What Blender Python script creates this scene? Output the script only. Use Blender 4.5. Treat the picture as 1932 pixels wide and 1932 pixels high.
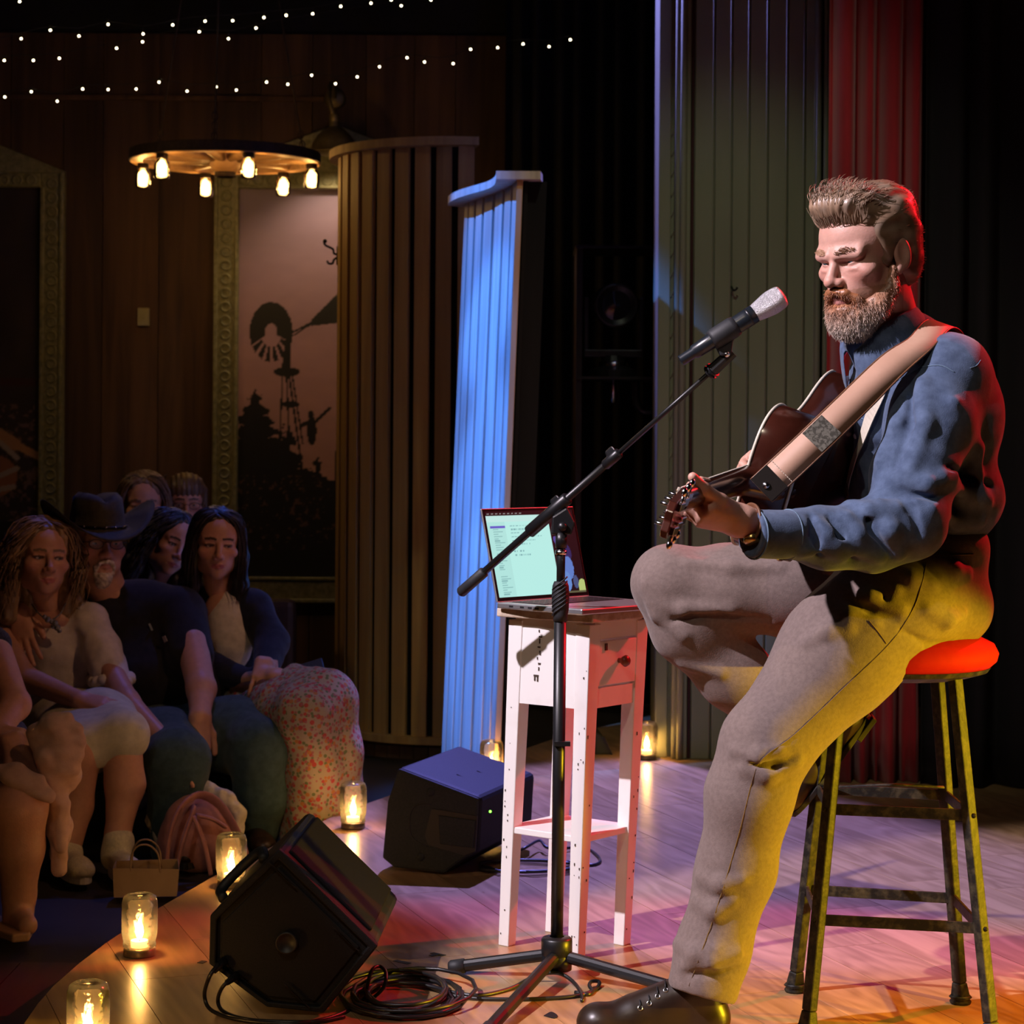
import bpy, math, random
import numpy as np
from mathutils import Vector, Matrix
from mathutils.bvhtree import BVHTree

for o in list(bpy.data.objects):
    bpy.data.objects.remove(o, do_unlink=True)
scene = bpy.context.scene
C = scene.collection

# ------------------------------------------------------------------ camera
FPX, HCAM, CX, HY, ROLL = 4000.0, 1.174, 966.0, 830.0, 0.007
ZF = -0.12   # audience floor, the stage top is z = 0
cam_data = bpy.data.cameras.new('camera')
cam = bpy.data.objects.new('camera', cam_data)
C.objects.link(cam)
scene.camera = cam
cam_data.sensor_fit = 'HORIZONTAL'
cam_data.sensor_width = 36.0
cam_data.lens = FPX / 1932.0 * 36.0
cam_data.shift_y = -(966.0 - HY) / 1932.0
cam.location = (0, 0, HCAM)
cam.rotation_euler = (math.pi / 2, -ROLL, 0)
cam_data.clip_end = 60
cam_data.dof.use_dof = True
cam_data.dof.focus_distance = 4.35
cam_data.dof.aperture_fstop = 9.0

# ------------------------------------------------------------------ world, light, exposure
world = bpy.data.worlds.new('world')
scene.world = world
world.use_nodes = True
bgn = world.node_tree.nodes.get('Background') or world.node_tree.nodes.new('ShaderNodeBackground')
bgn.inputs['Color'].default_value = (0.35, 0.4, 0.6, 1)
bgn.inputs['Strength'].default_value = 0.0025
vs = scene.view_settings
vs.view_transform = 'Standard'
vs.look = 'None'
vs.exposure = 0.0
vs.gamma = 1.0
vs.use_curve_mapping = False

def spot(name, loc, target, energy, color, angle, blend=0.3, radius=0.05):
    l = bpy.data.lights.new(name, 'SPOT')
    l.energy = energy
    l.color = color
    l.spot_size = math.radians(angle)
    l.spot_blend = blend
    l.shadow_soft_size = radius
    o = bpy.data.objects.new(name, l)
    C.objects.link(o)
    o.location = loc
    d = Vector(target) - Vector(loc)
    o.rotation_euler = d.to_track_quat('-Z', 'Y').to_euler()
    return o

spot('key_spotlight', (-2.9, 2.6, 4.25), (0.52, 4.4, 0.85), 1750, (1.0, 0.87, 0.98), 25, 0.25, 0.05)
spot('front_wash_spotlight', (-1.2, 1.0, 3.9), (0.75, 5.2, 0.55), 110, (1.0, 0.82, 0.62), 44, 0.5, 0.06)
spot('pillar_spotlight', (0.55, 5.2, 4.3), (0.78, 7.83, 0.9), 58, (0.95, 1.0, 0.70), 40, 0.7, 0.06)
spot('red_back_spotlight', (3.7, 6.7, 3.3), (0.62, 4.55, 0.8), 950, (1.0, 0.012, 0.02), 31, 0.3, 0.04)
spot('yellow_side_spotlight', (3.8, 3.45, 0.60), (0.5, 4.02, 0.36), 1150, (1.0, 0.64, 0.015), 21, 0.2, 0.04)
spot('amber_floor_fill', (2.7, 2.3, 3.3), (1.35, 4.1, 0.0), 900, (1.0, 0.52, 0.05), 28, 0.9, 0.04)  # extra amber fill, added to brighten the floor right of the stool
for zt_ in (0.15, 0.75, 1.35, 1.9):
    spot('blue_panel_spotlight', (-2.3, 6.0, 4.2), (-0.10, 7.72, zt_), 1350, (0.06, 0.23, 1.0), 13.5, 0.5, 0.04)
spot('lavender_floor_spotlight', (0.3, 8.3, 4.4), (0.85, 6.45, 0.0), 2700, (0.26, 0.24, 1.0), 36, 0.25, 0.05)
spot('audience_wash_spotlight', (1.6, 4.6, 4.2), (-1.1, 7.0, 0.5), 105, (1.0, 0.48, 0.25), 40, 0.5, 0.08)
spot('audience_blue_spotlight', (-0.75, 8.4, 4.3), (-1.0, 7.1, 0.6), 120, (0.07, 0.17, 1.0), 30, 0.4, 0.05)
spot('warm_fill_spot', (-3.3, 7.8, 3.6), (-1.0, 9.6, 1.0), 24, (1.0, 0.62, 0.25), 75, 0.8, 0.10)  # added warm fill from out of view, lifts the curved slats and wall

# ------------------------------------------------------------------ projection helpers (pixel -> metre, the depth comes from what a thing stands on)
def P(px, py, d):
    u, v = px - CX, py - HY
    u, v = u + ROLL * v, v - ROLL * u
    return np.array([u / FPX * d, d, HCAM - v / FPX * d])

def G(px, py, z=0.0):
    u, v = px - CX, py - HY
    v = v - ROLL * u
    return P(px, py, FPX * (HCAM - z) / v)

A = lambda *a: np.array(a, float)
def nrm(v):
    v = np.asarray(v, float)
    return v / max(np.linalg.norm(v), 1e-9)
def lerp(a, b, t):
    return np.asarray(a, float) * (1 - t) + np.asarray(b, float) * t

# ------------------------------------------------------------------ materials
MATS = {}
def mat(name, col, col2=None, rough=0.6, metal=0.0, scale=8.0, stretch=(1, 1, 1), detail=4.0, bump=0.0, bscale=None,
        attr=False, spec=0.5, sheen=0.0, sss=0.0, coat=0.0, lo=0.35, hi=0.65, emit=None, estr=0.0, bstretch=None, wave=None, fac=1.0):
    if name in MATS:
        return MATS[name]
    m = bpy.data.materials.new(name)
    m.use_nodes = True
    nt = m.node_tree
    b = nt.nodes['Principled BSDF']
    b.inputs['Roughness'].default_value = rough
    b.inputs['Metallic'].default_value = metal
    b.inputs['Specular IOR Level'].default_value = spec
    if sheen:
        b.inputs['Sheen Weight'].default_value = sheen
    if coat:
        b.inputs['Coat Weight'].default_value = coat
        b.inputs['Coat Roughness'].default_value = 0.15
    if sss:
        b.inputs['Subsurface Weight'].default_value = sss
        b.inputs['Subsurface Radius'].default_value = (0.012, 0.005, 0.003)
        b.inputs['Subsurface Scale'].default_value = 0.5
    if emit is not None:
        b.inputs['Emission Color'].default_value = (*emit, 1)
        b.inputs['Emission Strength'].default_value = estr
    tc = nt.nodes.new('ShaderNodeTexCoord')
    mp = nt.nodes.new('ShaderNodeMapping')
    mp.inputs['Scale'].default_value = stretch
    nt.links.new(tc.outputs['Object'], mp.inputs['Vector'])
    base = None
    if attr:
        an = nt.nodes.new('ShaderNodeAttribute')
        an.attribute_name = 'Col'
        base = an.outputs['Color']
    if col2 is not None:
        nz = nt.nodes.new('ShaderNodeTexNoise')
        nz.inputs['Scale'].default_value = scale
        nz.inputs['Detail'].default_value = detail
        nz.inputs['Roughness'].default_value = 0.6
        nt.links.new(mp.outputs['Vector'], nz.inputs['Vector'])
        rp = nt.nodes.new('ShaderNodeValToRGB')
        rp.color_ramp.elements[0].position = lo
        rp.color_ramp.elements[1].position = hi
        rp.color_ramp.elements[0].color = (*col, 1)
        rp.color_ramp.elements[1].color = (*col2, 1)
        nt.links.new(nz.outputs['Fac'], rp.inputs['Fac'])
        if base is None:
            base = rp.outputs['Color']
        else:
            mx = nt.nodes.new('ShaderNodeMix')
            mx.data_type = 'RGBA'
            mx.blend_type = 'MULTIPLY'
            mx.inputs['Factor'].default_value = fac
            nt.links.new(base, mx.inputs[6])
            nt.links.new(rp.outputs['Color'], mx.inputs[7])
            base = mx.outputs[2]
    if base is None:
        b.inputs['Base Color'].default_value = (*col, 1)
    else:
        nt.links.new(base, b.inputs['Base Color'])
    if bump:
        mp2 = mp
        if bstretch is not None:
            mp2 = nt.nodes.new('ShaderNodeMapping')
            mp2.inputs['Scale'].default_value = bstretch
            nt.links.new(tc.outputs['Object'], mp2.inputs['Vector'])
        if wave is not None:
            n2 = nt.nodes.new('ShaderNodeTexWave')
            n2.wave_type = 'BANDS'
            n2.bands_direction = wave
            n2.inputs['Scale'].default_value = bscale or scale
            n2.inputs['Distortion'].default_value = 1.0
            src = n2.outputs['Fac']
        else:
            n2 = nt.nodes.new('ShaderNodeTexNoise')
            n2.inputs['Scale'].default_value = bscale or scale * 3
            n2.inputs['Detail'].default_value = 3.0
            src = n2.outputs['Fac']
        nt.links.new(mp2.outputs['Vector'], n2.inputs['Vector'])
        bp = nt.nodes.new('ShaderNodeBump')
        bp.inputs['Strength'].default_value = bump
        bp.inputs['Distance'].default_value = 0.004
        nt.links.new(src, bp.inputs['Height'])
        nt.links.new(bp.outputs['Normal'], b.inputs['Normal'])
    MATS[name] = m
    return m

def emat(name, col, strength):
    m = bpy.data.materials.new(name)
    m.use_nodes = True
    nt = m.node_tree
    nt.nodes.clear()
    e = nt.nodes.new('ShaderNodeEmission')
    e.inputs['Color'].default_value = (*col, 1)
    e.inputs['Strength'].default_value = strength
    out = nt.nodes.new('ShaderNodeOutputMaterial')
    nt.links.new(e.outputs[0], out.inputs[0])
    MATS[name] = m
    return m

def glassmat(name, tint, tr=0.55, rough=0.03):
    m = bpy.data.materials.new(name)
    m.use_nodes = True
    nt = m.node_tree
    nt.nodes.clear()
    g = nt.nodes.new('ShaderNodeBsdfGlass')
    g.inputs['Color'].default_value = (*tint, 1)
    g.inputs['IOR'].default_value = 1.35
    g.inputs['Roughness'].default_value = rough
    t = nt.nodes.new('ShaderNodeBsdfTransparent')
    t.inputs['Color'].default_value = (*tint, 1)
    mx = nt.nodes.new('ShaderNodeMixShader')
    mx.inputs[0].default_value = tr
    nz = nt.nodes.new('ShaderNodeTexNoise')
    nz.inputs['Scale'].default_value = 45
    bp = nt.nodes.new('ShaderNodeBump')
    bp.inputs['Strength'].default_value = 0.5
    bp.inputs['Distance'].default_value = 0.003
    tc = nt.nodes.new('ShaderNodeTexCoord')
    nt.links.new(tc.outputs['Object'], nz.inputs['Vector'])
    nt.links.new(nz.outputs['Fac'], bp.inputs['Height'])
    nt.links.new(bp.outputs['Normal'], g.inputs['Normal'])
    out = nt.nodes.new('ShaderNodeOutputMaterial')
    nt.links.new(g.outputs[0], mx.inputs[1])
    nt.links.new(t.outputs[0], mx.inputs[2])
    nt.links.new(mx.outputs[0], out.inputs[0])
    MATS[name] = m
    return m

def jarglass(name, scatter=0.10, tint=(1.0, 0.95, 0.86)):
    # clear thin glass: sees through, mirrors at grazing angles, a little light scattered by wavy walls
    m = bpy.data.materials.new(name)
    m.use_nodes = True
    nt = m.node_tree
    nt.nodes.clear()
    N = nt.nodes.new
    t = N('ShaderNodeBsdfTransparent'); t.inputs['Color'].default_value = (*tint, 1)
    g = N('ShaderNodeBsdfGlossy'); g.inputs['Roughness'].default_value = 0.08
    tl = N('ShaderNodeBsdfTranslucent'); tl.inputs['Color'].default_value = (*tint, 1)
    fr = N('ShaderNodeFresnel'); fr.inputs['IOR'].default_value = 1.5
    nz = N('ShaderNodeTexNoise'); nz.inputs['Scale'].default_value = 60
    tc = N('ShaderNodeTexCoord'); nt.links.new(tc.outputs['Object'], nz.inputs['Vector'])
    bp = N('ShaderNodeBump'); bp.inputs['Strength'].default_value = 0.6; bp.inputs['Distance'].default_value = 0.004
    nt.links.new(nz.outputs['Fac'], bp.inputs['Height'])
    nt.links.new(bp.outputs['Normal'], g.inputs['Normal']); nt.links.new(bp.outputs['Normal'], fr.inputs['Normal'])
    m1 = N('ShaderNodeMixShader'); m1.inputs[0].default_value = scatter
    nt.links.new(t.outputs[0], m1.inputs[1]); nt.links.new(tl.outputs[0], m1.inputs[2])
    m2 = N('ShaderNodeMixShader')
    nt.links.new(fr.outputs[0], m2.inputs[0]); nt.links.new(m1.outputs[0], m2.inputs[1]); nt.links.new(g.outputs[0], m2.inputs[2])
    out = N('ShaderNodeOutputMaterial'); nt.links.new(m2.outputs[0], out.inputs[0])
    MATS[name] = m
    return m

# ------------------------------------------------------------------ mesh collector
class MB:
    def __init__(s):
        s.V = []; s.F = []; s.MI = []; s.n = 0
    def add(s, V, F, mi=0):
        V = np.asarray(V, float).reshape(-1, 3)
        s.V.append(V)
        s.F += [tuple(int(i) + s.n for i in f) for f in F]
        s.MI += [mi] * len(F)
        s.n += len(V)
        return s
    def box(s, lo, hi, mi=0):
        (x0, y0, z0), (x1, y1, z1) = lo, hi
        return s.hexa([(x0, y0, z0), (x1, y0, z0), (x1, y1, z0), (x0, y1, z0), (x0, y0, z1), (x1, y0, z1), (x1, y1, z1), (x0, y1, z1)], mi)
    def hexa(s, c, mi=0):
        return s.add(c, [(3, 2, 1, 0), (4, 5, 6, 7), (0, 1, 5, 4), (1, 2, 6, 5), (2, 3, 7, 6), (3, 0, 4, 7)], mi)
    def bar(s, a, b, w, h, up=(0, 0, 1), mi=0, w2=None, h2=None):
        a, b = np.asarray(a, float), np.asarray(b, float)
        d = nrm(b - a)
        x = np.cross(d, up)
        if np.linalg.norm(x) < 1e-4:
            x = np.cross(d, (0, 1, 0))
        x = nrm(x); y = np.cross(x, d)
        w2 = w if w2 is None else w2; h2 = h if h2 is None else h2
        c = []
        for p, ww, hh in ((a, w, h), (b, w2, h2)):
            for sx, sy in ((-1, -1), (1, -1), (1, 1), (-1, 1)):
                c.append(p + x * sx * ww / 2 + y * sy * hh / 2)
        return s.hexa(c, mi)
    def tube(s, pts, r, n=8, mi=0, cap=True, closed=False, flat=1.0, up=None):
        pts = np.asarray(pts, float)
        m = len(pts)
        r = np.full(m, float(r)) if np.isscalar(r) else np.asarray(r, float)
        t = np.zeros_like(pts)
        if closed:
            t = np.roll(pts, -1, 0) - np.roll(pts, 1, 0)
        else:
            t[1:-1] = pts[2:] - pts[:-2]; t[0] = pts[1] - pts[0]; t[-1] = pts[-1] - pts[-2]
        t /= np.maximum(np.linalg.norm(t, axis=1, keepdims=True), 1e-9)
        ref = np.array([0, 0, 1.0]) if up is None else nrm(up)
        if abs(t[0] @ ref) > 0.95 and up is None:
            ref = np.array([1.0, 0, 0])
        x = nrm(np.cross(t[0], ref))
        V = []
        for i in range(m):
            x = nrm(x - t[i] * (x @ t[i]))
            y = np.cross(t[i], x)
            for k in range(n):
                a = 2 * math.pi * k / n
                V.append(pts[i] + r[i] * (math.cos(a) * x + math.sin(a) * y * flat))
        F = []
        for i in range(m if closed else m - 1):
            j = (i + 1) % m
            for k in range(n):
                k2 = (k + 1) % n
                F.append((i * n + k, i * n + k2, j * n + k2, j * n + k))
        if cap and not closed:
            F.append(tuple(range(n))[::-1])
            F.append(tuple((m - 1) * n + k for k in range(n)))
        return s.add(V, F, mi)
    def cyl(s, a, b, r, r2=None, n=16, mi=0):
        return s.tube([a, b], [r, r if r2 is None else r2], n, mi)
    def lathe(s, prof, n=24, o=(0, 0, 0), axis=(0, 0, 1), mi=0, close=False):
        z = nrm(axis)
        x = nrm(np.cross(z, (0, 1, 0))) if abs(z[1]) < 0.9 else nrm(np.cross(z, (1, 0, 0)))
        y = np.cross(z, x)
        V = []
        for (r, h) in prof:
            for k in range(n):
                a = 2 * math.pi * k / n
                V.append(np.asarray(o) + x * r * math.cos(a) + y * r * math.sin(a) + z * h)
        F = []
        m = len(prof)
        for i in range(m - 1):
            for k in range(n):
                k2 = (k + 1) % n
                F.append((i * n + k, i * n + k2, (i + 1) * n + k2, (i + 1) * n + k))
        if close:
            F.append(tuple(range(n))[::-1]); F.append(tuple((m - 1) * n + k for k in range(n)))
        return s.add(V, F, mi)
    def prism(s, poly, ext, mi=0):
        poly = np.asarray(poly, float); n = len(poly)
        V = np.vstack([poly, poly + np.asarray(ext, float)])
        F = [tuple(range(n))[::-1], tuple(range(n, 2 * n))]
        for i in range(n):
            j = (i + 1) % n
            F.append((i, j, j + n, i + n))
        return s.add(V, F, mi)
    def strip(s, L, R, N, th, mi=0):
        # a band with thickness: left and right rails, offset by th along N
        L, R, N = (np.asarray(q, float) for q in (L, R, N))
        n = len(L)
        V = np.vstack([L, R, R + N * th, L + N * th])
        F = []
        for i in range(n - 1):
            for q in range(4):
                q2 = (q + 1) % 4
                F.append((q * n + i, q2 * n + i, q2 * n + i + 1, q * n + i + 1))
        F.append((0, 3 * n, 2 * n, n)); F.append((n - 1, 2 * n - 1, 3 * n - 1, 4 * n - 1))
        return s.add(V, F, mi)
    def sphere(s, c, r, n=12, m=8, mi=0, R=None):
        r = np.full(3, float(r)) if np.isscalar(r) else np.asarray(r, float)
        V = [(0, 0, r[2])]
        for i in range(1, m):
            th = math.pi * i / m
            for k in range(n):
                a = 2 * math.pi * k / n
                V.append((r[0] * math.sin(th) * math.cos(a), r[1] * math.sin(th) * math.sin(a), r[2] * math.cos(th)))
        V.append((0, 0, -r[2]))
        V = np.array(V)
        if R is not None:
            V = V @ np.asarray(R).T
        V = V + np.asarray(c, float)
        F = []
        for k in range(n):
            F.append((0, 1 + k, 1 + (k + 1) % n))
        for i in range(m - 2):
            for k in range(n):
                k2 = (k + 1) % n
                F.append((1 + i * n + k, 1 + (i + 1) * n + k, 1 + (i + 1) * n + k2, 1 + i * n + k2))
        e = len(V) - 1
        for k in range(n):
            F.append((e, 1 + (m - 2) * n + (k + 1) % n, 1 + (m - 2) * n + k))
        return s.add(V, F, mi)
    def data(s):
        return np.vstack(s.V), s.F

def rootloc(o):
    while o.parent:
        o = o.parent
    return np.array(o.location)

def obj(name, mb, mats, parent=None, smooth=False, col=None, bevel=0.0, flatnormals=False, loc=None):
    if isinstance(mb, MB):
        V, F = mb.data(); MI = mb.MI
    else:
        V, F = mb; MI = None
    V = np.asarray(V, float)
    if parent is not None:
        off = rootloc(parent)
    elif loc is not None:
        off = np.asarray(loc, float)
    else:
        lo, hi = V.min(0), V.max(0)
        off = A((lo[0] + hi[0]) / 2, (lo[1] + hi[1]) / 2, lo[2])
    me = bpy.data.meshes.new(name)
    if isinstance(F, np.ndarray):
        nF, k = F.shape
        me.vertices.add(len(V)); me.vertices.foreach_set('co', (V - off).astype(np.float32).ravel())
        me.loops.add(nF * k); me.loops.foreach_set('vertex_index', F.astype(np.int32).ravel())
        me.polygons.add(nF); me.polygons.foreach_set('loop_start', np.arange(0, nF * k, k, dtype=np.int32))
        me.update(calc_edges=True); me.validate()
    else:
        me.from_pydata((V - off).tolist(), [], F)
    if not isinstance(mats, (list, tuple)):
        mats = [mats]
    for m in mats:
        me.materials.append(m)
    if MI is not None and len(mats) > 1:
        me.polygons.foreach_set('material_index', MI)
    if smooth:
        me.polygons.foreach_set('use_smooth', [True] * len(me.polygons))
    if col is not None:
        ca = me.color_attributes.new('Col', 'FLOAT_COLOR', 'POINT')
        c4 = np.ones((len(V), 4), np.float32); c4[:, :3] = col
        ca.data.foreach_set('color', c4.ravel())
    me.update()
    o = bpy.data.objects.new(name, me)
    C.objects.link(o)
    if parent is not None:
        o.parent = parent
    else:
        o.location = off
    if bevel:
        bm = o.modifiers.new('bevel', 'BEVEL')
        bm.width = bevel; bm.segments = 2; bm.limit_method = 'ANGLE'; bm.angle_limit = math.radians(40)
    return o

def tag(o, label, cat, group=None):
    o['label'] = label; o['category'] = cat
    if group:
        o['group'] = group
    return o
def thing(name, label, cat, loc, group=None):
    o = bpy.data.objects.new(name, None)
    o.empty_display_size = 0.05
    C.objects.link(o)
    o.location = tuple(float(v) for v in loc)
    return tag(o, label, cat, group)
def struct(name, mb, m, **k):
    o = obj(name, mb, m, **k)
    o['kind'] = 'structure'
    return o

# ------------------------------------------------------------------ noise
def vnoise(p, freq, seed=0):
    p = np.asarray(p, float) * freq
    i = np.floor(p).astype(np.int64); f = p - i
    f = f * f * (3 - 2 * f)
    def h(ix, iy, iz):
        n = (ix * 374761393 + iy * 668265263 + iz * 2147483647 + seed * 974634777) & 0x7fffffff
        n = ((n ^ (n >> 13)) * 1274126177) & 0x7fffffff
        return ((n ^ (n >> 16)) & 0xffff) / 65535.0
    r = 0
    for dx in (0, 1):
        wx = f[..., 0] if dx else 1 - f[..., 0]
        for dy in (0, 1):
            wy = f[..., 1] if dy else 1 - f[..., 1]
            for dz in (0, 1):
                wz = f[..., 2] if dz else 1 - f[..., 2]
                r = r + wx * wy * wz * h(i[..., 0] + dx, i[..., 1] + dy, i[..., 2] + dz)
    return r * 2 - 1

# ------------------------------------------------------------------ signed distance modelling (smooth blended bodies, cloth, hands, heads)
class Sd:
    def __init__(s, k=0.02):
        s.pr = []; s.k = k; s.R = np.eye(3); s.t = np.zeros(3); s.s = 1.0
    def frame(s, R=np.eye(3), t=(0, 0, 0), sc=1.0):
        s.R = np.asarray(R, float); s.t = np.asarray(t, float); s.s = sc
        return s
    def w(s, p):
        return s.R @ (np.asarray(p, float) * s.s) + s.t
    def ell(s, c, r, k=None, R=None, op='u'):
        r = np.full(3, float(r)) if np.isscalar(r) else np.asarray(r, float)
        RR = s.R if R is None else s.R @ np.asarray(R, float)
        s.pr.append(('e', s.w(c), r * s.s, RR, (s.k if k is None else k) * s.s, op))
        return s
    def cone(s, a, b, ra, rb=None, k=None, op='u', flat=None, q=1.0):
        rb = ra if rb is None else rb
        u = None if flat is None else nrm(s.R @ np.asarray(flat, float))
        s.pr.append(('c', s.w(a), s.w(b), ra * s.s, rb * s.s, u, q, (s.k if k is None else k) * s.s, op))
        return s
    def chain(s, pts, rs, k=None, op='u', flat=None, q=1.0):
        rs = [rs] * len(pts) if np.isscalar(rs) else rs
        for i in range(len(pts) - 1):
            s.cone(pts[i], pts[i + 1], rs[i], rs[i + 1], k, op, flat, q)
        return s
    def build(s, h, pad=None):
        lo = np.full(3, 1e9); hi = -lo
        bb = []
        for p in s.pr:
            if p[0] == 'e':
                ext = np.sqrt(((p[3] * p[2][None, :]) ** 2).sum(1)); l, g = p[1] - ext, p[1] + ext
            else:
                l = np.minimum(p[1] - p[3], p[2] - p[4]); g = np.maximum(p[1] + p[3], p[2] + p[4])
            m = p[-2] + 3 * h
            bb.append((l - m, g + m))
            if p[-1] == 'u':
                lo = np.minimum(lo, l); hi = np.maximum(hi, g)
        lo = lo - 4 * h - 0.01; hi = hi + 4 * h + 0.01
        n = np.ceil((hi - lo) / h).astype(int) + 1
        f = np.full(n, 0.5, np.float32)
        ax = [(lo[i] + np.arange(n[i]) * h).astype(np.float32) for i in range(3)]
        for p, (l, g) in zip(s.pr, bb):
            i0 = np.maximum(np.floor((l - lo) / h).astype(int), 0); i1 = np.minimum(np.ceil((g - lo) / h).astype(int) + 1, n)
            if (i1 <= i0).any():
                continue
            sl = tuple(slice(a, b) for a, b in zip(i0, i1))
            X = ax[0][sl[0]][:, None, None]; Y = ax[1][sl[1]][None, :, None]; Z = ax[2][sl[2]][None, None, :]
            if p[0] == 'e':
                c, r, R = p[1], p[2], p[3]
                x, y, z = X - np.float32(c[0]), Y - np.float32(c[1]), Z - np.float32(c[2])
                k0 = 0; k1 = 0
                for j in range(3):
                    q = (x * np.float32(R[0, j]) + y * np.float32(R[1, j]) + z * np.float32(R[2, j])) / np.float32(r[j])
                    k0 = k0 + q * q; k1 = k1 + (q / np.float32(r[j])) ** 2
                k0 = np.sqrt(k0); k1 = np.sqrt(k1) + np.float32(1e-6)
                d = k0 * (k0 - 1) / k1
            else:
                _, a, b, ra, rb, u, q, _, _ = p
                ab = b - a; L2 = max(float(ab @ ab), 1e-12)
                x, y, z = X - np.float32(a[0]), Y - np.float32(a[1]), Z - np.float32(a[2])
                t = np.clip((x * np.float32(ab[0]) + y * np.float32(ab[1]) + z * np.float32(ab[2])) / np.float32(L2), 0, 1)
                x = x - t * np.float32(ab[0]); y = y - t * np.float32(ab[1]); z = z - t * np.float32(ab[2])
                if u is not None:
                    e = (x * np.float32(u[0]) + y * np.float32(u[1]) + z * np.float32(u[2])) * np.float32(1 / q - 1)
                    x = x + e * np.float32(u[0]); y = y + e * np.float32(u[1]); z = z + e * np.float32(u[2])
                d = (np.sqrt(x * x + y * y + z * z) - (np.float32(ra) + t * np.float32(rb - ra)))
                if u is not None:
                    d = d * np.float32(min(q, 1.0) * 0.5 + 0.5)
            k = np.float32(max(p[-2], 1e-5)); g0 = f[sl]
            if p[-1] == 'u':
                hh = np.maximum(k - np.abs(g0 - d), 0) / k
                f[sl] = np.minimum(g0, d) - hh * hh * k * np.float32(0.25)
            else:
                d = -d
                hh = np.maximum(k - np.abs(g0 - d), 0) / k
                f[sl] = np.maximum(g0, d) + hh * hh * k * np.float32(0.25)
        return nets(f, lo, h)

def nets(f, lo, h):
    ins = f < 0
    nx, ny, nz = f.shape
    a = ins[:-1, :-1, :-1]
    anyi = a.copy(); alli = a.copy()
    for dx in (0, 1):
        for dy in (0, 1):
            for dz in (0, 1):
                q = ins[dx:nx - 1 + dx, dy:ny - 1 + dy, dz:nz - 1 + dz]
                anyi |= q; alli &= q
    act = anyi & ~alli
    ci = np.argwhere(act)
    idx = np.full(act.shape, -1, np.int32)
    idx[act] = np.arange(len(ci))
    acc = np.zeros((len(ci), 3)); cnt = np.zeros(len(ci))
    cv = {}
    for dx in (0, 1):
        for dy in (0, 1):
            for dz in (0, 1):
                cv[dx, dy, dz] = f[ci[:, 0] + dx, ci[:, 1] + dy, ci[:, 2] + dz].astype(float)
    cs = list(cv)
    for i in range(8):
        for j in range(i + 1, 8):
            p, q = cs[i], cs[j]
            if sum(abs(p[m] - q[m]) for m in range(3)) != 1:
                continue
            va, vb = cv[p], cv[q]
            sg = (va < 0) != (vb < 0)
            t = np.where(sg, va / np.where(sg, va - vb, 1), 0)
            for m in range(3):
                acc[:, m] += np.where(sg, p[m] + t * (q[m] - p[m]), 0)
            cnt += sg
    V = lo + (ci + acc / np.maximum(cnt, 1)[:, None]) * h
    Fs = []
    for ax in range(3):
        o1, o2 = (ax + 1) % 3, (ax + 2) % 3
        s0 = [slice(1, -1)] * 3; s1 = [slice(1, -1)] * 3
        s0[ax] = slice(0, -1); s1[ax] = slice(1, None)
        e0 = ins[tuple(s0)]; e1 = ins[tuple(s1)]
        for flip, msk in ((False, e0 & ~e1), (True, ~e0 & e1)):
            ee = np.argwhere(msk)
            if not len(ee):
                continue
            ee[:, o1] += 1; ee[:, o2] += 1
            q = []
            for (d1, d2) in ((-1, -1), (0, -1), (0, 0), (-1, 0)):
                c = ee.copy(); c[:, o1] += d1; c[:, o2] += d2
                q.append(idx[c[:, 0], c[:, 1], c[:, 2]])
            q = np.stack(q, 1)
            if flip:
                q = q[:, ::-1]
            Fs.append(q)
    F = np.vstack(Fs)
    F = F[(F >= 0).all(1)]
    return V, F

def vnorm(V, F):
    N = np.zeros_like(V)
    a, b, c = V[F[:, 0]], V[F[:, 1]], V[F[:, 2]]
    fn = np.cross(b - a, c - a)
    for j in range(F.shape[1]):
        np.add.at(N, F[:, j], fn)
    return N / np.maximum(np.linalg.norm(N, axis=1, keepdims=True), 1e-12)
def relax(V, F, it=1, w=0.5):
    for _ in range(it):
        S = np.zeros_like(V); n = np.zeros(len(V))
        for j in range(4):
            a, b = F[:, j], F[:, (j + 1) % 4]
            np.add.at(S, a, V[b]); np.add.at(n, a, 1); np.add.at(S, b, V[a]); np.add.at(n, b, 1)
        V = V * (1 - w) + w * S / np.maximum(n, 1)[:, None]
    return V
def joinm(parts):
    Vs, Fs, n = [], [], 0
    for V, F in parts:
        Vs.append(V); Fs.append(np.asarray(F) + n); n += len(V)
    return np.vstack(Vs), np.vstack(Fs)
def bvh(V, F):
    return BVHTree.FromPolygons([tuple(v) for v in V], [tuple(int(i) for i in f) for f in F])
def hit(b, px, py, off=0.0):
    # where the line of sight of a photo pixel meets a modelled surface
    o = Vector((0, 0, HCAM)); d = Vector(P(px, py, 1.0)) - o
    r = b.ray_cast(o, d.normalized())
    if r[0] is None:
        return None, None
    n = r[1] if r[1].dot(d) < 0 else -r[1]
    return np.array(r[0]) + np.array(n) * off, np.array(n)

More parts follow.
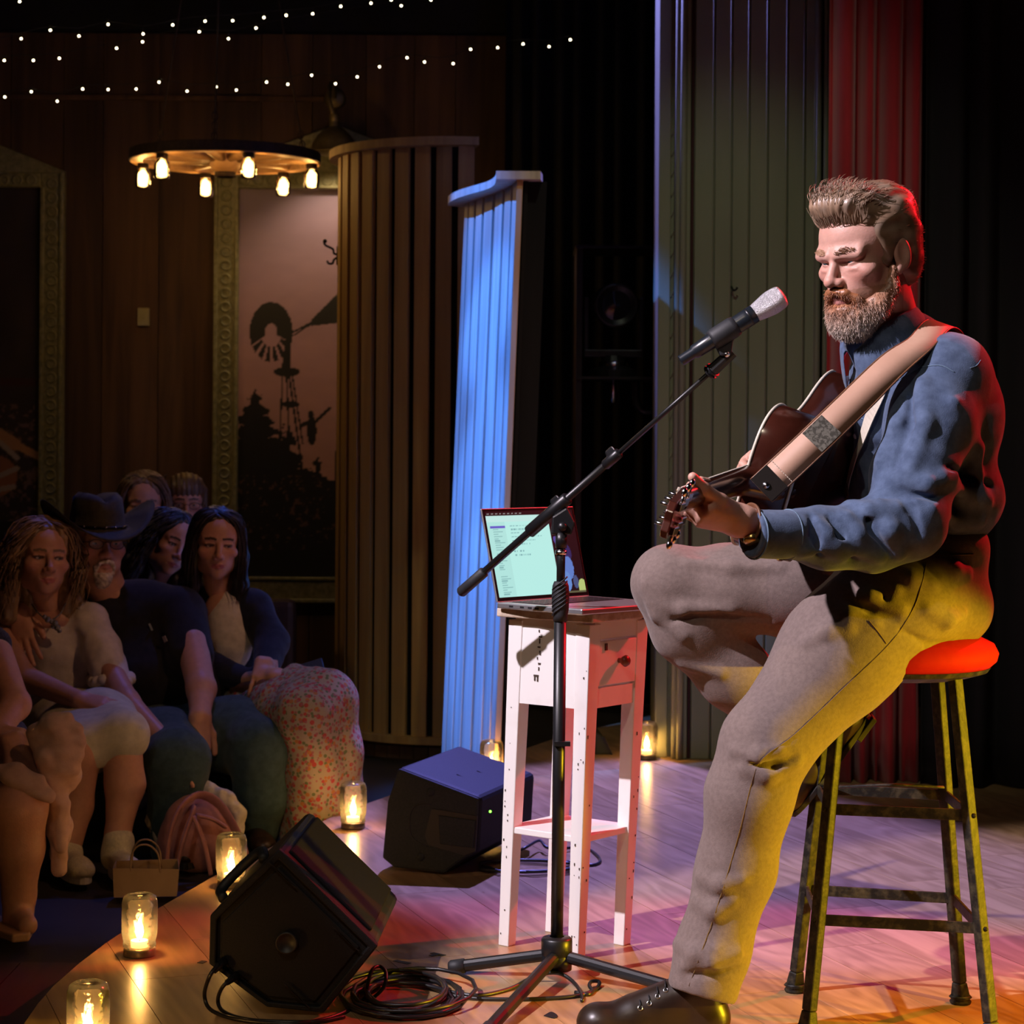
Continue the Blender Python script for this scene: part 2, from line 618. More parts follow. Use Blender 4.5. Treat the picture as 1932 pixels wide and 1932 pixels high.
def strands(Pts, rad, n=3):
    # Pts (N,S,3): many thin tapering hairs in one mesh
    N, S, _ = Pts.shape
    t = np.gradient(Pts, axis=1)
    t /= np.maximum(np.linalg.norm(t, axis=2, keepdims=True), 1e-9)
    ref = np.tile(np.array([0.31, 0.2, 0.93]), (N, S, 1))
    x = np.cross(t, ref); x /= np.maximum(np.linalg.norm(x, axis=2, keepdims=True), 1e-9)
    y = np.cross(t, x)
    rr = np.asarray(rad)
    rr = rr[None, :, None] if rr.ndim == 1 else rr[:, :, None]
    V = np.zeros((N, S, n, 3))
    for k in range(n):
        a = 2 * math.pi * k / n
        V[:, :, k] = Pts + rr * (math.cos(a) * x + math.sin(a) * y)
    base = (np.arange(N) * S * n)[:, None, None]
    i = np.arange(S - 1)[None, :, None]; k = np.arange(n)[None, None, :]; k2 = (k + 1) % n
    q = np.stack([base + i * n + k, base + i * n + k2, base + (i + 1) * n + k2, base + (i + 1) * n + k], -1)
    return V.reshape(-1, 3), q.reshape(-1, 4)

def rotz(a):
    c, s_ = math.cos(a), math.sin(a)
    return np.array([[c, -s_, 0], [s_, c, 0], [0, 0, 1.0]])
def rotx(a):
    c, s_ = math.cos(a), math.sin(a)
    return np.array([[1.0, 0, 0], [0, c, -s_], [0, s_, c]])
def roty(a):
    c, s_ = math.cos(a), math.sin(a)
    return np.array([[c, 0, s_], [0, 1.0, 0], [-s_, 0, c]])
rng = np.random.default_rng(7)
def bez(pts, n=24):
    pts = np.asarray(pts, float)
    # Catmull-Rom through the points
    q = np.vstack([2 * pts[0] - pts[1], pts, 2 * pts[-1] - pts[-2]])
    out = []
    m = len(pts) - 1
    for i in range(m):
        p0, p1, p2, p3 = q[i:i + 4]
        kk = max(2, n // m)
        for t in np.linspace(0, 1, kk, endpoint=False):
            out.append(0.5 * ((2 * p1) + (-p0 + p2) * t + (2 * p0 - 5 * p1 + 4 * p2 - p3) * t * t + (-p0 + 3 * p1 - 3 * p2 + p3) * t ** 3))
    out.append(pts[-1])
    return np.array(out)
# ------------------------------------------------------------------ shared materials
def woodmat(name, c1, c2, rough, angle=0.0, long=1.2, across=26.0, vary=0.25, bump=0.15, axis='y', coat=0.0, rings=0.0, spec=0.5):
    m = bpy.data.materials.new(name)
    m.use_nodes = True
    nt = m.node_tree; L = nt.links
    b = nt.nodes['Principled BSDF']
    b.inputs['Roughness'].default_value = rough
    b.inputs['Coat Weight'].default_value = coat
    b.inputs['Specular IOR Level'].default_value = spec
    tc = nt.nodes.new('ShaderNodeTexCoord'); oi = nt.nodes.new('ShaderNodeObjectInfo')
    mp = nt.nodes.new('ShaderNodeMapping'); mp.inputs['Rotation'].default_value = (0, 0, angle)
    L.new(tc.outputs['Object'], mp.inputs['Vector'])
    off = nt.nodes.new('ShaderNodeVectorMath'); off.operation = 'MULTIPLY_ADD'
    cmb = nt.nodes.new('ShaderNodeCombineXYZ')
    for i in range(3):
        L.new(oi.outputs['Random'], cmb.inputs[i])
    L.new(cmb.outputs[0], off.inputs[0]); off.inputs[1].default_value = (37, 53, 71)
    L.new(mp.outputs[0], off.inputs[2])
    sc = nt.nodes.new('ShaderNodeVectorMath'); sc.operation = 'MULTIPLY'
    s3 = {'x': (long, across, across), 'y': (across, long, across), 'z': (across, across, long)}[axis]
    sc.inputs[1].default_value = s3
    L.new(off.outputs[0], sc.inputs[0])
    nz = nt.nodes.new('ShaderNodeTexNoise'); nz.inputs['Scale'].default_value = 1.0; nz.inputs['Detail'].default_value = 5
    nz.inputs['Distortion'].default_value = 0.6
    L.new(sc.outputs[0], nz.inputs['Vector'])
    src = nz.outputs['Fac']
    if rings:
        sc2 = nt.nodes.new('ShaderNodeVectorMath'); sc2.operation = 'MULTIPLY'
        sc2.inputs[1].default_value = {'x': (1.3, 7, 7), 'y': (7, 1.3, 7), 'z': (7, 7, 1.3)}[axis]
        L.new(off.outputs[0], sc2.inputs[0])
        n2 = nt.nodes.new('ShaderNodeTexNoise'); n2.inputs['Scale'].default_value = 1.0; n2.inputs['Detail'].default_value = 1.5
        L.new(sc2.outputs[0], n2.inputs['Vector'])
        mu = nt.nodes.new('ShaderNodeMath'); mu.operation = 'MULTIPLY'; mu.inputs[1].default_value = 70
        L.new(n2.outputs['Fac'], mu.inputs[0])
        si = nt.nodes.new('ShaderNodeMath'); si.operation = 'SINE'; L.new(mu.outputs[0], si.inputs[0])
        ma = nt.nodes.new('ShaderNodeMath'); ma.operation = 'MULTIPLY_ADD'; ma.inputs[1].default_value = rings
        L.new(si.outputs[0], ma.inputs[0]); L.new(src, ma.inputs[2])
        src = ma.outputs[0]
    rp = nt.nodes.new('ShaderNodeValToRGB')
    rp.color_ramp.elements[0].position = 0.3; rp.color_ramp.elements[1].position = 0.72
    rp.color_ramp.elements[0].color = (*c1, 1); rp.color_ramp.elements[1].color = (*c2, 1)
    L.new(src, rp.inputs['Fac'])
    hv = nt.nodes.new('ShaderNodeHueSaturation')
    mr = nt.nodes.new('ShaderNodeMapRange'); mr.inputs['To Min'].default_value = 1 - vary; mr.inputs['To Max'].default_value = 1 + vary
    L.new(oi.outputs['Random'], mr.inputs['Value']); L.new(mr.outputs[0], hv.inputs['Value'])
    L.new(rp.outputs['Color'], hv.inputs['Color']); L.new(hv.outputs['Color'], b.inputs['Base Color'])
    if bump:
        bp = nt.nodes.new('ShaderNodeBump'); bp.inputs['Strength'].default_value = bump; bp.inputs['Distance'].default_value = 0.003
        L.new(src, bp.inputs['Height']); L.new(bp.outputs['Normal'], b.inputs['Normal'])
    MATS[name] = m
    return m

PANG = math.atan2(0.33, 0.94)
m_stage = woodmat('stage_laminate', (0.27, 0.155, 0.068), (0.41, 0.25, 0.12), 0.30, angle=-PANG, vary=0.10, bump=0.05, rings=0.10, across=30, long=2.0)
m_black = mat('black_paint', (0.006, 0.006, 0.007), rough=0.8, col2=(0.010, 0.009, 0.009), scale=12)
m_floor2 = woodmat('audience_boards', (0.035, 0.033, 0.04), (0.06, 0.055, 0.065), 0.5, vary=0.2)
m_barn = woodmat('barn_wood', (0.05, 0.022, 0.009), (0.13, 0.063, 0.027), 0.7, axis='z', across=14, long=0.9, vary=0.35, bump=0.3)
m_slat = woodmat('pine_slat', (0.40, 0.23, 0.075), (0.57, 0.37, 0.13), 0.55, axis='z', across=22, long=1.2, vary=0.12, bump=0.12)
m_slat2 = woodmat('pale_pine_slat', (0.52, 0.44, 0.36), (0.74, 0.66, 0.56), 0.5, axis='z', across=30, long=1.0, vary=0.08, bump=0.12)
m_pine = woodmat('pine_board', (0.45, 0.27, 0.13), (0.62, 0.40, 0.2), 0.5, axis='z', across=22, vary=0.1)
m_green = mat('sage_paint', (0.215, 0.235, 0.15), (0.255, 0.27, 0.18), rough=0.5, scale=5, stretch=(1, 1, 0.15), bump=0.05)
m_redcurt = mat('red_velvet', (0.32, 0.006, 0.014), (0.42, 0.01, 0.02), rough=0.85, scale=14, stretch=(1, 1, 0.2), sheen=0.5)
m_blackcurt = mat('black_drape', (0.004, 0.004, 0.005), (0.008, 0.008, 0.010), rough=0.95, scale=9, stretch=(1, 1, 0.1))
m_frame = mat('antique_frame', (0.17, 0.16, 0.075), (0.30, 0.28, 0.15), rough=0.5, metal=0.15, scale=40, bump=0.5, bscale=70)
m_iron = mat('black_iron', (0.012, 0.011, 0.010), (0.03, 0.027, 0.024), rough=0.45, metal=0.6, scale=60)

# ------------------------------------------------------------------ audience floor, stage
mb = MB().box((-5, 2.0, ZF - 0.15), (4.5, 11.2, ZF - 0.02))
floor = struct('floor', mb, mat('dark_floor', (0.014, 0.012, 0.012), (0.026, 0.022, 0.02), rough=0.55, scale=5), loc=(0, 0, ZF))
for i in range(15):
    x0 = -3.0 + i * 0.15
    o = obj('plank', MB().box((x0 + 0.002, 2.6, ZF - 0.0225), (x0 + 0.148, 5.22, ZF)), m_floor2, parent=floor)

def hull(pts):
    pts = sorted(set((round(float(p[0]), 4), round(float(p[1]), 4)) for p in pts))
    def half(ps):
        h = []
        for p in ps:
            while len(h) > 1 and (h[-1][0] - h[-2][0]) * (p[1] - h[-2][1]) - (h[-1][1] - h[-2][1]) * (p[0] - h[-2][0]) <= 0:
                h.pop()
            h.append(p)
        return h
    a, b = half(pts), half(pts[::-1])
    return a[:-1] + b[:-1]
edge = [G(px, py) for px, py in ((45, 1932), (72, 1893), (100, 1861), (150, 1817), (200, 1779), (300, 1713), (400, 1655), (500, 1604), (640, 1534), (735, 1508))]
stage_poly = hull([(e[0], e[1]) for e in edge] + [(3.2, 2.2), (0.5, 2.3), (0.0, 2.45), (-0.45, 2.8), (-0.78, 3.4), (0.2, 8.4), (0.8, 9.4), (3.2, 9.4)])
def clip(poly, hl):
    out = [np.array(p, float) for p in poly]
    n = len(hl)
    for i in range(n):
        a = np.array(hl[i]); b = np.array(hl[(i + 1) % n]); e = b - a
        ins = lambda p: e[0] * (p[1] - a[1]) - e[1] * (p[0] - a[0])
        res = []
        for j in range(len(out)):
            p, q = out[j], out[(j + 1) % len(out)]
            dp, dq = ins(p), ins(q)
            if dp >= 0:
                res.append(p)
            if (dp >= 0) != (dq >= 0):
                res.append(p + (q - p) * dp / (dp - dq))
        out = res
        if len(out) < 3:
            return []
    return out
mb = MB().prism([(x, y, ZF - 0.02) for x, y in stage_poly], (0, 0, -0.023 - ZF + 0.02))
stage = struct('floor_stage', mb, m_black, loc=(1.0, 5.0, ZF))
D = A(0.33, -0.94); D /= np.linalg.norm(D); Wd = A(D[1] * -1, D[0])
Wd = A(-D[1], D[0])
pw, pl = 0.192, 1.38
ctr = A(1.0, 5.8)
rr_ = random.Random(4)
for r in range(-13, 14):
    off = rr_.random() * pl
    for c in range(-4, 4):
        a0 = c * pl + off; a1 = a0 + pl - 0.0015
        b0 = r * pw; b1 = b0 + pw - 0.0015
        q = clip([ctr + D * a + Wd * b for a, b in ((a0, b0), (a1, b0), (a1, b1), (a0, b1))], stage_poly)
        if len(q) < 3:
            continue
        ar = 0.5 * abs(sum(q[i][0] * q[(i + 1) % len(q)][1] - q[(i + 1) % len(q)][0] * q[i][1] for i in range(len(q))))
        if ar < 0.002:
            continue
        if sum(q[i][0] * q[(i + 1) % len(q)][1] - q[(i + 1) % len(q)][0] * q[i][1] for i in range(len(q))) < 0:
            q = q[::-1]
        obj('plank', MB().prism([(p[0], p[1], -0.024) for p in q], (0, 0, 0.024)), m_stage, parent=stage)

# ------------------------------------------------------------------ walls and ceiling
WY = 11.0
wall = struct('wall_back', MB().box((-5.0, WY, ZF - 0.02), (4.4, WY + 0.12, 4.6)), m_black)
rr_ = random.Random(9)
x = -3.6
while x < 1.3:
    w = 0.2 + rr_.random() * 0.13
    jit = rr_.random() * 0.008
    obj('plank', MB().box((x + 0.002, WY - 0.022 - jit, ZF - 0.015), (x + w - 0.002, WY + 0.005, 3.265)), m_barn, parent=wall)
    x += w
zt = P(300, 187, WY)[2]
struct('trim_1', MB().box((-3.6, WY - 0.045, zt - 0.012), (P(612, 187, WY)[0], WY - 0.012, zt + 0.012)), m_barn)
struct('ceiling', MB().box((-5.1, 2.0, 4.6), (4.5, 11.2, 4.7)), m_black)
struct('wall_left', MB().box((-5.1, 2.0, ZF - 0.02), (-5.0, 11.2, 4.6)), m_barn)
struct('wall_right', MB().box((4.4, 2.0, ZF - 0.02), (4.5, 11.2, 4.6)), m_black)

# ------------------------------------------------------------------ curved slat partition (warm)
R1, C1 = 0.52, A(P(633, 900, 9.12)[0] + 0.52, 9.12)
zb1, zt1 = -0.035, 2.365
pan1 = thing('slat_partition', 'tall curved partition of warm pine slats beside the framed windmill picture', 'partition', (C1[0] - 0.3, C1[1] - 0.3, ZF))
def arc1(phi, r, z):
    a = math.radians(phi)
    return A(C1[0] - r * math.cos(a), C1[1] - r * math.sin(a), z)
for i in range(9):
    c = 15 + 10 * i
    hw = 3.5 if i < 8 else 3.6
    q = [arc1(c - hw, R1, zb1), arc1(c + hw, R1, zb1), arc1(c + hw, R1 - 0.022, zb1), arc1(c - hw, R1 - 0.022, zb1)]
    obj('slat', MB().prism(q[::-1], (0, 0, zt1 - zb1)), m_slat, parent=pan1, bevel=0.002)
ph = np.linspace(-25, 100, 26)
def arcband(r0, r1, z0, z1, phs, fn):
    m = MB(); n = len(phs)
    V = [fn(p, r, z) for (r, z) in ((r0, z0), (r1, z0), (r1, z1), (r0, z1)) for p in phs]
    F = []
    for q in range(4):
        q2 = (q + 1) % 4
        for i in range(n - 1):
            F.append((q * n + i, q2 * n + i, q2 * n + i + 1, q * n + i + 1))
    F.append((0, 3 * n, 2 * n, n)); F.append((n - 1, 2 * n - 1, 3 * n - 1, 4 * n - 1))
    return m.add(V, F)
obj('backing', arcband(R1 - 0.045, R1 - 0.03, zb1 - 0.02, zt1, np.linspace(-20, 99, 24), arc1), m_blackcurt, parent=pan1)
obj('top_rail', arcband(R1 - 0.06, R1 + 0.035, zt1, zt1 + 0.035, ph, arc1), m_slat, parent=pan1)
obj('bottom_rail', arcband(R1 - 0.06, R1 + 0.02, zb1 - 0.03, zb1, ph, arc1), m_slat, parent=pan1)
for i in range(16):
    c = -8 + 7 * i
    q = [arc1(c - 3.3, R1 - 0.01, ZF - 0.01), arc1(c + 3.3, R1 - 0.01, ZF - 0.01), arc1(c + 3.3, R1 - 0.03, ZF - 0.01), arc1(c - 3.3, R1 - 0.03, ZF - 0.01)]
    obj('base_board', MB().prism(q[::-1], (0, 0, zb1 - 0.03 - ZF + 0.01)), m_barn, parent=pan1)
# coat hook on its edge
hk = [P(636, 480, 9.1), P(630, 478, 9.08), P(628, 470, 9.08), P(616, 464, 9.08), P(612, 459, 9.08), P(613, 455, 9.08)]
ho = MB().tube(bez(hk, 20), 0.005, 6)
ho.tube(bez([P(636, 486, 9.1), P(630, 490, 9.08), P(627, 497, 9.08), P(620, 497, 9.08), P(617, 492, 9.08)], 20), 0.005, 6)
ho.sphere(hk[-1], 0.009, 8, 6)
ho.box(P(637, 500, 9.1) - A(0.004, 0.012, 0), P(637, 465, 9.1) + A(0.004, 0.012, 0))
tag(obj('coat_hook', ho, m_iron, smooth=True), 'black iron double coat hook on edge of curved slat partition', 'hook')

# ------------------------------------------------------------------ blue-lit slat partition with scrolled top
pan2 = thing('slat_partition', 'pale narrow pine slat partition with a scrolled shelf top, bathed in blue light', 'partition', P(890, 1425, 7.7) * A(1, 1, 0) + A(0, 0, ZF))
top_c = [(872, 8.1), (880, 8.05), (893, 7.97), (908, 7.87), (928, 7.76), (947, 7.63), (962, 7.50), (974, 7.36)]
lean = 46
def p2(i, top, dd=0.0):
    px, d = top_c[i]
    q = P(px, 700, d)
    zt_ = P(960, 343, 7.4)[2]
    if top:
        return A(P(px + 4, 350, d + dd)[0], d + dd, zt_)
    return A(P(px - lean + 4, 1410, d + dd)[0], d + dd, ZF - 0.01)
for i in range(7):
    a0, a1 = p2(i, 0), p2(i + 1, 0); b0, b1 = p2(i, 1), p2(i + 1, 1)
    g = 0.13
    a0, a1 = lerp(a0, a1, g), lerp(a0, a1, 1 - g); b0, b1 = lerp(b0, b1, g), lerp(b0, b1, 1 - g)
    n = nrm(np.cross(a1 - a0, b0 - a0))
    if n[0] > 0:
        n = -n
    t = n * 0.02
    m = MB().hexa([a0, a1, a1 - t, a0 - t, b0, b1, b1 - t, b0 - t])
    obj('slat', m, m_slat2, parent=pan2, bevel=0.0015)
m = MB()
for i in range(7):
    a0, a1, b0, b1 = p2(i, 0), p2(i + 1, 0), p2(i, 1), p2(i + 1, 1)
    n = nrm(np.cross(a1 - a0, b0 - a0)); n = -n if n[0] > 0 else n
    m.hexa([a0 - n * 0.022, a1 - n * 0.022, a1 - n * 0.035, a0 - n * 0.035, b0 - n * 0.022, b1 - n * 0.022, b1 - n * 0.035, b0 - n * 0.035])
obj('backing', m, m_blackcurt, parent=pan2)
eb0, eb1 = p2(7, 0), p2(7, 1)
m = MB().hexa([eb0 + A(-.005, -.02, 0), eb0 + A(.016, -.02, 0), eb0 + A(.016, .03, 0), eb0 + A(-.005, .03, 0), eb1 + A(-.005, -.02, 0), eb1 + A(.016, -.02, 0), eb1 + A(.016, .03, 0), eb1 + A(-.005, .03, 0)])
obj('edge_board', m, m_pine, parent=pan2, bevel=0.002)
m = MB().hexa([eb0 + A(.016, .03, 0), eb0 + A(.10, .03, 0), eb0 + A(.10, .6, 0), eb0 + A(.016, .6, 0), eb1 + A(.016, .03, 0), eb1 + A(.10, .03, 0), eb1 + A(.10, .6, 0), eb1 + A(.016, .6, 0)])
obj('side_panel', m, m_blackcurt, parent=pan2)
zt2 = eb1[2]
outl = [(845, 8.17), (847, 8.07), (862, 7.92), (885, 7.79), (908, 7.68), (925, 7.58), (934, 7.46), (936, 7.32)]
fr = bez([A(P(px, 345, d)[0], d, zt2) for px, d in outl], 42)
bk = bez([A(P(1020, 345, 7.32)[0], 7.32, zt2), A(P(1022, 345, 7.5)[0], 7.5, zt2), A(P(990, 345, 7.8)[0], 7.85, zt2), A(P(930, 345, 8.05)[0], 8.1, zt2), A(P(870, 345, 8.2)[0], 8.22, zt2)], 20)
obj('shelf_top', MB().prism(np.vstack([fr, bk]), (0, 0, 0.028)), m_slat2, parent=pan2)

# ------------------------------------------------------------------ sage beadboard pillar
PD = 7.83
def xp(px): return P(px, 930, PD)[0]
pil = struct('wall_pillar', MB().box((xp(1300), PD + 0.02, 0.0), (xp(1540), PD + 0.5, 4.58)), m_green)
gr = [1306, 1344, 1377, 1410, 1445, 1482, 1515, 1536]
for i in range(len(gr) - 1):
    obj('beadboard_plank', MB().box((xp(gr[i]) + 0.002, PD, 0.0), (xp(gr[i + 1]) - 0.002, PD + 0.022, 4.57)), m_green, parent=pil, bevel=0.003)
    bx = xp(gr[i + 1]) - 0.006
    obj('bead', MB().cyl((bx, PD + 0.002, 0.0), (bx, PD + 0.002, 4.57), 0.0035, n=8), m_green, parent=pil, smooth=True)
def mould(px0, px1, d, rounds=0, name='trim', m=None):
    q = MB().box((xp(px0), d, 0.0), (xp(px1), PD + 0.3, 4.57))
    o = obj(name, q, m or m_green, parent=pil, bevel=0.004)
    return o
mould(1240, 1263, PD + 0.03)
mould(1271, 1278, PD + 0.01)
obj('trim', MB().cyl((xp(1285), PD - 0.01, 0), (xp(1285), PD - 0.01, 4.57), 0.013, n=14), m_green, parent=pil, smooth=True)
obj('trim', MB().cyl((xp(1275), PD + 0.005, 0), (xp(1275), PD + 0.005, 4.57), 0.011, n=14), m_green, parent=pil, smooth=True)
mould(1262, 1300, PD + 0.05)
mould(1290, 1299, PD - 0.005)
mould(1300, 1306, PD + 0.012, m=mat('maroon_paint', (0.05, 0.008, 0.01), rough=0.6))
for k in range(46):
    z = 0.15 + k * 0.075
    c = A(xp(1266.5), PD + 0.046, z)
    obj('rope_twist', MB().bar(c - A(0.007, 0, 0.014), c + A(0.007, 0, 0.014), 0.008, 0.01, up=(0, 1, 0)), m_green, parent=pil)
obj('trim', MB().cyl((xp(1539), PD - 0.004, 0), (xp(1539), PD - 0.004, 4.57), 0.012, n=14), m_green, parent=pil, smooth=True)
mould(1541, 1550, PD + 0.05)
obj('trim', MB().cyl((xp(1554), PD + 0.004, 0), (xp(1554), PD + 0.004, 4.57), 0.010, n=14), m_green, parent=pil, smooth=True)
cup = MB().tube(bez([P(1380, 541, PD), P(1383, 547, PD - 0.02), P(1388, 547, PD - 0.03), P(1391, 542, PD - 0.03)], 10), 0.004, 6)
tag(obj('cup_hook', cup, m_iron, smooth=True), 'tiny brass cup hook screwed into the sage beadboard pillar', 'hook')

# ------------------------------------------------------------------ curtains
def curtain(name, x0, x1, y, z0, z1, folds, amp, m, label, seed=0, kick=0.0):
    nx, nz = folds * 10, 26
    us = np.linspace(0, 1, nx); zs = np.linspace(0, 1, nz)
    V = []
    for side in (0, 1):
        for v in zs:
            for u in us:
                a = u * folds * 2 * math.pi
                w = math.sin(a + 0.6 * math.sin(a * 0.5 + seed) + 0.25 * math.sin(v * 5 + seed))
                flare = 1 + kick * max(0, 0.35 - v) * math.sin(3.1 * a / 2 + seed)
                V.append((x0 + (x1 - x0) * u + 0.15 * amp * math.cos(a), y + amp * w * flare + side * 0.006 + kick * 0.25 * max(0, 0.12 - v) * math.sin(a * 1.7), z0 + (z1 - z0) * v))
    F = []
    o2 = nx * nz
    for j in range(nz - 1):
        for i in range(nx - 1):
            p = j * nx + i
            F.append((p, p + 1, p + nx + 1, p + nx)); F.append((o2 + p, o2 + p + nx, o2 + p + nx + 1, o2 + p + 1))
    for j in range(nz - 1):
        for i in (0, nx - 1):
            p = j * nx + i
            F.append((p, p + nx, o2 + p + nx, o2 + p))
    for i in range(nx - 1):
        F.append((i, o2 + i, o2 + i + 1, i + 1)); p = (nz - 1) * nx + i
        F.append((p, p + 1, o2 + p + 1, o2 + p))
    return tag(obj(name, (V, F), m, smooth=True), label, 'curtain')
xd = lambda px, d: P(px, 930, d)[0]
curtain('stage_curtain', xd(1560, 7.3), xd(1738, 7.3), 7.34, 0.002, 4.57, 4, 0.045, m_redcurt, 'red velvet stage curtain gathered in folds next to the beadboard pillar', 1, 1.2)
curtain('stage_drape', xd(1740, 7.25), 3.1, 7.25, 0.002, 4.57, 14, 0.05, m_blackcurt, 'black masking drape hanging beside the red curtain', 2)
curtain('stage_drape', -0.05, 0.75, 10.4, ZF, 4.57, 8, 0.04, m_blackcurt, 'black backstage drape behind the dark equipment shelf', 3)
# ------------------------------------------------------------------ painted plant stand
m_white = mat('chipped_white_paint', (0.80, 0.78, 0.76), (0.70, 0.66, 0.62), rough=0.45, scale=6, lo=0.55, hi=0.8)
m_oldwood = mat('worn_wood_edge', (0.35, 0.24, 0.15), (0.6, 0.5, 0.4), rough=0.6, scale=25)
m_chip = mat('paint_chip', (0.05, 0.03, 0.02), rough=0.8)
fn, fl, frt = G(1090, 1812), G(940, 1783), G(1192, 1781)
u1, u2 = (fl - fn) * A(1, 1, 0), (frt - fn) * A(1, 1, 0)
l1, l2 = np.linalg.norm(u1), np.linalg.norm(u2)
e1 = nrm(u1); e2 = nrm(u2 - e1 * (u2 @ e1)); e2 = nrm(e2 * 0.6 + nrm(u2) * 0.4)
TB = thing('plant_stand', 'tall white painted wooden stand with one drawer and chipped legs, holding the laptop', 'table', fn * A(1, 1, 0))
topn = P(1114, 1178, fn[1] - 0.01)
ztop = topn[2] + 0.012
tl1, tl2 = l1 * 0.97, l2 * 1.0
shift = A(topn[0] - fn[0], 0, 0)
def tpt(a, b, z):
    t = z / ztop
    s1, s2 = 1 + 0.02 * t, 1 + 0.12 * t
    c = fn * A(1, 1, 0) + shift * t
    return c + e1 * a * l1 * s1 + e2 * b * l2 * s2 + A(0, 0, z)
zap = 0.565
def legm(ca, cb):
    m = MB()
    la, lb = 0.034 / l1, 0.034 / l2
    def sq(z, k):
        a0 = ca * (1) ; b0 = cb * (1)
        da = la * k * (1 if ca == 0 else -1); db = lb * k * (1 if cb == 0 else -1)
        return [tpt(a0, b0, z), tpt(a0 + da, b0, z), tpt(a0 + da, b0 + db, z), tpt(a0, b0 + db, z)]
    return m.hexa(sq(0.0, 0.85) + sq(ztop - 0.015, 1.15))
for ca in (0, 1):
    for cb in (0, 1):
        obj('leg', legm(ca, cb), m_white, parent=TB, bevel=0.002)
def slab(a0, a1, b0, b1, z0, z1):
    q = [(a0, b0), (a1, b0), (a1, b1), (a0, b1)]
    return MB().hexa([tpt(a, b, z0) for a, b in q] + [tpt(a, b, z1) for a, b in q])
obj('apron', slab(0.10, 0.92, 0.012, 0.07, zap, ztop - 0.01), m_white, parent=TB)
obj('apron', slab(0.93, 0.985, 0.1, 0.9, zap, ztop - 0.01), m_white, parent=TB)
obj('apron', slab(0.10, 0.9, 0.93, 0.985, zap, ztop - 0.01), m_white, parent=TB)
# drawer side faces right: rails and a drawer front
obj('rail', slab(0.015, 0.06, 0.1, 0.9, zap, zap + 0.045), m_white, parent=TB)
obj('rail', slab(0.015, 0.06, 0.1, 0.9, ztop - 0.05, ztop - 0.01), m_white, parent=TB)
dr = obj('drawer', slab(0.005, 0.05, 0.14, 0.86, zap + 0.05, ztop - 0.055), m_white, parent=TB, bevel=0.002)
kc = tpt(0.0, 0.52, (zap + ztop) / 2 - 0.0)
nout = -e1
obj('knob', MB().lathe([(0.0, 0.026), (0.010, 0.025), (0.014, 0.018), (0.010, 0.010), (0.006, 0.006), (0.006, -0.004)], 14, kc, nout), mat('rust_knob', (0.16, 0.04, 0.02), rough=0.35), parent=dr, smooth=True)
kp = tpt(-0.004, 0.28, (zap + ztop) / 2 + 0.035)
obj('keyhole_plate', MB().bar(kp - A(0, 0, 0.008), kp + A(0, 0, 0.008), 0.008, 0.003, up=nout), m_chip, parent=dr)
obj('shelf', slab(0.02, 0.98, 0.02, 0.98, 0.262, 0.277), m_white, parent=TB, bevel=0.002)
obj('top', slab(-0.10, 1.08, -0.10, 1.10, ztop - 0.008, ztop + 0.012), m_oldwood, parent=TB, bevel=0.003)
# scuffs and handwriting-like strokes worn through the paint
rr_ = random.Random(3)
m = MB()
def chip(a, b, z, w, h, side=0):
    n = -e2 if side == 0 else -e1
    ax = e1 if side == 0 else e2
    c = tpt(a, b, z) + n * 0.001
    m.bar(c - A(0, 0, h / 2), c + A(0, 0, h / 2), w, 0.0012, up=n)
for (a, z, w, h) in [(0.62, .735, .003, .006), (0.60, .722, .009, .003), (0.61, .712, .003, .012), (0.615, .698, .008, .003), (0.60, .685, .004, .010), (0.63, .672, .003, .006), (0.605, .66, .007, .004), (0.61, .648, .003, .008), (0.64, .632, .014, .004), (0.655, .626, .004, .012), (0.62, .624, .004, .010)]:
    chip(a, 0.012 if 0.1 < a < 0.92 else 0, z, w, h)
for k in range(30):
    leg = rr_.choice([0.05, 0.02, 0.97, 0.93, 0.08])
    chip(leg, 0.0, 0.02 + rr_.random() * 0.72, 0.0010 + rr_.random() * 0.0018, 0.0015 + rr_.random() * 0.004)
for k in range(18):
    chip(0.0, rr_.choice([0.03, 0.10, 0.97, 0.9]), 0.02 + rr_.random() * 0.5, 0.001 + rr_.random() * 0.0018, 0.002 + rr_.random() * 0.006, 1)
o = obj('paint_chips', m, m_chip, parent=TB); o['kind'] = 'stuff'

# ------------------------------------------------------------------ laptop
m_alu = mat('aluminium', (0.52, 0.52, 0.55), rough=0.35, metal=0.85, col2=(0.56, 0.56, 0.58), scale=60)
m_key = mat('key_black', (0.012, 0.012, 0.014), rough=0.5)
zl = ztop + 0.0125
def on(px, py, z): return G(px, py, z)
LA = on(943, 1131, zl + 0.012); LF = on(1098, 1152, zl + 0.012)
ex = nrm((LF - LA) * A(1, 1, 0))
ey = A(-ex[1], ex[0], 0)
ey = ey if ey[1] > 0 else -ey
LA = tpt(0.95, -0.02, 0) * A(1, 1, 0) + A(-0.015, -0.01, 0)
LFp = P(1098, 1152, 4.72) * A(1, 1, 0)
ex = nrm(LFp - LA); ey = A(-ex[1], ex[0], 0); ey = ey if ey[1] > 0 else -ey
dep, wid = np.linalg.norm(LFp - LA), 0.315
LP = thing('laptop', 'open silver laptop on the white stand, screen showing a pale document', 'laptop', LA + A(0, 0, zl))
def lp(a, b, z): return LA + ex * a + ey * b + A(0, 0, zl + z)
base = MB().hexa([lp(0, 0, 0), lp(dep, 0, 0), lp(dep, wid, 0), lp(0, wid, 0), lp(0, 0, .014), lp(dep, 0, .014), lp(dep, wid, .014), lp(0, wid, .014)])
bo = obj('base', base, m_alu, parent=LP, bevel=0.003)
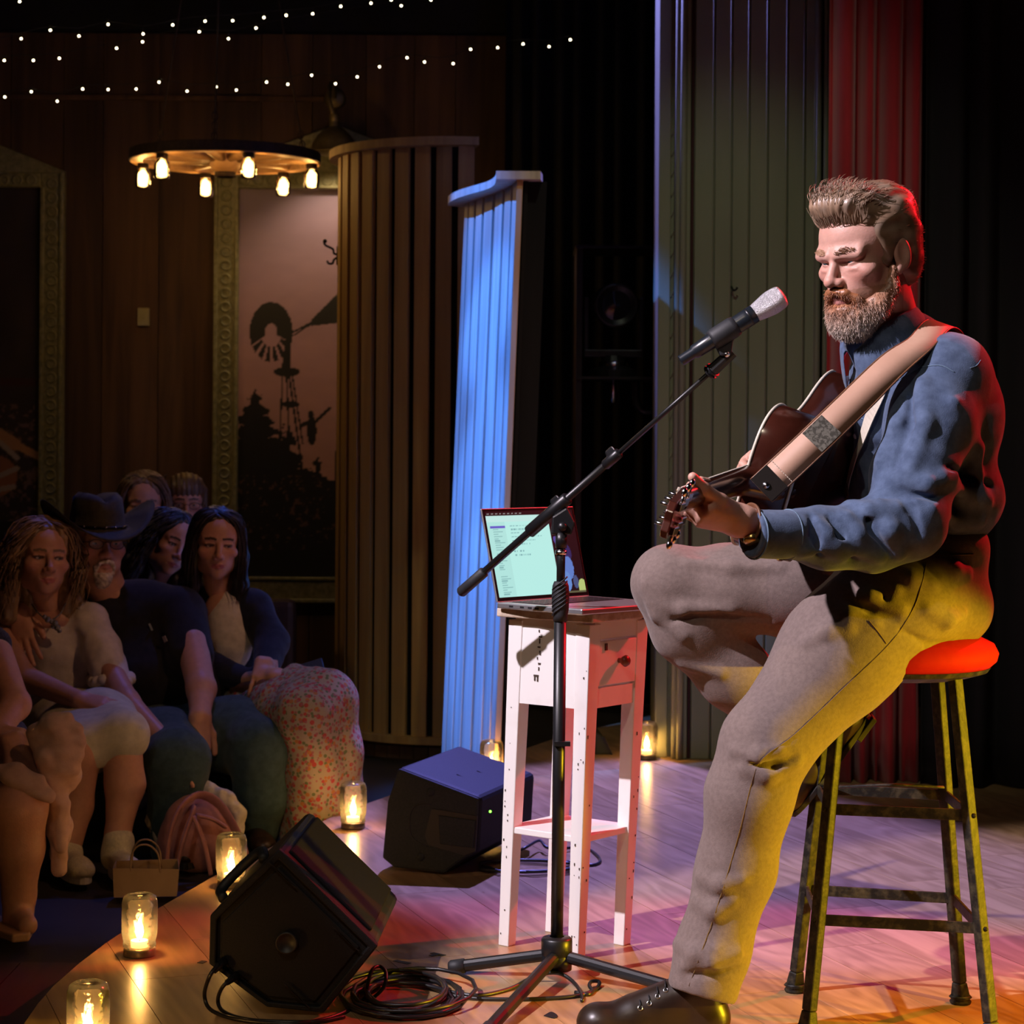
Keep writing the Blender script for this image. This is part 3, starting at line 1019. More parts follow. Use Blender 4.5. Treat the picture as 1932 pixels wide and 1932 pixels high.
m = MB().hexa([lp(.02, .02, .0138), lp(dep * .5, .02, .0138), lp(dep * .5, wid - .02, .0138), lp(.02, wid - .02, .0138), lp(.02, .02, .0144), lp(dep * .5, .02, .0144), lp(dep * .5, wid - .02, .0144), lp(.02, wid - .02, .0144)])
obj('key_bed', m, m_key, parent=bo)
kmb = None
for r in range(6):
    for c in range(14):
        a0 = .026 + r * (dep * .5 - .03) / 6; b0 = .026 + c * (wid - .052) / 14
        a1, b1 = a0 + (dep * .5 - .03) / 6 - .003, b0 + (wid - .052) / 14 - .003
        if r == 5 and 3 < c < 9:
            if c > 4:
                continue
            b1 = .026 + 9 * (wid - .052) / 14 - .003
        obj('key', MB().hexa([lp(a0, b0, .0143), lp(a1, b0, .0143), lp(a1, b1, .0143), lp(a0, b1, .0143), lp(a0, b0, .0156), lp(a1, b0, .0156), lp(a1, b1, .0156), lp(a0, b1, .0156)]), m_key, parent=bo)
obj('trackpad', MB().hexa([lp(dep * .56, wid * .3, .0138), lp(dep * .96, wid * .3, .0138), lp(dep * .96, wid * .7, .0138), lp(dep * .56, wid * .7, .0138), lp(dep * .56, wid * .3, .0143), lp(dep * .96, wid * .3, .0143), lp(dep * .96, wid * .7, .0143), lp(dep * .56, wid * .7, .0143)]), m_alu, parent=bo)
for b0 in (.04, .075, .10, .122):
    obj('port', MB().hexa([lp(b0, -.0006, .005), lp(b0 + .012, -.0006, .005), lp(b0 + .012, .002, .005), lp(b0, .002, .005), lp(b0, -.0006, .009), lp(b0 + .012, -.0006, .009), lp(b0 + .012, .002, .009), lp(b0, .002, .009)]), m_key, parent=bo)
# lid, leaning back
hl0 = lp(0.002, 0, .014)
tl = P(857, 948, LA[1] - 0.02)
lid_h = 0.222
up = nrm(tl - hl0); up = nrm(up - ey * (up @ ey))
nl = nrm(np.cross(ey, up)); nl = nl if nl @ ex > 0 else -nl
def ld(b, h, n=0.0): return hl0 + ey * b + up * h + nl * n
lid = obj('lid', MB().hexa([ld(0, 0, -.005), ld(wid, 0, -.005), ld(wid, 0, 0), ld(0, 0, 0), ld(0, lid_h, -.005), ld(wid, lid_h, -.005), ld(wid, lid_h, 0), ld(0, lid_h, 0)]), m_alu, parent=LP, bevel=0.0015)
m_bez = mat('screen_bezel', (0.01, 0.01, 0.011), rough=0.2)
obj('bezel', MB().hexa([ld(.002, .002, 0), ld(wid - .002, .002, 0), ld(wid - .002, .002, .0006), ld(.002, .002, .0006), ld(.002, lid_h - .002, 0), ld(wid - .002, lid_h - .002, 0), ld(wid - .002, lid_h - .002, .0006), ld(.002, lid_h - .002, .0006)]), m_bez, parent=lid)
# screen picture: colour grid
nu, nv = 150, 110
U, Vv = np.meshgrid(np.linspace(0, 1, nu), np.linspace(0, 1, nv))
col = np.zeros((nv, nu, 3)) + A(.004, .004, .006)
def rect(u0, u1, v0, v1, c):
    msk = (U >= u0) & (U <= u1) & (Vv >= v0) & (Vv <= v1); col[msk] = c
rect(0.0, 0.70, 0.0, 0.95, A(.46, .84, .78))
rect(0.0, 0.70, 0.88, 0.95, A(.52, .80, .76))
rect(0.0, 0.20, 0.0, 0.88, A(.42, .77, .72))
rect(.03, .20, .805, .83, A(.12, .10, .55))
rr_ = random.Random(8)
for k in range(30):
    v = .78 - k * .026
    if k in (10, 19, 20):
        continue
    rect(.055, .10 + rr_.random() * .07, v, v + .011, A(.22, .46, .46))
for (v, a, b) in [(.82, .25, .53), (.775, .25, .55), (.735, .25, .36), (.69, .25, .60), (.645, .25, .52), (.605, .25, .46), (.52, .25, .38), (.475, .25, .44)]:
    for q in range(int((b - a) * 90)):
        if rr_.random() < .8:
            rect(a + q / 90, a + q / 90 + .008, v, v + .014, A(.18, .40, .42))
for k in range(9):
    rect(.02 + k * .045, .045 + k * .045, .967, .98, A(.3, .3, .3))
for k in range(6):
    rect(.74 + k * .04, .765 + k * .04, .967, .98, A(.3, .3, .3))
# desktop wallpaper: dark with a blurred dancing figure in turquoise and blue
def blob(u, v, ru, rv, c, rot=0.0):
    du, dv = (U - u) * math.cos(rot) + (Vv - v) * math.sin(rot), -(U - u) * math.sin(rot) + (Vv - v) * math.cos(rot)
    msk = ((du / ru) ** 2 + (dv / rv) ** 2 < 1) & (U > .70); col[msk] = c
blob(.90, .88, .03, .03, A(.25, .5, .45)); blob(.92, .80, .02, .02, A(.2, .5, .6))
blob(.76, .62, .03, .07, A(.08, .06, .3), .4); blob(.79, .52, .035, .12, A(.1, .6, .65), .25)
blob(.85, .50, .05, .10, A(.02, .02, .10), .2); blob(.84, .30, .06, .14, A(.10, .2, .55)); blob(.80, .14, .05, .12, A(.12, .25, .6)); blob(.90, .13, .03, .08, A(.05, .08, .2))
blob(.97, .06, .05, .10, A(.45, .55, .18))
rect(.70, 1, 0, .02, A(.1, .1, .05))
SV = np.array([ld(.008 + (wid - .016) * u, .010 + (lid_h - .018) * v, .0009) for v in np.linspace(0, 1, nv) for u in np.linspace(0, 1, nu)])
ii = (np.arange(nv - 1)[:, None] * nu + np.arange(nu - 1)[None, :]).ravel()
SF = np.stack([ii, ii + 1, ii + nu + 1, ii + nu], 1)
msc = bpy.data.materials.new('screen_picture'); msc.use_nodes = True
nt = msc.node_tree; b = nt.nodes['Principled BSDF']
an = nt.nodes.new('ShaderNodeAttribute'); an.attribute_name = 'Col'
b.inputs['Base Color'].default_value = (0.01, 0.01, 0.01, 1); b.inputs['Roughness'].default_value = 0.25
nt.links.new(an.outputs['Color'], b.inputs['Emission Color']); b.inputs['Emission Strength'].default_value = 1.0
obj('screen', (SV, SF), msc, parent=lid, col=col.reshape(-1, 3))

# ------------------------------------------------------------------ microphone stand and microphone
m_satin = mat('satin_black_metal', (0.012, 0.012, 0.014), rough=0.38, metal=0.3, spec=0.6)
m_rubber = mat('black_rubber', (0.012, 0.013, 0.016), (0.02, 0.021, 0.025), rough=0.6, scale=40)
m_chrome = mat('chrome', (0.7, 0.7, 0.72), rough=0.18, metal=1.0)
hub = G(1050, 1846)
dS = hub[1]
MS = thing('microphone_stand', 'black tripod microphone stand with long boom arm in front of the white stand', 'stand', hub)
hz = hub * A(1, 1, 0)
obj('hub', MB().lathe([(0.02, 0.018), (0.033, 0.02), (0.034, 0.05), (0.032, 0.052), (0.034, 0.054), (0.034, 0.086), (0.030, 0.09), (0.016, 0.092)], 24, hz), m_satin, parent=MS, smooth=True)
tips = [G(852, 1836), G(1290, 1880), G(915, 1962)]
for t in tips:
    a = hz + A(0, 0, 0.05) + nrm((t - hz) * A(1, 1, 0)) * 0.025
    e = t + A(0, 0, 0.013)
    lg = obj('leg', MB().tube([a, e], 0.0135, 12), m_satin, parent=MS, smooth=False)
    q = e + nrm(a - e) * 0.03
    obj('rubber_foot', MB().tube([q, e, e - nrm(a - e) * 0.006], [0.016, 0.016, 0.012], 12), m_rubber, parent=lg, smooth=True)
    obj('bolt', MB().sphere(a + A(0, 0, -0.002), 0.013, 10, 6), m_satin, parent=lg, smooth=True)
pt = P(1059, 995, dS)
pole_at = lambda py: lerp(hz + A(0, 0, 0.05), pt, (hz[2] + 0.05 - P(1050, py, dS)[2]) / (hz[2] + 0.05 - pt[2]))
obj('lower_pole', MB().cyl(hz + A(0, 0, 0.04), pole_at(1150), 0.0135, n=16), m_satin, parent=MS, smooth=True)
gp = MB().tube([pole_at(1172), pole_at(1160), pole_at(1150), pole_at(1120), pole_at(1105), pole_at(1097)], [0.0155, 0.016, 0.0185, 0.0195, 0.018, 0.0145], 18)
go = obj('clutch_grip', gp, m_rubber, parent=MS, smooth=True)
for k in range(7):
    y0 = 1157 - k * 8
    a = pole_at(y0); pts = [a + A(-0.019 * math.cos(t), -0.019 * math.sin(t), 0.014 * (t - 0.6)) for t in np.linspace(0.3, 2.4, 8)]
    obj('grip_rib', MB().tube(pts, 0.0018, 5), m_rubber, parent=go, smooth=True)
obj('upper_pole', MB().cyl(pole_at(1110), pole_at(1010), 0.0095, n=14), m_satin, parent=MS, smooth=True)
obj('collar', MB().cyl(pole_at(1046), pole_at(1038), 0.0125, n=16), m_chrome, parent=MS, smooth=True)
obj('collar', MB().cyl(pole_at(1034), pole_at(1005), 0.0125, n=16), m_satin, parent=MS, smooth=True)
cl = obj('cable_clip', MB().bar(P(1046, 1403, dS - 0.012), P(1076, 1403, dS - 0.012), 0.014, 0.01), m_satin, parent=MS)
sw = MB().prism([pt + A(-.022, -.010, -.016), pt + A(.022, -.010, -.016), pt + A(.030, -.010, .010), pt + A(.012, -.010, .045), pt + A(-.02, -.010, .024)], (0, 0.02, 0))
so = obj('boom_swivel', sw, m_satin, parent=MS, bevel=0.004)
obj('tension_knob', MB().lathe([(0.0, 0.012), (0.008, 0.011), (0.010, 0.006), (0.010, 0)], 14, pt + A(0.002, -0.010, 0.002), (0, -1, 0)), m_satin, parent=so, smooth=True)
bm_r, bm_f = P(868, 1119, dS + 0.18), P(1352, 692, dS - 0.24)
bp_ = lambda t: lerp(bm_r, bm_f, t)
boom = obj('boom', MB().tube([bp_(0.02), bp_(0.62)], 0.0085, 14), m_satin, parent=MS, smooth=True)
obj('boom_sleeve', MB().tube([bp_(0.285), bp_(0.29), bp_(0.44), bp_(0.445)], [0.009, 0.0145, 0.0145, 0.009], 16), m_satin, parent=MS, smooth=True)
obj('end_grip', MB().tube([bp_(-0.0), bp_(0.005), bp_(0.1), bp_(0.105)], [0.009, 0.0125, 0.0125, 0.0085], 16), m_rubber, parent=MS, smooth=True)
obj('boom_rod', MB().tube([bp_(0.6), bp_(0.985)], 0.0055, 12), m_satin, parent=MS, smooth=True)
obj('boom_sleeve', MB().tube([bp_(0.585), bp_(0.59), bp_(0.64), bp_(0.645)], [0.0085, 0.0115, 0.0115, 0.006], 16), m_satin, parent=MS, smooth=True)
for t in (0.405, 0.62):
    c = bp_(t); dv = nrm(bm_f - bm_r); upv = nrm(A(0, 0, 1) - dv * dv[2])
    obj('clamp_knob', MB().hexa([c + dv * a + upv * h + A(0, y, 0) for h in (0.010, 0.024) for a, y in ((-.016 + h * .2, -.006), (.016 - h * .2, -.006), (.016 - h * .2, .006), (-.016 + h * .2, .006))]), m_satin, parent=MS, bevel=0.003)
dM = bm_f[1]
ca = bp_(0.975)
obj('boom_tip', MB().tube([ca, bp_(0.985), P(1382, 664, dM)], [0.012, 0.0135, 0.0125], 14), m_satin, parent=MS, smooth=False)
for t in (0.975, 0.985):
    obj('locking_ring', MB().tube([bp_(t), bp_(t + 0.004)], 0.0165, 18), m_satin, parent=MS)
mt, mh = P(1284, 681, dM - 0.01), P(1479, 556, dM - 0.01)
ma = lambda t: lerp(mt, mh, t)
mdir = nrm(mh - mt)
Lm = np.linalg.norm(mh - mt)
# clip: a cradle under the body and a hinge
mc = obj('microphone_clip', MB().tube([ma(.30), ma(.33), ma(.50), ma(.54)], [0.0205, 0.0225, 0.0225, 0.0205], 20), m_rubber, parent=MS, smooth=True)
perp = nrm(A(mdir[2], 0, -mdir[0])); perp = perp if perp[2] < 0 else -perp
obj('clip_hinge', MB().prism([ma(.30) + perp * .016 + A(0, -.007, 0), ma(.50) + perp * .016 + A(0, -.007, 0), P(1383, 645, dM - .017), P(1380, 668, dM - .017), P(1360, 672, dM - .017)], (0, 0.016, 0)), m_rubber, parent=mc, bevel=0.003)
obj('hinge_screw', MB().lathe([(0.0, 0.004), (0.006, 0.003), (0.007, 0)], 12, P(1371, 668, dM - 0.014), (0, -1, 0)), m_chrome, parent=mc, smooth=True)

MI_ = thing('microphone', 'wireless handheld microphone with black body and silver grille, clipped to the boom', 'microphone', mt)
def along(prof, n=28):
    return MB().lathe([(r, t * Lm) for r, t in prof], n, mt, mdir)
m_micbody = mat('mic_body', (0.012, 0.016, 0.022), rough=0.3, spec=0.6)
m_grille = mat('silver_grille', (0.72, 0.72, 0.74), (0.5, 0.5, 0.53), rough=0.32, metal=0.75, scale=500, bump=0.6, bscale=900)
bd = obj('body', along([(0.0, 0.0), (0.0105, 0.0), (0.0115, 0.004), (0.0115, .12), (0.0150, .135), (0.0165, .30), (0.0185, .50), (0.0192, .62), (0.0192, .715), (0.017, .72)]), m_micbody, parent=MI_, smooth=True)
obj('body_ring', along([(0.0193, .655), (0.0198, .66), (0.0198, .668), (0.0193, .672)]), m_satin, parent=bd, smooth=True)
obj('display', MB().bar(ma(.40) + A(0, -.0178, .004), ma(.51) + A(0, -.0186, .004), 0.010, 0.002, up=(0, -1, 0)), mat('mic_display', (0.02, 0.02, 0.06), rough=0.15), parent=bd)
gl = obj('grille', along([(0.0185, .715), (0.0195, .735), (0.0222, .79), (0.0246, .84), (0.0256, .865), (0.0248, .873), (0.0256, .881), (0.0254, .93), (0.0243, .965), (0.0218, .986), (0.012, .998), (0.0, 1.0)]), m_grille, parent=MI_, smooth=True)
obj('grille_band', along([(0.0250, .868), (0.0258, .874), (0.0258, .884), (0.0250, .890)]), m_grille, parent=gl, smooth=True)
for k in range(16):
    t = .745 + k * .0145
    if .86 < t < .895:
        continue
    r = float(np.interp(t, [.735, .80, .845, .87, .93, .965, .99], [.0195, .0215, .0238, .0250, .0246, .0222, .015]))
    obj('grille_wire', along([(r - .0004, t - .003), (r + .0007, t), (r - .0004, t + .003)], 20), m_grille, parent=gl, smooth=True)

# ------------------------------------------------------------------ wedge monitors
m_plastic = mat('black_plastic', (0.008, 0.008, 0.009), (0.012, 0.012, 0.013), rough=0.62, spec=0.25, scale=200, bump=0.25, bscale=350)
m_plastic2 = mat('grey_black_plastic', (0.020, 0.023, 0.022), (0.028, 0.031, 0.030), rough=0.7, spec=0.2, scale=200, bump=0.25, bscale=350)
m_grillb = mat('black_mesh_grille', (0.006, 0.005, 0.006), (0.010, 0.008, 0.010), rough=0.8, spec=0.12, scale=600, bump=0.5, bscale=700)
def wedge(name, label, cap, dvec, groupname, m_cap):
    # cap: end-cap polygon (world points), dvec: direction the box runs away
    cap = np.array(cap); c = cap.mean(0)
    T = thing(name, label, 'speaker', A(c[0], c[1], 0), groupname)
    dn = nrm(dvec)
    inner = c + (cap - c) * 0.93
    body = MB().prism(cap, dvec)
    bo = obj('cabinet', body, m_plastic, parent=T, bevel=0.012)
    return T, bo, cap, inner, dn, c
cap1 = [P(528, 1600, 4.32), P(714, 1782, 4.32), P(612, 1908, 4.32), P(505, 1897, 4.32), P(488, 1885, 4.32), P(396, 1816, 4.32), P(398, 1725, 4.32)]
cap1 = [A(p[0], 4.32, max(p[2], 0.004)) for p in cap1]
d1 = A(0.02, 0.44, 0)
T1, B1, cp, inn, dn, cc = wedge('stage_monitor', 'black wedge monitor speaker standing at the stage edge with cables plugged into its end', cap1, d1, None, m_plastic)
# end cap rim, panel, vents, handle hole
rim = MB()
n = len(cp)
o1 = cc + (cp - cc) * 1.0 + A(0, -0.012, 0); i1 = cc + (cp - cc) * 0.90 + A(0, -0.012, 0)
V = np.vstack([o1, i1, cc + (cp - cc) * 1.0 + A(0, 0.005, 0), cc + (cp - cc) * 0.90 + A(0, 0.005, 0)])
F = []
for i in range(n):
    j = (i + 1) % n
    F += [(i, j, n + j, n + i), (2 * n + i, i, j, 2 * n + j)[::-1], (n + i, n + j, 3 * n + j, 3 * n + i)]
rim.add(V, F)
obj('rim', rim, m_plastic, parent=T1, bevel=0.003)
obj('rear_panel', MB().prism(cc + (cp - cc) * 0.82 + A(0, 0.001, 0), (0, -0.006, 0)), m_plastic, parent=B1, bevel=0.003)
hc = P(540, 1780, 4.30)
obj('pole_socket', MB().lathe([(0.0, 0.001), (0.016, 0.001), (0.019, 0.006), (0.022, 0.006), (0.023, 0.0)], 20, hc + A(0, 0.006, 0), (0, -1, 0)), m_key, parent=B1, smooth=True)
for (px, py) in ((532, 1652), (652, 1772), (560, 1880)):
    for k in range(5):
        c = P(px + k * 7 - 14, py + k * 7 - 14, 4.30)
        obj('vent_slot', MB().bar(c + A(-.012, .006, .010), c + A(.012, .006, -.010), 0.002, 0.004, up=(0, 1, 0)), m_key, parent=B1)
ed = cp[1] - cp[0]; up_ = nrm(A(-ed[2], 0, ed[0])); up_ = up_ if up_[2] > 0 else -up_
g0, g1 = lerp(cp[0], cp[1], .07), lerp(cp[0], cp[1], .9)
obj('front_grille', MB().hexa([g0 + d1 * .06, g1 + d1 * .06, g1 + d1 * .94, g0 + d1 * .94, g0 + d1 * .06 + up_ * .008, g1 + d1 * .06 + up_ * .008, g1 + d1 * .94 + up_ * .008, g0 + d1 * .94 + up_ * .008]), m_grillb, parent=T1, bevel=0.004)
e2_ = cp[6] - cp[0]; upl = nrm(A(e2_[2], 0, -e2_[0])); upl = upl if upl[2] > 0 else -upl
hb0, hb1 = lerp(cp[0], cp[6], .35) + d1 * .25 + upl * .002, lerp(cp[0], cp[6], .95) + d1 * .25 + upl * .002
obj('handle', MB().tube(bez([hb0, hb0 + upl * .016 + d1 * .08, lerp(hb0, hb1, .5) + upl * .02 + d1 * .12, hb1 + upl * .016 + d1 * .08, hb1], 16), 0.011, 10), m_rubber, parent=T1, smooth=True)

q2 = 5.72
capx = [(754, 1446), (908, 1504), (902, 1608), (876, 1622), (842, 1647), (745, 1636), (723, 1618), (733, 1510)]
un = nrm(A(0.94, -0.34, 0))
o2 = G(745, 1642); 
def on_plane(px, py):
    # pixel onto the vertical plane of the end cap through o2 along un
    n_ = A(-un[1], un[0], 0)
    o = A(0, 0, HCAM); r = P(px, py, 1.0) - o
    t = ((o2 - o) @ n_) / (r @ n_)
    return o + r * t
cap2 = [on_plane(*p) for p in capx]
cap2 = [A(p[0], p[1], max(p[2], 0.003)) for p in cap2]
d2 = A(0.34, 0.94, 0) * 0.44
T2, B2, cp2, inn2, dn2, cc2 = wedge('stage_monitor', 'dark grey wedge monitor with moulded side handle and green light, behind the white stand', cap2, d2, None, m_plastic2)
outn = -nrm(d2)
obj('end_cap', MB().prism(cc2 + (cp2 - cc2) * 0.985, outn * 0.014), m_plastic2, parent=T2, bevel=0.008)
pl = [on_plane(*p) + outn * 0.0142 for p in ((818, 1524), (905, 1538), (901, 1604), (880, 1612), (812, 1592), (806, 1575))]
hp = obj('handle_recess', MB().prism(pl, outn * 0.002), m_key, parent=T2)
gpl = [on_plane(*p) + outn * 0.0165 for p in ((832, 1536), (902, 1546), (898, 1598), (835, 1590))]
obj('handle_grip', MB().prism(gpl, outn * 0.004), m_plastic2, parent=hp, bevel=0.003)
for (px, py) in ((816, 1493), (797, 1615)):
    obj('screw_cap', MB().lathe([(0.0, 0.004), (0.009, 0.004), (0.012, 0)], 14, on_plane(px, py) + outn * 0.0142, outn), m_plastic2, parent=T2, smooth=True)
el = bez([on_plane(*p) + outn * 0.015 for p in ((818, 1516), (790, 1518), (778, 1535), (777, 1560), (785, 1582), (812, 1596))], 20)
obj('moulded_line', MB().tube(el, 0.0012, 5), m_key, parent=T2, smooth=True)
lc = on_plane(908, 1525) + d2 * 0.14
m_led = emat('green_led', (0.15, 1.0, 0.05), 6.0)
obj('status_light', MB().sphere(P(925, 1531, 5.62), 0.0035, 8, 6), m_led, parent=T2, smooth=True)
for (a, b_) in ((.25, .3), (.5, .55)):
    pp = lerp(cp2[0], cp2[1], .5 + a * .3) + d2 * b_
    obj('top_slot', MB().bar(pp + A(-.02, .003, .006), pp + A(.02, -.01, -.012), 0.006, 0.004), m_plastic2, parent=T2)

# ------------------------------------------------------------------ cables
m_cable = mat('cable_rubber', (0.010, 0.010, 0.011), rough=0.4, spec=0.6)
def cable(name, label, pts, r=0.0042, n=60, group=None):
    o = obj(name, MB().tube(bez(pts, n), r, 7), m_cable, smooth=True)
    return tag(o, label, 'cable', group)
zc = 0.0045
cab = thing('audio_cable', 'black cable plugged into the upper jack of the black wedge monitor, looping onto the stage', 'cable', G(400, 1880))
obj('cord', MB().tube(bez([P(412, 1818, 4.29), P(394, 1845, 4.27), G(386, 1880, .03), G(402, 1908, .006), G(460, 1925, zc), G(560, 1931, zc), G(640, 1914, zc), G(690, 1880, zc), G(720, 1862, .02)], 60), 0.0042, 7), m_cable, parent=cab, smooth=True)
obj('plug', MB().cyl(P(424, 1812, 4.31), P(404, 1832, 4.28), 0.009, 0.006, 10), m_satin, parent=cab, smooth=True)
cab = thing('audio_cable', 'black cable plugged into the lower jack of the black wedge monitor', 'cable', G(430, 1890))
obj('cord', MB().tube(bez([P(440, 1846, 4.29), P(420, 1862, 4.27), G(411, 1888, .02), G(425, 1910, zc), G(480, 1925, zc), G(590, 1928, zc), G(650, 1918, zc)], 50), 0.0042, 7), m_cable, parent=cab, smooth=True)
obj('plug', MB().cyl(P(447, 1840, 4.31), P(428, 1854, 4.28), 0.009, 0.006, 10), m_satin, parent=cab, smooth=True)
# coiled heap
pts = []
cc0 = G(765, 1885)
rr_ = random.Random(12)
for k in range(150):
    t = k / 150 * 2 * math.pi * 9
    a = 0.105 + 0.02 * math.sin(t * 0.37) + 0.012 * math.sin(t * 1.7)
    pts.append(cc0 + A(a * math.cos(t) + 0.012 * math.sin(t * .21), 1.35 * a * math.sin(t) + 0.02 * math.sin(t * .33), 0.005 + 0.028 * (0.5 + 0.5 * math.sin(t * 0.53)) * (k / 150)))
tag(obj('audio_cable', MB().tube(np.array(pts), 0.0045, 6), m_cable, smooth=True), 'heap of coiled black cable lying on the stage beside the black wedge monitor', 'cable')
cable('audio_cable', 'loose loop of black cable arching up at the black wedge monitor', [G(690, 1880, zc), P(700, 1834, 4.45), P(716, 1823, 4.47), P(728, 1836, 4.45), P(724, 1862, 4.42), G(700, 1886, zc), G(672, 1902, zc)], n=40)
cable('audio_cable', 'black cable running from the coiled heap under the microphone stand to a hook end', [G(840, 1870, zc), G(900, 1878, zc), G(960, 1866, zc), G(1000, 1846, .01), G(1032, 1836, .02), G(1060, 1838, .02), G(1085, 1856, .01), G(1098, 1880, zc), G(1098, 1888, zc)], n=60)
cable('audio_cable', 'black cable crossing the stage from the coiled heap toward the boot', [G(835, 1875, zc), G(900, 1884, zc), G(1000, 1885, zc), G(1080, 1880, zc), G(1112, 1872, zc), G(1128, 1862, zc), G(1130, 1852, .01), G(1116, 1852, .012), G(1112, 1860, .01), G(1118, 1870, zc), G(1108, 1876, zc), G(1085, 1872, zc)], n=60)
cable('audio_cable', 'coil of black cable lying behind the legs of the white stand', [G(960 + 95 * math.cos(t) + 40, 1630 + 11 * math.sin(t) + 2 * (t % 3), .006 + .002 * (t % 4)) for t in np.linspace(0, 20, 70)], n=140)
cable('audio_cable', 'thin black cable rising in a loop from the coil behind the white stand', [G(962, 1612, zc), G(990, 1600, .03), G(1018, 1586, .03), G(1036, 1600, .02), G(1100, 1600, zc), G(1125, 1612, zc), G(1132, 1626, zc), G(1112, 1632, zc), G(1080, 1622, zc)], n=50)

# tape marks on the stage
for i, (px, py, qx, qy, lab) in enumerate([(745, 1812, 772, 1818, 'small strip of black tape stuck on the stage near the wedge monitor'), (815, 1798, 838, 1803, 'cross of black tape stuck on the stage left of the microphone stand'), (377, 1817, 386, 1813, 'tiny square of black tape on the stage at the cable plugs')]):
    a, b_ = G(px, py, .0005), G(qx, qy, .0005)
    mm = MB().bar(a, b_, 0.014, 0.0012)
    if i == 1:
        mm.bar(G(812, 1803, .0016), G(828, 1800, .0016), 0.012, 0.0012)
    tag(obj('tape_mark', mm, m_key), lab, 'tape')
tag(obj('guitar_pick', MB().prism(bez([G(1026, 1917, .0002), G(1040, 1910, .0002), G(1052, 1917, .0002), G(1046, 1922, .0002), G(1026, 1917, .0002)], 16)[:-1], (0, 0, .0015)), m_satin), 'dark guitar pick lying on the stage before the boot', 'guitar pick')

# ------------------------------------------------------------------ candle jars
m_glass = jarglass('jar_glass', 0.045)
m_lid = mat('jar_lid', (0.32, 0.26, 0.14), rough=0.4, metal=0.7, col2=(0.22, 0.18, 0.1), scale=30)
m_wax = mat('tealight_wax', (0.85, 0.72, 0.5), rough=0.5, emit=(1.0, 0.55, 0.18), estr=2.0)
m_flame = emat('flame', (1.0, 0.55, 0.16), 190.0)
m_cup = mat('tealight_cup', (0.6, 0.6, 0.6), rough=0.3, metal=0.9)
def jar(base, label, sc=1.0, lit=1.0):
    b0 = np.array(base) * A(1, 1, 0)
    T = thing('candle_jar', label, 'candle', b0, 'candle jars along the stage edge')
    s = sc
    obj('lid', MB().lathe([(0.0, 0.0), (0.036 * s, 0.0), (0.0365 * s, 0.003), (0.036 * s, 0.016 * s), (0.034 * s, 0.018 * s), (0.0, 0.018 * s)], 28, b0), m_lid, parent=T, smooth=True)
    prof = [(0.034, .017), (0.0375, .020), (0.0375, .028), (0.0355, .031), (0.0385, .040), (0.0405, .052), (0.0408, .100), (0.0400, .122), (0.036, .134), (0.028, .1385), (0.022, .137), (0.0, .1345)]
    inn = [(0.0, .1315), (0.022, .1335), (0.0265, .1345), (0.034, .131), (0.0375, .121), (0.0382, .100), (0.0380, .053), (0.036, .041), (0.033, .032), (0.033, .018)]
    obj('glass', MB().lathe([(r * s, h * s) for r, h in prof + inn], 36, b0), m_glass, parent=T, smooth=True)
    tl_ = obj('tealight', MB().lathe([(0.0, .019), (0.019, .019), (0.0195, .034), (0.0185, .034), (0.018, .031), (0.0, .031)], 20, b0), m_wax, parent=T, smooth=True)
    obj('wick', MB().cyl(b0 + A(0, 0, .031), b0 + A(0, 0, .040), 0.0012, n=6), m_key, parent=tl_)
    obj('flame', MB().lathe([(0.0, .036), (0.006, .041), (0.0092, .052), (0.0078, .064), (0.0038, .076), (0.0, .086)], 12, b0), m_flame, parent=T, smooth=True)
    return T
jar(G(263, 1802), 'lit candle jar on the stage edge, next to the coffee-coloured paper bag')
jar(G(166, 1990), 'lit candle jar on the stage edge farthest from the paper bag, beside grey floorboards')
jar(G(436, 1672), 'lit candle jar on the stage edge partly behind the black wedge monitor')
jar(G(666, 1562), 'lit candle jar on the stage edge in front of the floral skirt')
jar(G(927, 1472), 'candle jar behind the dark grey wedge monitor, only its rim showing')
jar(G(1220, 1432), 'lit candle jar at the foot of the sage pillar behind the white stand')
# ------------------------------------------------------------------ metal stool with red seat
m_stool = mat('worn_painted_steel', (0.008, 0.008, 0.007), (0.06, 0.052, 0.03), rough=0.55, metal=0.0, spec=0.3, scale=45, detail=8, lo=0.45, hi=0.72, bump=0.2)
m_seat = mat('red_leather', (0.40, 0.008, 0.006), (0.46, 0.010, 0.008), rough=0.75, spec=0.12, scale=20, bump=0.1)
feet = {'fl': G(1524, 1950), 'fr': G(1872, 1972), 'bl': G(1500, 1871), 'br': G(1812, 1893)}
SC = sum(feet.values()) / 4
SC = A(SC[0] + 0.005, SC[1], 0)
zs0, zs1 = 0.722, 0.785
ST = thing('bar_stool', 'tall worn steel stool with a round red cushioned seat under the guitarist', 'stool', SC)
tops = {k: A(SC[0] + (f[0] - SC[0]) * 0.62, SC[1] + (f[1] - SC[1]) * 0.62, zs0 - 0.012) for k, f in feet.items()}
for k, f in feet.items():
    t = tops[k]; d = nrm(f - t)
    kink = lerp(t, f, 0.955) * A(1, 1, 0) + A(0, 0, 0.045)
    out = nrm((f - SC) * A(1, 1, 0))
    m = MB().bar(t, kink, 0.026, 0.020, up=out)
    m.bar(kink, f + A(0, 0, 0.014), 0.026, 0.020, up=out, w2=0.034, h2=0.026)
    lo = obj('leg', m, m_stool, parent=ST, bevel=0.003)
    obj('foot_glide', MB().lathe([(0.0, 0.0), (0.021, 0.0), (0.023, 0.005), (0.019, 0.010), (0.024, 0.014), (0.020, 0.018)], 18, f), m_stool, parent=lo, smooth=True)
at = lambda k, z: lerp(feet[k], tops[k], z / (zs0 - 0.012))
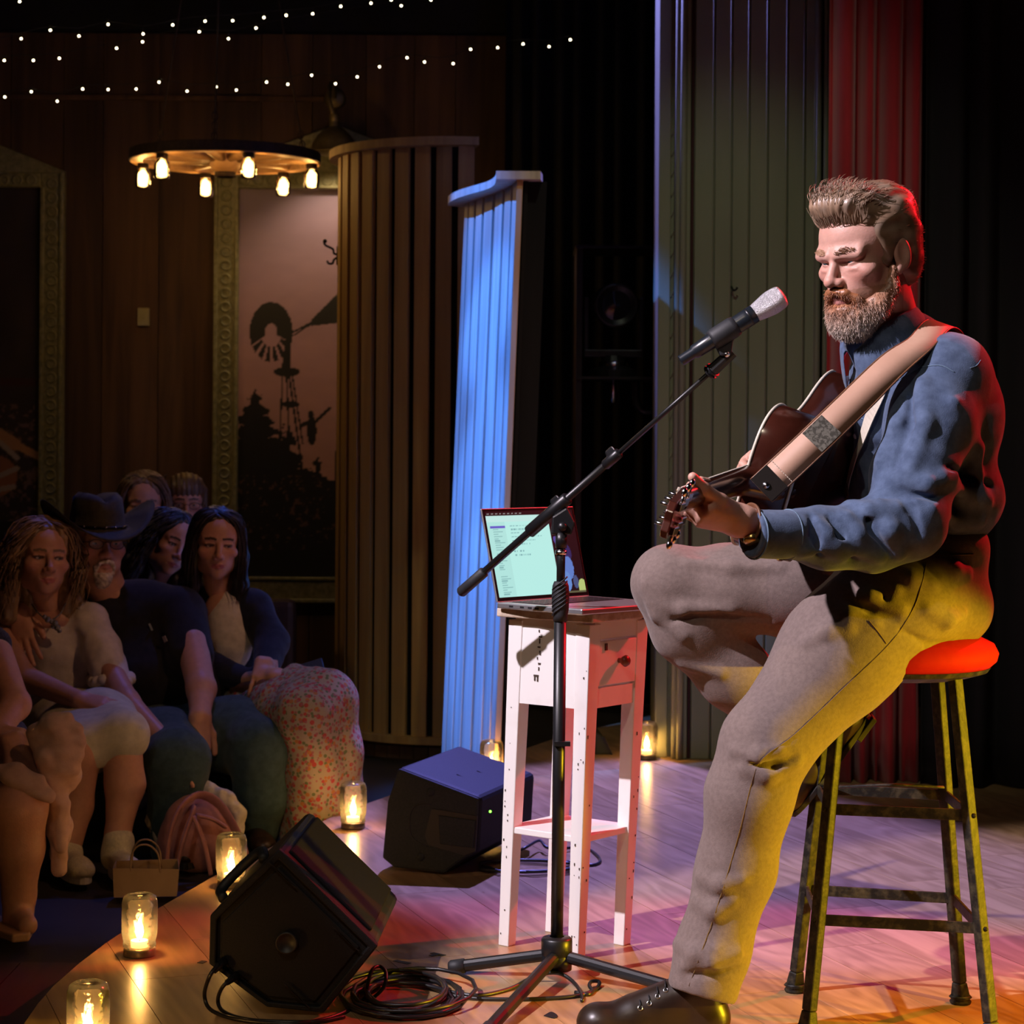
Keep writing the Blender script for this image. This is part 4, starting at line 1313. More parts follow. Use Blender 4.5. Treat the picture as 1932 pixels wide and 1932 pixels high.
for z, zz in ((P(1690, 1735, feet['fl'][1] + .02)[2], 0.02), (P(1690, 1524, feet['fl'][1] + .05)[2], 0.02)):
    for a, b_ in (('fl', 'fr'), ('bl', 'br'), ('fl', 'bl'), ('fr', 'br')):
        dz = 0.0 if a != 'fl' or b_ != 'bl' else 0.004
        pa, pb = at(a, z), at(b_, z)
        up = A(0, 0, 1)
        r = obj('rung', MB().bar(pa, pb, 0.006, 0.022, up=up), m_stool, parent=ST, bevel=0.001)
        for p, q in ((pa, pb), (pb, pa)):
            c = p + nrm(q - p) * 0.0 + nrm((p - SC) * A(1, 1, 0)) * 0.012
            obj('rivet', MB().sphere(c, 0.005, 8, 6), m_stool, parent=r, smooth=True)
rc = MB().tube(bez([at('bl', .445) + A(.01, -.01, 0), lerp(at('bl', .455), at('fr', .455), .5) + A(0, .05, .012), at('br', .452) + A(-.01, -.03, .01)], 14), 0.010, 8, flat=0.3)
obj('foot_strap', rc, m_stool, parent=ST, smooth=True)
obj('seat_pan', MB().lathe([(0.0, zs0 - 0.022), (0.15, zs0 - 0.022), (0.19, zs0 - 0.01), (0.197, zs0), (0.0, zs0)], 40, SC), m_stool, parent=ST, smooth=False)
obj('seat', MB().lathe([(0.0, zs0), (0.195, zs0), (0.208, zs0 + 0.012), (0.212, zs0 + 0.028), (0.203, zs0 + 0.046), (0.17, zs0 + 0.062), (0.10, zs0 + 0.070), (0.0, zs0 + 0.072)], 48, SC), m_seat, parent=ST, smooth=True)

# ------------------------------------------------------------------ wagon wheel chandelier
dC = 9.6
m_wheel = woodmat('wheel_wood', (0.30, 0.15, 0.06), (0.48, 0.27, 0.11), 0.5, axis='x', across=30, long=4)
m_rust = mat('rusty_iron', (0.03, 0.018, 0.012), (0.06, 0.035, 0.02), rough=0.7, metal=0.5, scale=50)
m_bulb = emat('warm_bulb', (1.0, 0.60, 0.20), 110.0)
m_glass2 = jarglass('lamp_jar_glass', 0.14)
wc = P(425, 299, dC)
CH = thing('wagon_wheel_chandelier', 'wagon wheel chandelier with mason jar lamps hanging before the framed picture', 'chandelier', wc)
Rw = 0.425
rim = MB()
n = 48
V = []; F = []
for (r, z) in ((Rw, .022), (Rw, -.022), (Rw - .055, -.022), (Rw - .055, .022)):
    for k in range(n):
        a = 2 * math.pi * k / n
        V.append(wc + A(r * math.cos(a), r * math.sin(a), z))
for q in range(4):
    q2 = (q + 1) % 4
    for k in range(n):
        F.append((q * n + k, q2 * n + k, q2 * n + (k + 1) % n, q * n + (k + 1) % n))
rim.add(V, F)
obj('rim', rim, m_wheel, parent=CH)
tyre = MB(); V = []; F = []
for (r, z) in ((Rw + .006, .026), (Rw + .006, -.018), (Rw, -.018), (Rw - .02, .026)):
    for k in range(n):
        a = 2 * math.pi * k / n
        V.append(wc + A(r * math.cos(a), r * math.sin(a), z))
for q in range(4):
    q2 = (q + 1) % 4
    for k in range(n):
        F.append((q * n + k, q2 * n + k, q2 * n + (k + 1) % n, q * n + (k + 1) % n))
tyre.add(V, F)
obj('iron_tyre', tyre, m_rust, parent=CH)
for k in range(10):
    a = 2 * math.pi * (k + .3) / 10
    dv = A(math.cos(a), math.sin(a), 0)
    obj('spoke', MB().tube([wc + dv * .05, wc + dv * .15, wc + dv * .3, wc + dv * (Rw - .04)], [.022, .024, .017, .016], 10), m_wheel, parent=CH, smooth=True)
obj('hub', MB().lathe([(0.0, -.07), (.03, -.07), (.055, -.06), (.07, -.03), (.075, .0), (.07, .04), (.05, .07), (0, .07)], 24, wc), m_wheel, parent=CH, smooth=True)
obj('hub_band', MB().lathe([(.042, -.085), (.048, -.085), (.048, -.055), (.042, -.055)], 24, wc), m_rust, parent=CH, smooth=True)
for k in range(3):
    a = 2 * math.pi * (k / 3 + .085)
    p = wc + A((Rw - .03) * math.cos(a), (Rw - .03) * math.sin(a), .02)
    ch = obj('hanging_chain', MB().tube([p, lerp(p, wc + A(0, 0, 2.1), .5), wc + A(0, 0, 2.12)], .004, 6), m_rust, parent=CH)
    for j in range(3):
        c = lerp(p, wc + A(0, 0, 2.1), .012 + j * .022)
        obj('chain_link', MB().tube([c + A(.012 * math.cos(t), 0, .02 * math.sin(t)) for t in np.linspace(0, 2 * math.pi, 10, endpoint=False)], .003, 5, closed=True), m_rust, parent=ch, smooth=True)
for (dx, near) in ((-170, .25), (-105, -1), (-64, 1), (68, -1), (103, 1), (176, .15)):
    c_ = max(-1, min(1, dx / 178))
    yy = math.sqrt(max(0, 1 - c_ * c_)) * near
    p = wc + A(c_ * (Rw - .03), yy * (Rw - .03), -.022)
    lm = obj('lamp_cap', MB().lathe([(0, 0), (.024, 0), (.026, -.004), (.026, -.022), (.022, -.024), (0, -.024)], 18, p), m_rust, parent=CH, smooth=True)
    obj('jar', MB().lathe([(.022, -.022), (.026, -.030), (.034, -.042), (.036, -.055), (.035, -.100), (.030, -.112), (.0, -.114), (.0, -.111), (.028, -.109), (.033, -.098), (.034, -.055), (.031, -.044), (.024, -.03)], 24, p), m_glass2, parent=lm, smooth=True)
    obj('bulb', MB().lathe([(0.0, -.036), (.007, -.038), (.015, -.058), (.018, -.075), (.014, -.091), (.0, -.098)], 16, p), m_bulb, parent=lm, smooth=True)

# ------------------------------------------------------------------ barn lamp on the wall
m_bronze = mat('aged_bronze', (0.15, 0.115, 0.05), (0.22, 0.17, 0.08), rough=0.42, metal=0.55, scale=20)
dB = 10.6
bl = P(632, 187, WY - 0.03)
BL = thing('barn_lamp', 'bronze gooseneck barn lamp mounted on the plank wall above the picture frame', 'lamp', bl)
obj('wall_plate', MB().lathe([(0, .022), (.045, .02), (.055, .008), (.055, -.01)], 24, bl, (0, -1, 0)), m_bronze, parent=BL, smooth=True)
ng = bez([bl + A(0, 0, 0), bl + A(0, -.12, .05), bl + A(0, -.26, .03), bl + A(0, -.34, -.06), P(631, 222, 10.63)], 24)
obj('gooseneck', MB().tube(ng, .012, 10), m_bronze, parent=BL, smooth=True)
sp = P(631, 243, 10.63)
obj('neck', MB().lathe([(.02, .075), (.026, .07), (.026, .04), (.022, .036), (.028, .03), (.028, 0)], 20, sp), m_bronze, parent=BL, smooth=True)
obj('shade', MB().lathe([(.028, .01), (.05, -.002), (.085, -.035), (.11, -.075), (.122, -.115), (.128, -.118), (.128, -.123), (.118, -.12), (.105, -.078), (.08, -.04), (.03, -.002)], 32, sp), m_bronze, parent=BL, smooth=True)

def lampspot(T, p, energy):
    l = bpy.data.lights.new('barn_lamp_bulb', 'SPOT'); l.energy = energy; l.color = (1.0, .72, .42); l.spot_size = math.radians(110); l.spot_blend = .8; l.shadow_soft_size = .03
    o = bpy.data.objects.new('barn_lamp_bulb', l); C.objects.link(o); o.location = tuple(p)
    o.rotation_euler = (Vector((0, .25, -1))).to_track_quat('-Z', 'Y').to_euler()
lampspot(BL, sp + A(0, 0, -.07), 15)
# ------------------------------------------------------------------ string lights
m_wire = mat('light_wire', (0.02, 0.018, 0.012), rough=0.6)
m_fairy = emat('fairy_bulb', (1.0, 0.86, 0.55), 9.0)
S1 = [(-25, 88), (40, 73), (95, 57), (149, 68), (204, 46), (270, 64), (326, 47), (387, 40), (439, 39), (498, 33), (540, 29), (590, 26), (643, 12), (700, 6), (738, 0), (790, -14)]
S2 = [(-40, 126), (8, 114), (63, 114), (112, 110), (220, 91), (269, 79), (376, 60), (431, 73), (483, 53), (757, 11), (813, 0), (860, -8)]
S3 = [(-30, 195), (9, 183), (59, 173), (108, 191), (156, 168), (204, 169), (257, 168), (300, 155), (353, 172), (408, 164), (446, 170), (503, 155), (543, 159), (588, 142), (633, 158), (674, 145), (716, 126), (768, 109), (801, 117), (855, 120), (888, 93), (939, 90), (987, 83), (1036, 88), (1076, 75)]
S0 = [(-20, 14), (37, 3), (90, -8)]
fb = MB().sphere((0, 0, 0), .0075, 8, 6)
for pts, dd, lab in ((S1, 9.3, 'string of tiny warm bulbs, the upper strand crossing the black ceiling'), (S2, 9.5, 'string of tiny warm bulbs, middle strand dipping below the top of the planks'), (S3, 9.9, 'string of tiny warm bulbs, lowest and longest strand, passing the barn lamp'), (S0, 9.1, 'short end of a bulb string at the very top over the audience')):
    q = [P(px, py, dd) for px, py in pts]
    T = thing('string_lights', lab, 'string lights', q[len(q) // 2])
    wp = []
    for i, p in enumerate(q):
        wp.append(p + A(0, 0.0, .02))
        if i < len(q) - 1:
            wp.append(lerp(p, q[i + 1], .5) + A(0, 0, .028))
    xs = np.array(wp); sm = xs.copy(); sm[1:-1] = (xs[:-2] + xs[1:-1] * 2 + xs[2:]) / 4
    obj('wire', MB().tube(sm, .0016, 5), m_wire, parent=T)
    first = None
    for p in q:
        s = obj('socket', MB().cyl(p + A(0, 0, .005), p + A(0, 0, .022), .004, n=6), m_wire, parent=T) if first is None else None
        if first is None:
            b_ = obj('bulb', MB().sphere(p, .0052, 8, 6), m_fairy, parent=T, smooth=True)
            first = (b_, s, p)
        else:
            for src in first[:2]:
                c = src.copy(); C.objects.link(c); c.parent = T
                c.location = tuple(p - first[2])

# ------------------------------------------------------------------ framed pictures on the wall
def framed(x0, x1, yo_top, yi_top, yi_bot, yo_bot, bw, label, paint, apex, ypx_apex):
    D_ = WY - 0.03
    X = lambda px: P(px, 830, D_)[0]
    Z = lambda py: P(CX, py, D_)[2]
    T = thing('picture_frame', label, 'picture', A((X(x0) + X(x1)) / 2, D_, Z(yo_bot)))
    th = 0.055
    def bar_(a0, a1, b0, b1, name='frame_bar'):
        return obj(name, MB().box((a0, D_ - th, b0), (a1, D_, b1)), m_frame, parent=T, bevel=0.006)
    bL = bar_(X(x0), X(x0 + bw), Z(yo_bot), Z(yo_top)); bR = bar_(X(x1 - bw), X(x1), Z(yo_bot), Z(yo_top))
    bar_(X(x0 + bw), X(x1 - bw), Z(yo_bot), Z(yi_bot)); bt = bar_(X(x0 + bw), X(x1 - bw), Z(yi_top), Z(yo_top))
    pd = [(X(x0), Z(yo_top)), (X(x1), Z(yo_top)), (X(x1), Z(yo_top - 4)), (X(apex), Z(ypx_apex)), (X(x0), Z(yo_top - 4))]
    obj('pediment', MB().prism([A(a, D_, b) for a, b in pd], (0, -th, 0)), m_frame, parent=T, bevel=0.004)
    # raised mouldings
    for (a0, a1, b0, b1) in ((x0 + 1, x0 + 8, yo_bot, yo_top), (x0 + bw - 7, x0 + bw, yi_bot, yi_top), (x1 - 8, x1 - 1, yo_bot, yo_top), (x1 - bw, x1 - bw + 7, yi_bot, yi_top)):
        obj('moulding', MB().box((X(a0), D_ - th - .014, Z(b0)), (X(a1), D_ - th + .002, Z(b1))), m_frame, parent=T, bevel=0.004)
    for (a0, a1, b0, b1) in ((x0 + bw, x1 - bw, yi_bot + 3, yi_bot - 3), (x0, x1, yo_bot, yo_bot - 7), (x0 + bw, x1 - bw, yi_top, yi_top - 5)):
        obj('moulding', MB().box((X(a0), D_ - th - .014, Z(b0)), (X(a1), D_ - th + .002, Z(b1))), m_frame, parent=T, bevel=0.004)
    ring = None
    for xc in (x0 + bw * .5, x1 - bw * .5):
        y = yo_top + 20
        while y < yo_bot - 10:
            c = A(X(xc), D_ - th - .002, Z(y))
            if ring is None:
                ring = (obj('rosette', MB().tube([c + A(.024 * math.cos(t), 0, .024 * math.sin(t)) for t in np.linspace(0, 2 * math.pi, 14, endpoint=False)], .006, 6, closed=True), m_frame, parent=T, smooth=True), c)
            else:
                o = ring[0].copy(); C.objects.link(o); o.parent = T; o.location = tuple(c - ring[1])
            y += 26
    xc = x0 + bw + 10
    while xc < x1 - bw - 5:
        c = A(X(xc), D_ - th - .002, Z((yo_top + yi_top) / 2))
        o = ring[0].copy(); C.objects.link(o); o.parent = T; o.location = tuple(c - ring[1])
        xc += 26
    # print: colour grid
    nu_, nv_ = 150, 420
    px = np.linspace(x0 + bw, x1 - bw, nu_); py = np.linspace(yi_bot, yi_top, nv_)
    PX, PY = np.meshgrid(px, py)
    cc_ = paint(PX, PY)
    V = np.stack([np.interp(PX, [x0, x1], [X(x0), X(x1)]), np.full_like(PX, D_ - .022), np.interp(PY, [yo_top, yo_bot], [Z(yo_top), Z(yo_bot)])], -1).reshape(-1, 3)
    ii = (np.arange(nv_ - 1)[:, None] * nu_ + np.arange(nu_ - 1)[None, :]).ravel()
    obj('print', (V, np.stack([ii, ii + 1, ii + nu_ + 1, ii + nu_], 1)), mat('photo_print', (1, 1, 1), rough=0.55, attr=True), parent=T, col=cc_.reshape(-1, 3))
    obj('print_backing', MB().box((X(x0 + bw), D_ - .018, Z(yi_bot)), (X(x1 - bw), D_ + .002, Z(yi_top))), m_key, parent=T)
    return T
def seg(PX, PY, a, b, w):
    ax, ay = a; bx, by = b
    t = np.clip(((PX - ax) * (bx - ax) + (PY - ay) * (by - ay)) / ((bx - ax) ** 2 + (by - ay) ** 2), 0, 1)
    return np.hypot(PX - ax - t * (bx - ax), PY - ay - t * (by - ay)) < w
def fbm(PX, PY, f, seed):
    q = np.stack([PX, PY, np.zeros_like(PX)], -1)
    return vnoise(q, f, seed) * .6 + vnoise(q, f * 2.3, seed + 1) * .3 + vnoise(q, f * 5, seed + 2) * .2
def paint_windmill(PX, PY):
    t = np.clip((PY - 360) / 640, 0, 1)[..., None]
    c = np.where(t < .5, A(.27, .20, .30) * (1 - t * 2) + A(.42, .23, .25) * t * 2, A(.42, .23, .25) * (2 - 2 * t) + A(.48, .24, .17) * (2 * t - 1))
    c = c * (1 + .12 * fbm(PX, PY * 2, .012, 4)[..., None])
    dk = A(.006, .005, .005)
    m = np.zeros(PX.shape, bool)
    for a, b_, w in (((541, 650), (541, 710), 6), ((533, 715), (527, 880), 1.6), ((541, 715), (548, 870), 1.8), ((546, 715), (570, 880), 2), ((552, 715), (572, 840), 1.6), ((549, 632), (590, 610), 1.8), ((550, 638), (590, 612), 1.4), ((545, 620), (535, 700), 4)):
        m |= seg(PX, PY, a, b_, w)
    m |= ((PX - 541) / 25) ** 2 + ((PY - 705) / 9) ** 2 < 1
    m |= ((PX - 549) / 17) ** 2 + ((PY - 766) / 6) ** 2 < 1
    # wheel of blades
    for k in range(16):
        a = 2 * math.pi * k / 16 + .15
        ux, uy = math.cos(a), math.sin(a)
        du, dv = (PX - 511) / .72, (PY - 630)
        r = du * ux + dv * uy; s = -du * uy + dv * ux
        full = (uy < .35)
        m |= (r > (16 if full else 28)) & (r < 56) & (np.abs(s) < r * (.21 if full else .12))
    m |= np.hypot(PX - 540, PY - 630) < 7
    m |= (PX > 587) & (np.abs(PY - (620 - (PX - 587) * .60)) < 14 + (PX - 587) * .42) & (PX < 690) & (PY < 618 - (PX - 587) * .12) 
    # figure with a raised arm
    m |= ((PX - 587) / 6) ** 2 + ((PY - 786) / 8) ** 2 < 1
    m |= ((PX - 589) / 9) ** 2 + ((PY - 815) / 28) ** 2 < 1
    m |= seg(PX, PY, (594, 800), (622, 773), 3) | seg(PX, PY, (582, 800), (571, 805), 4)
    # trees
    nz = fbm(PX, PY, .06, 11); nz2 = fbm(PX, PY, .16, 21)
    for (cx_, ytop, slope) in ((482, 738, .62), (690, 800, .55)):
        w = np.maximum(PY - ytop, 0) * slope * (.55 + .45 * np.abs(np.sin(PY * .14 + nz))) + nz2 * 10
        m |= (np.abs(PX - cx_) < w) & (PY > ytop) & (PY < 960)
    bush = 850 + 26 * np.sin(PX * .045) + nz * 46
    bush = np.where((PX > 600) & (PX < 632), bush + (PX - 600) * 2.2, bush)
    m |= PY > bush
    gaps = (nz2 + nz * .5 > .47) & (PY > 900) & (PY < 1040)
    low = PY > 1045
    m = (m & ~gaps) | low
    c[m] = dk
    c[gaps & ~low] = A(.10, .045, .03)
    return c
framed(403, 858, 330, 361, 1093, 1138, 47, 'tall ornate frame with a sunset windmill photograph, half hidden by the curved slats', paint_windmill, 630, 240)
def paint_player(PX, PY):
    c = np.zeros(PX.shape + (3,)) + A(.035, .022, .022)
    c *= (1 + .3 * fbm(PX, PY, .02, 3)[..., None])
    c[(PY > 720) & (PY < 735)] = A(.05, .012, .010)
    nz = fbm(PX, PY, .12, 5)
    c[(PY > 770) & (nz > .25)] = A(.16, .09, .07)
    skin = seg(PX, PY, (0, 825), (30, 845), 11) | seg(PX, PY, (30, 845), (76, 868), 7)
    c[skin] = A(.42, .22, .12)
    c[((PX - -10) / 45) ** 2 + ((PY - 905) / 40) ** 2 < 1] = A(.33, .13, .06)
    for a, b_ in (((0, 840), (34, 870)), ((0, 905), (34, 890)), ((0, 930), (28, 925))):
        c[seg(PX, PY, a, b_, 5)] = A(.38, .30, .24)
    c[PY > 990] = A(.012, .01, .01)
    return c
framed(-332, 122, 335, 362, 1093, 1138, 44, 'tall ornate frame with a dark photograph of a seated player, left of the light switch', paint_player, -105, 240)
sw_ = P(271, 598, WY - 0.03)
SW = thing('light_switch', 'small ivory light switch plate on the brown plank wall', 'switch', sw_)
m_ivory = mat('ivory_plastic', (0.42, 0.38, 0.22), rough=0.5)
obj('plate', MB().box(sw_ + A(-.030, -.014, -.046), sw_ + A(.030, .004, .046)), m_ivory, parent=SW, bevel=0.003)
obj('toggle', MB().box(sw_ + A(-.005, -.026, -.006), sw_ + A(.005, -.013, .014)), m_ivory, parent=SW, bevel=0.002)

# ------------------------------------------------------------------ dark backstage gear between the blue slats and the pillar
dG = 8.9
m_gear = mat('gear_black', (0.012, 0.011, 0.010), (0.022, 0.02, 0.017), rough=0.35, scale=20)
SH = thing('equipment_shelf', 'black backstage shelf in the gloom beside the pillar', 'shelf', A(P(1168, 830, dG)[0], dG, 0))
for py in (712, 468):
    z = P(1168, py, dG)[2]
    obj('board', MB().box((P(1085, py, dG)[0], dG - .12, z - .012), (P(1262, py, dG)[0], dG + .25, z)), m_gear, parent=SH)
for px in (1090, 1258):
    obj('upright', MB().box((P(px, 830, dG)[0] - .012, dG - .1, 0.0), (P(px, 830, dG)[0] + .012, dG + .25, P(px, 466, dG)[2])), m_gear, parent=SH)
zsf = P(1168, 712, dG)[2]
sl = P(1158, 575, dG)
SLt = thing('stage_light', 'black moving head stage light standing on the backstage shelf', 'stage light', A(sl[0], dG, zsf))
obj('head', MB().lathe([(0, -.10), (.06, -.10), (.085, -.06), (.09, .0), (.095, .07), (.085, .085), (.08, .08), (0, .07)], 28, sl, (0.1, -1, -0.1)), m_gear, parent=SLt, smooth=True)
obj('lens', MB().lathe([(0, .012), (.05, .009), (.075, 0)], 24, sl + A(.007, -.072, -.007), (0.1, -1, -0.1)), mat('lens_glass', (0.02, 0.02, 0.022), rough=0.08), parent=SLt, smooth=True)
for s_ in (-1, 1):
    obj('yoke', MB().bar(sl + A(s_ * .115, 0, .03), A(sl[0] + s_ * .115, dG, zsf + .10), .02, .05, up=(0, 1, 0)), m_gear, parent=SLt, bevel=0.004)
obj('yoke_bridge', MB().box((sl[0] - .125, dG - .03, zsf + .085), (sl[0] + .125, dG + .03, zsf + .115)), m_gear, parent=SLt, bevel=0.004)
obj('base', MB().lathe([(0, 0), (.10, 0), (.10, .03), (.06, .045), (.045, .09), (0, .09)], 24, A(sl[0], dG, zsf)), m_gear, parent=SLt, smooth=False)
obj('base_ring', MB().lathe([(.058, .043), (.062, .048), (.062, .062), (.054, .066)], 28, A(sl[0], dG, zsf)), m_chrome, parent=SLt, smooth=True)
cz = P(1157, 728, dG)
CL = MB().lathe([(0.006, 0.0), (0.010, -.03), (.018, -.11), (0, -.112)], 16, cz + A(0, 0, .04)); CL.cyl(cz + A(0, 0, .04), A(cz[0], dG, zsf - .011), .004, n=6)
tag(obj('safety_cone', CL, m_chrome, smooth=True), 'small grey cone hanging under the backstage shelf', 'cone')
pz = bez([A(P(1200, 712, dG)[0], dG, zsf - .011), P(1200, 740, dG), P(1203, 765, dG), P(1215, 776, dG), P(1232, 776, dG)], 16)
tag(obj('pipe_elbow', MB().tube(pz, .016, 12), m_gear, smooth=True), 'dark bent pipe hanging under the backstage shelf', 'pipe')
bx = G(1150, 1424)
CS = thing('road_case', 'dark green-black road case with slanted lid on the stage behind the white stand', 'case', bx)
pc = [(1122, 1424), (1154, 1424), (1138, 1390), (1122, 1380)]
pts = [A(P(px, py, bx[1])[0], bx[1], max(0.0, P(px, py, bx[1])[2])) for px, py in pc]
m_case = mat('case_green', (0.010, 0.016, 0.013), (0.016, 0.022, 0.018), rough=0.5, scale=30)
co_ = obj('body', MB().prism(pts, (-.02, .4, 0)), m_case, parent=CS, bevel=0.005)
obj('edge_strip', MB().bar(pts[1], pts[2], .008, .008), m_satin, parent=CS)
# ------------------------------------------------------------------ people: shared builders
def headR(yaw, pitch=0.0, roll=0.0):
    return rotz(math.radians(yaw)) @ rotx(math.radians(pitch)) @ roty(math.radians(roll))
def head_sdf(S, R, t, sc, jaw=1.0, smile=0.0, fem=False, eyes=0.0038, lips=1.0, nose=1.0, neck=None, neck_r=0.054, cheek=0.0):
    S.frame(R, t, sc)
    S.ell((0, .018, .042), (.077, .098, .078), .02)
    S.ell((0, -.022, .035), (.064, .058, .056), .03)
    S.ell((0, -.030, -.035), (.058 * jaw, .056, .062), .03)
    S.ell((0, -.022, -.068), (.053 * jaw, .055, .042), .025)
    S.ell((0, -.066, -.096), (.021 * jaw, .018, .017), .022)
    for s in (-1, 1):
        S.ell((s * .048 * jaw, .005, -.062), (.014, .022, .028), .03)
        S.ell((s * .046, -.054, -.022), (.022 + cheek, .02 + cheek, .016 + cheek), .02)
        if not fem:
            S.cone((s * .010, -.084, .0175), (s * .050, -.066, .020), .0085, .008, .014)
        else:
            S.cone((s * .012, -.079, .021), (s * .048, -.064, .022), .007, .007, .016)
        S.ell((s * .031, -.0965, .001), (.019, .016, .012), .014, op='s')
    S.cone((0, -.080, .012), (0, -.104 * (1 if nose == 1 else 1), -.030), .0072 * nose, .0098 * nose, .010)
    S.ell((0, -.1045, -.034), A(.0115, .0115, .0105) * nose, .006)
    S.ell((0, -.070, -.062), (.028, .018, .024), .02)
    for s in (-1, 1):
        S.ell((s * .0125, -.0935, -.037), A(.0085, .0105, .0085) * nose, .006)
        S.ell((s * .0065, -.101, -.0450), (.0038, .006, .0035), .002, op='s')
        S.ell((s * .0315, -.0668, 0), .0136, .003)
        S.cone((s * .0225, -.0800, -.0015), (s * .0400, -.0785, -.0002), eyes, eyes * .8, .0012, op='s')
        S.cone((s * .019, -.0815, .0075), (s * .046, -.074, .0065), .0032, .003, .006)
    zc_ = -.0695
    cz = zc_ + smile * .006
    S.chain([(-.021, -.0815, cz + .002), (-.008, -.0895, zc_ + .0055), (0, -.0895, zc_ + .0045), (.008, -.0895, zc_ + .0055), (.021, -.0815, cz + .002)], [.003, .0042 * lips, .0042 * lips, .0042 * lips, .003], .004)
    S.chain([(-.018, -.081, cz - .002), (0, -.0885, zc_ - .0055), (.018, -.081, cz - .002)], [.0034, .0054 * lips, .0034], .004)
    S.chain([(-.026, -.0815, cz + smile * .002), (-.010, -.0935, zc_ - .0002), (0, -.0945, zc_), (.010, -.0935, zc_ - .0002), (.026, -.0815, cz + smile * .002)], .0013, .002, op='s')
    for s in (-1, 1):
        Re = rotz(-s * .25)
        S.ell((s * .0785, .014, -.003), (.0075, .0185, .031), .005, R=Re)
        S.ell((s * .0865, .010, .001), (.007, .011, .020), .005, R=Re, op='s')
        S.ell((s * .075, .004, -.031), (.006, .009, .009), .006)
    if neck is not None:
        S.cone((0, .022, -.045), R.T @ (np.asarray(neck) - t) / sc, neck_r * .95, neck_r, .02)
        if not fem:
            S.ell((0, -.030, -.125), (.012, .012, .014), .02)
def head_cols(V, R, t, sc, skin, lipc, browc, blush=.15, lash=False, browy=.0255, jawtint=None):
    L = (V - t) @ R / sc
    c = np.tile(np.asarray(skin, float), (len(V), 1))
    x, y, z = L.T
    near = (np.abs(x) < .12) & (np.abs(z) < .2) & (np.abs(y) < .15)
    g = np.exp(-(((np.abs(x) - .045) / .022) ** 2 + ((z + .028) / .02) ** 2)) * (y < -.02) * blush * near
    c = c * (1 - g[:, None]) + np.asarray(skin) * A(1.08, .6, .55) * g[:, None]
    g = np.exp(-((x / .013) ** 2 + ((z + .034) / .012) ** 2)) * (y < -.085) * blush * near
    c = c * (1 - g[:, None]) + np.asarray(skin) * A(1.08, .62, .58) * g[:, None]
    li = near & (y < -.0795) & (((x / .023) ** 2 + ((z + .0695) / .0095) ** 2) < 1)
    c[li] = lipc
    bw = near & (y < -.05) & (np.abs(np.abs(x) - .030) < .020) & (np.abs(z - (browy - np.abs(np.abs(x) - .03) * .16)) < .0042)
    c[bw] = browc
    if lash:
        el = near & (y < -.06) & ((((np.abs(x) - .0315) / .0165) ** 2 + ((z - .001) / .0068) ** 2) < 1)
        c[el] = c[el] * .25
    if jawtint is not None:
        jt = near & (z < -.052) & (y < .02) & ~li
        c[jt] = c[jt] * .4 + np.asarray(jawtint) * .6
    return c, L
m_skin = mat('skin', (.9, .9, .9), (1.0, 1.0, 1.0), rough=0.48, scale=60, attr=True, sss=0.12, bump=0.12, bscale=220, spec=0.45)
m_hairm = mat('hair', (.82, .82, .82), (1.05, 1.05, 1.05), rough=0.42, scale=40, stretch=(1, 1, 1), attr=True, spec=0.6)
m_eye = mat('eye', (1, 1, 1), rough=0.12, attr=True, spec=0.6)
def eyes_obj(parent, R, t, sc, iris=(.12, .17, .2), look=(0, -1, -.1)):
    for s in (-1, 1):
        q = MB().sphere((0, 0, 0), .0123, 20, 14)
        V, F = q.data()
        dl = nrm(look)
        d = V @ dl / .0123
        c = np.tile(A(.62, .56, .54), (len(V), 1))
        c[d > .86] = iris; c[d > .96] = (.005, .005, .005)
        W = ((V + A(s * .0315, -.0672, 0)) * sc) @ R.T + t
        obj('eye', (W, F), m_eye, parent=parent, smooth=True, col=c)
def hand_sdf(S, wrist, y, z, ts, curls, thumb=None, sc=1.0, spread=(8, 2, -3, -9), k=.009, arm=None, arm_r=(.027, .040)):
    S.frame()
    y = nrm(y); z = nrm(np.asarray(z) - y * (np.asarray(z) @ y)); x = np.cross(y, z) * ts
    w = lambda a, b, c: np.asarray(wrist) + (x * a + y * b + z * c) * sc
    bases = [(.027, .088, 0), (.009, .092, .002), (-.009, .087, .001), (-.026, .077, -.002)]
    lens = [(.042, .026, .021), (.046, .029, .022), (.042, .027, .021), (.033, .021, .018)]
    rads = [.0092, .0095, .0090, .0080]
    S.cone(w(.014, 0, 0), w(-.012, 0, 0), .019 * sc, .018 * sc, .015)
    for i in range(4):
        b = bases[i]
        S.cone(w(b[0] * .55, .012, 0), w(*b), .0165 * sc, .0115 * sc, .014)
        p = w(*b)
        an = math.radians(spread[i])
        d = y * math.cos(an) + x * math.sin(an)
        sdv = np.cross(d, z)
        acc = 0
        for j in range(3):
            acc += math.radians(curls[i][j])
            dd = d * math.cos(acc) - z * math.sin(acc)
            q = p + dd * lens[i][j] * sc
            S.cone(p, q, rads[i] * sc * (1 - .07 * j), rads[i] * sc * (.93 - .08 * j), .004)
            p = q
    if thumb is None:
        thumb = [w(.020, .016, -.006), w(.044, .046, -.016), w(.053, .076, -.022), w(.056, .098, -.024)]
    S.chain(thumb, [.0165 * sc, .0125 * sc, .0108 * sc, .0088 * sc], .008)
    if arm is not None:
        S.cone(w(0, -.002, 0), arm, arm_r[0], arm_r[1], .02)

# ------------------------------------------------------------------ the guitarist
DT = 4.33
def TP(px, py, d=DT): return P(px, py, d)
PR = thing('person', 'bearded man in denim shirt and tan trousers playing guitar on the tall stool', 'person', SC)
Fw, Lw = nrm(A(-.93, -.36, 0)), nrm(A(.36, -.93, 0))
RT = np.stack([Lw, -Fw, A(0, 0, 1)], 1)       # local x = his left, local y = back, z up
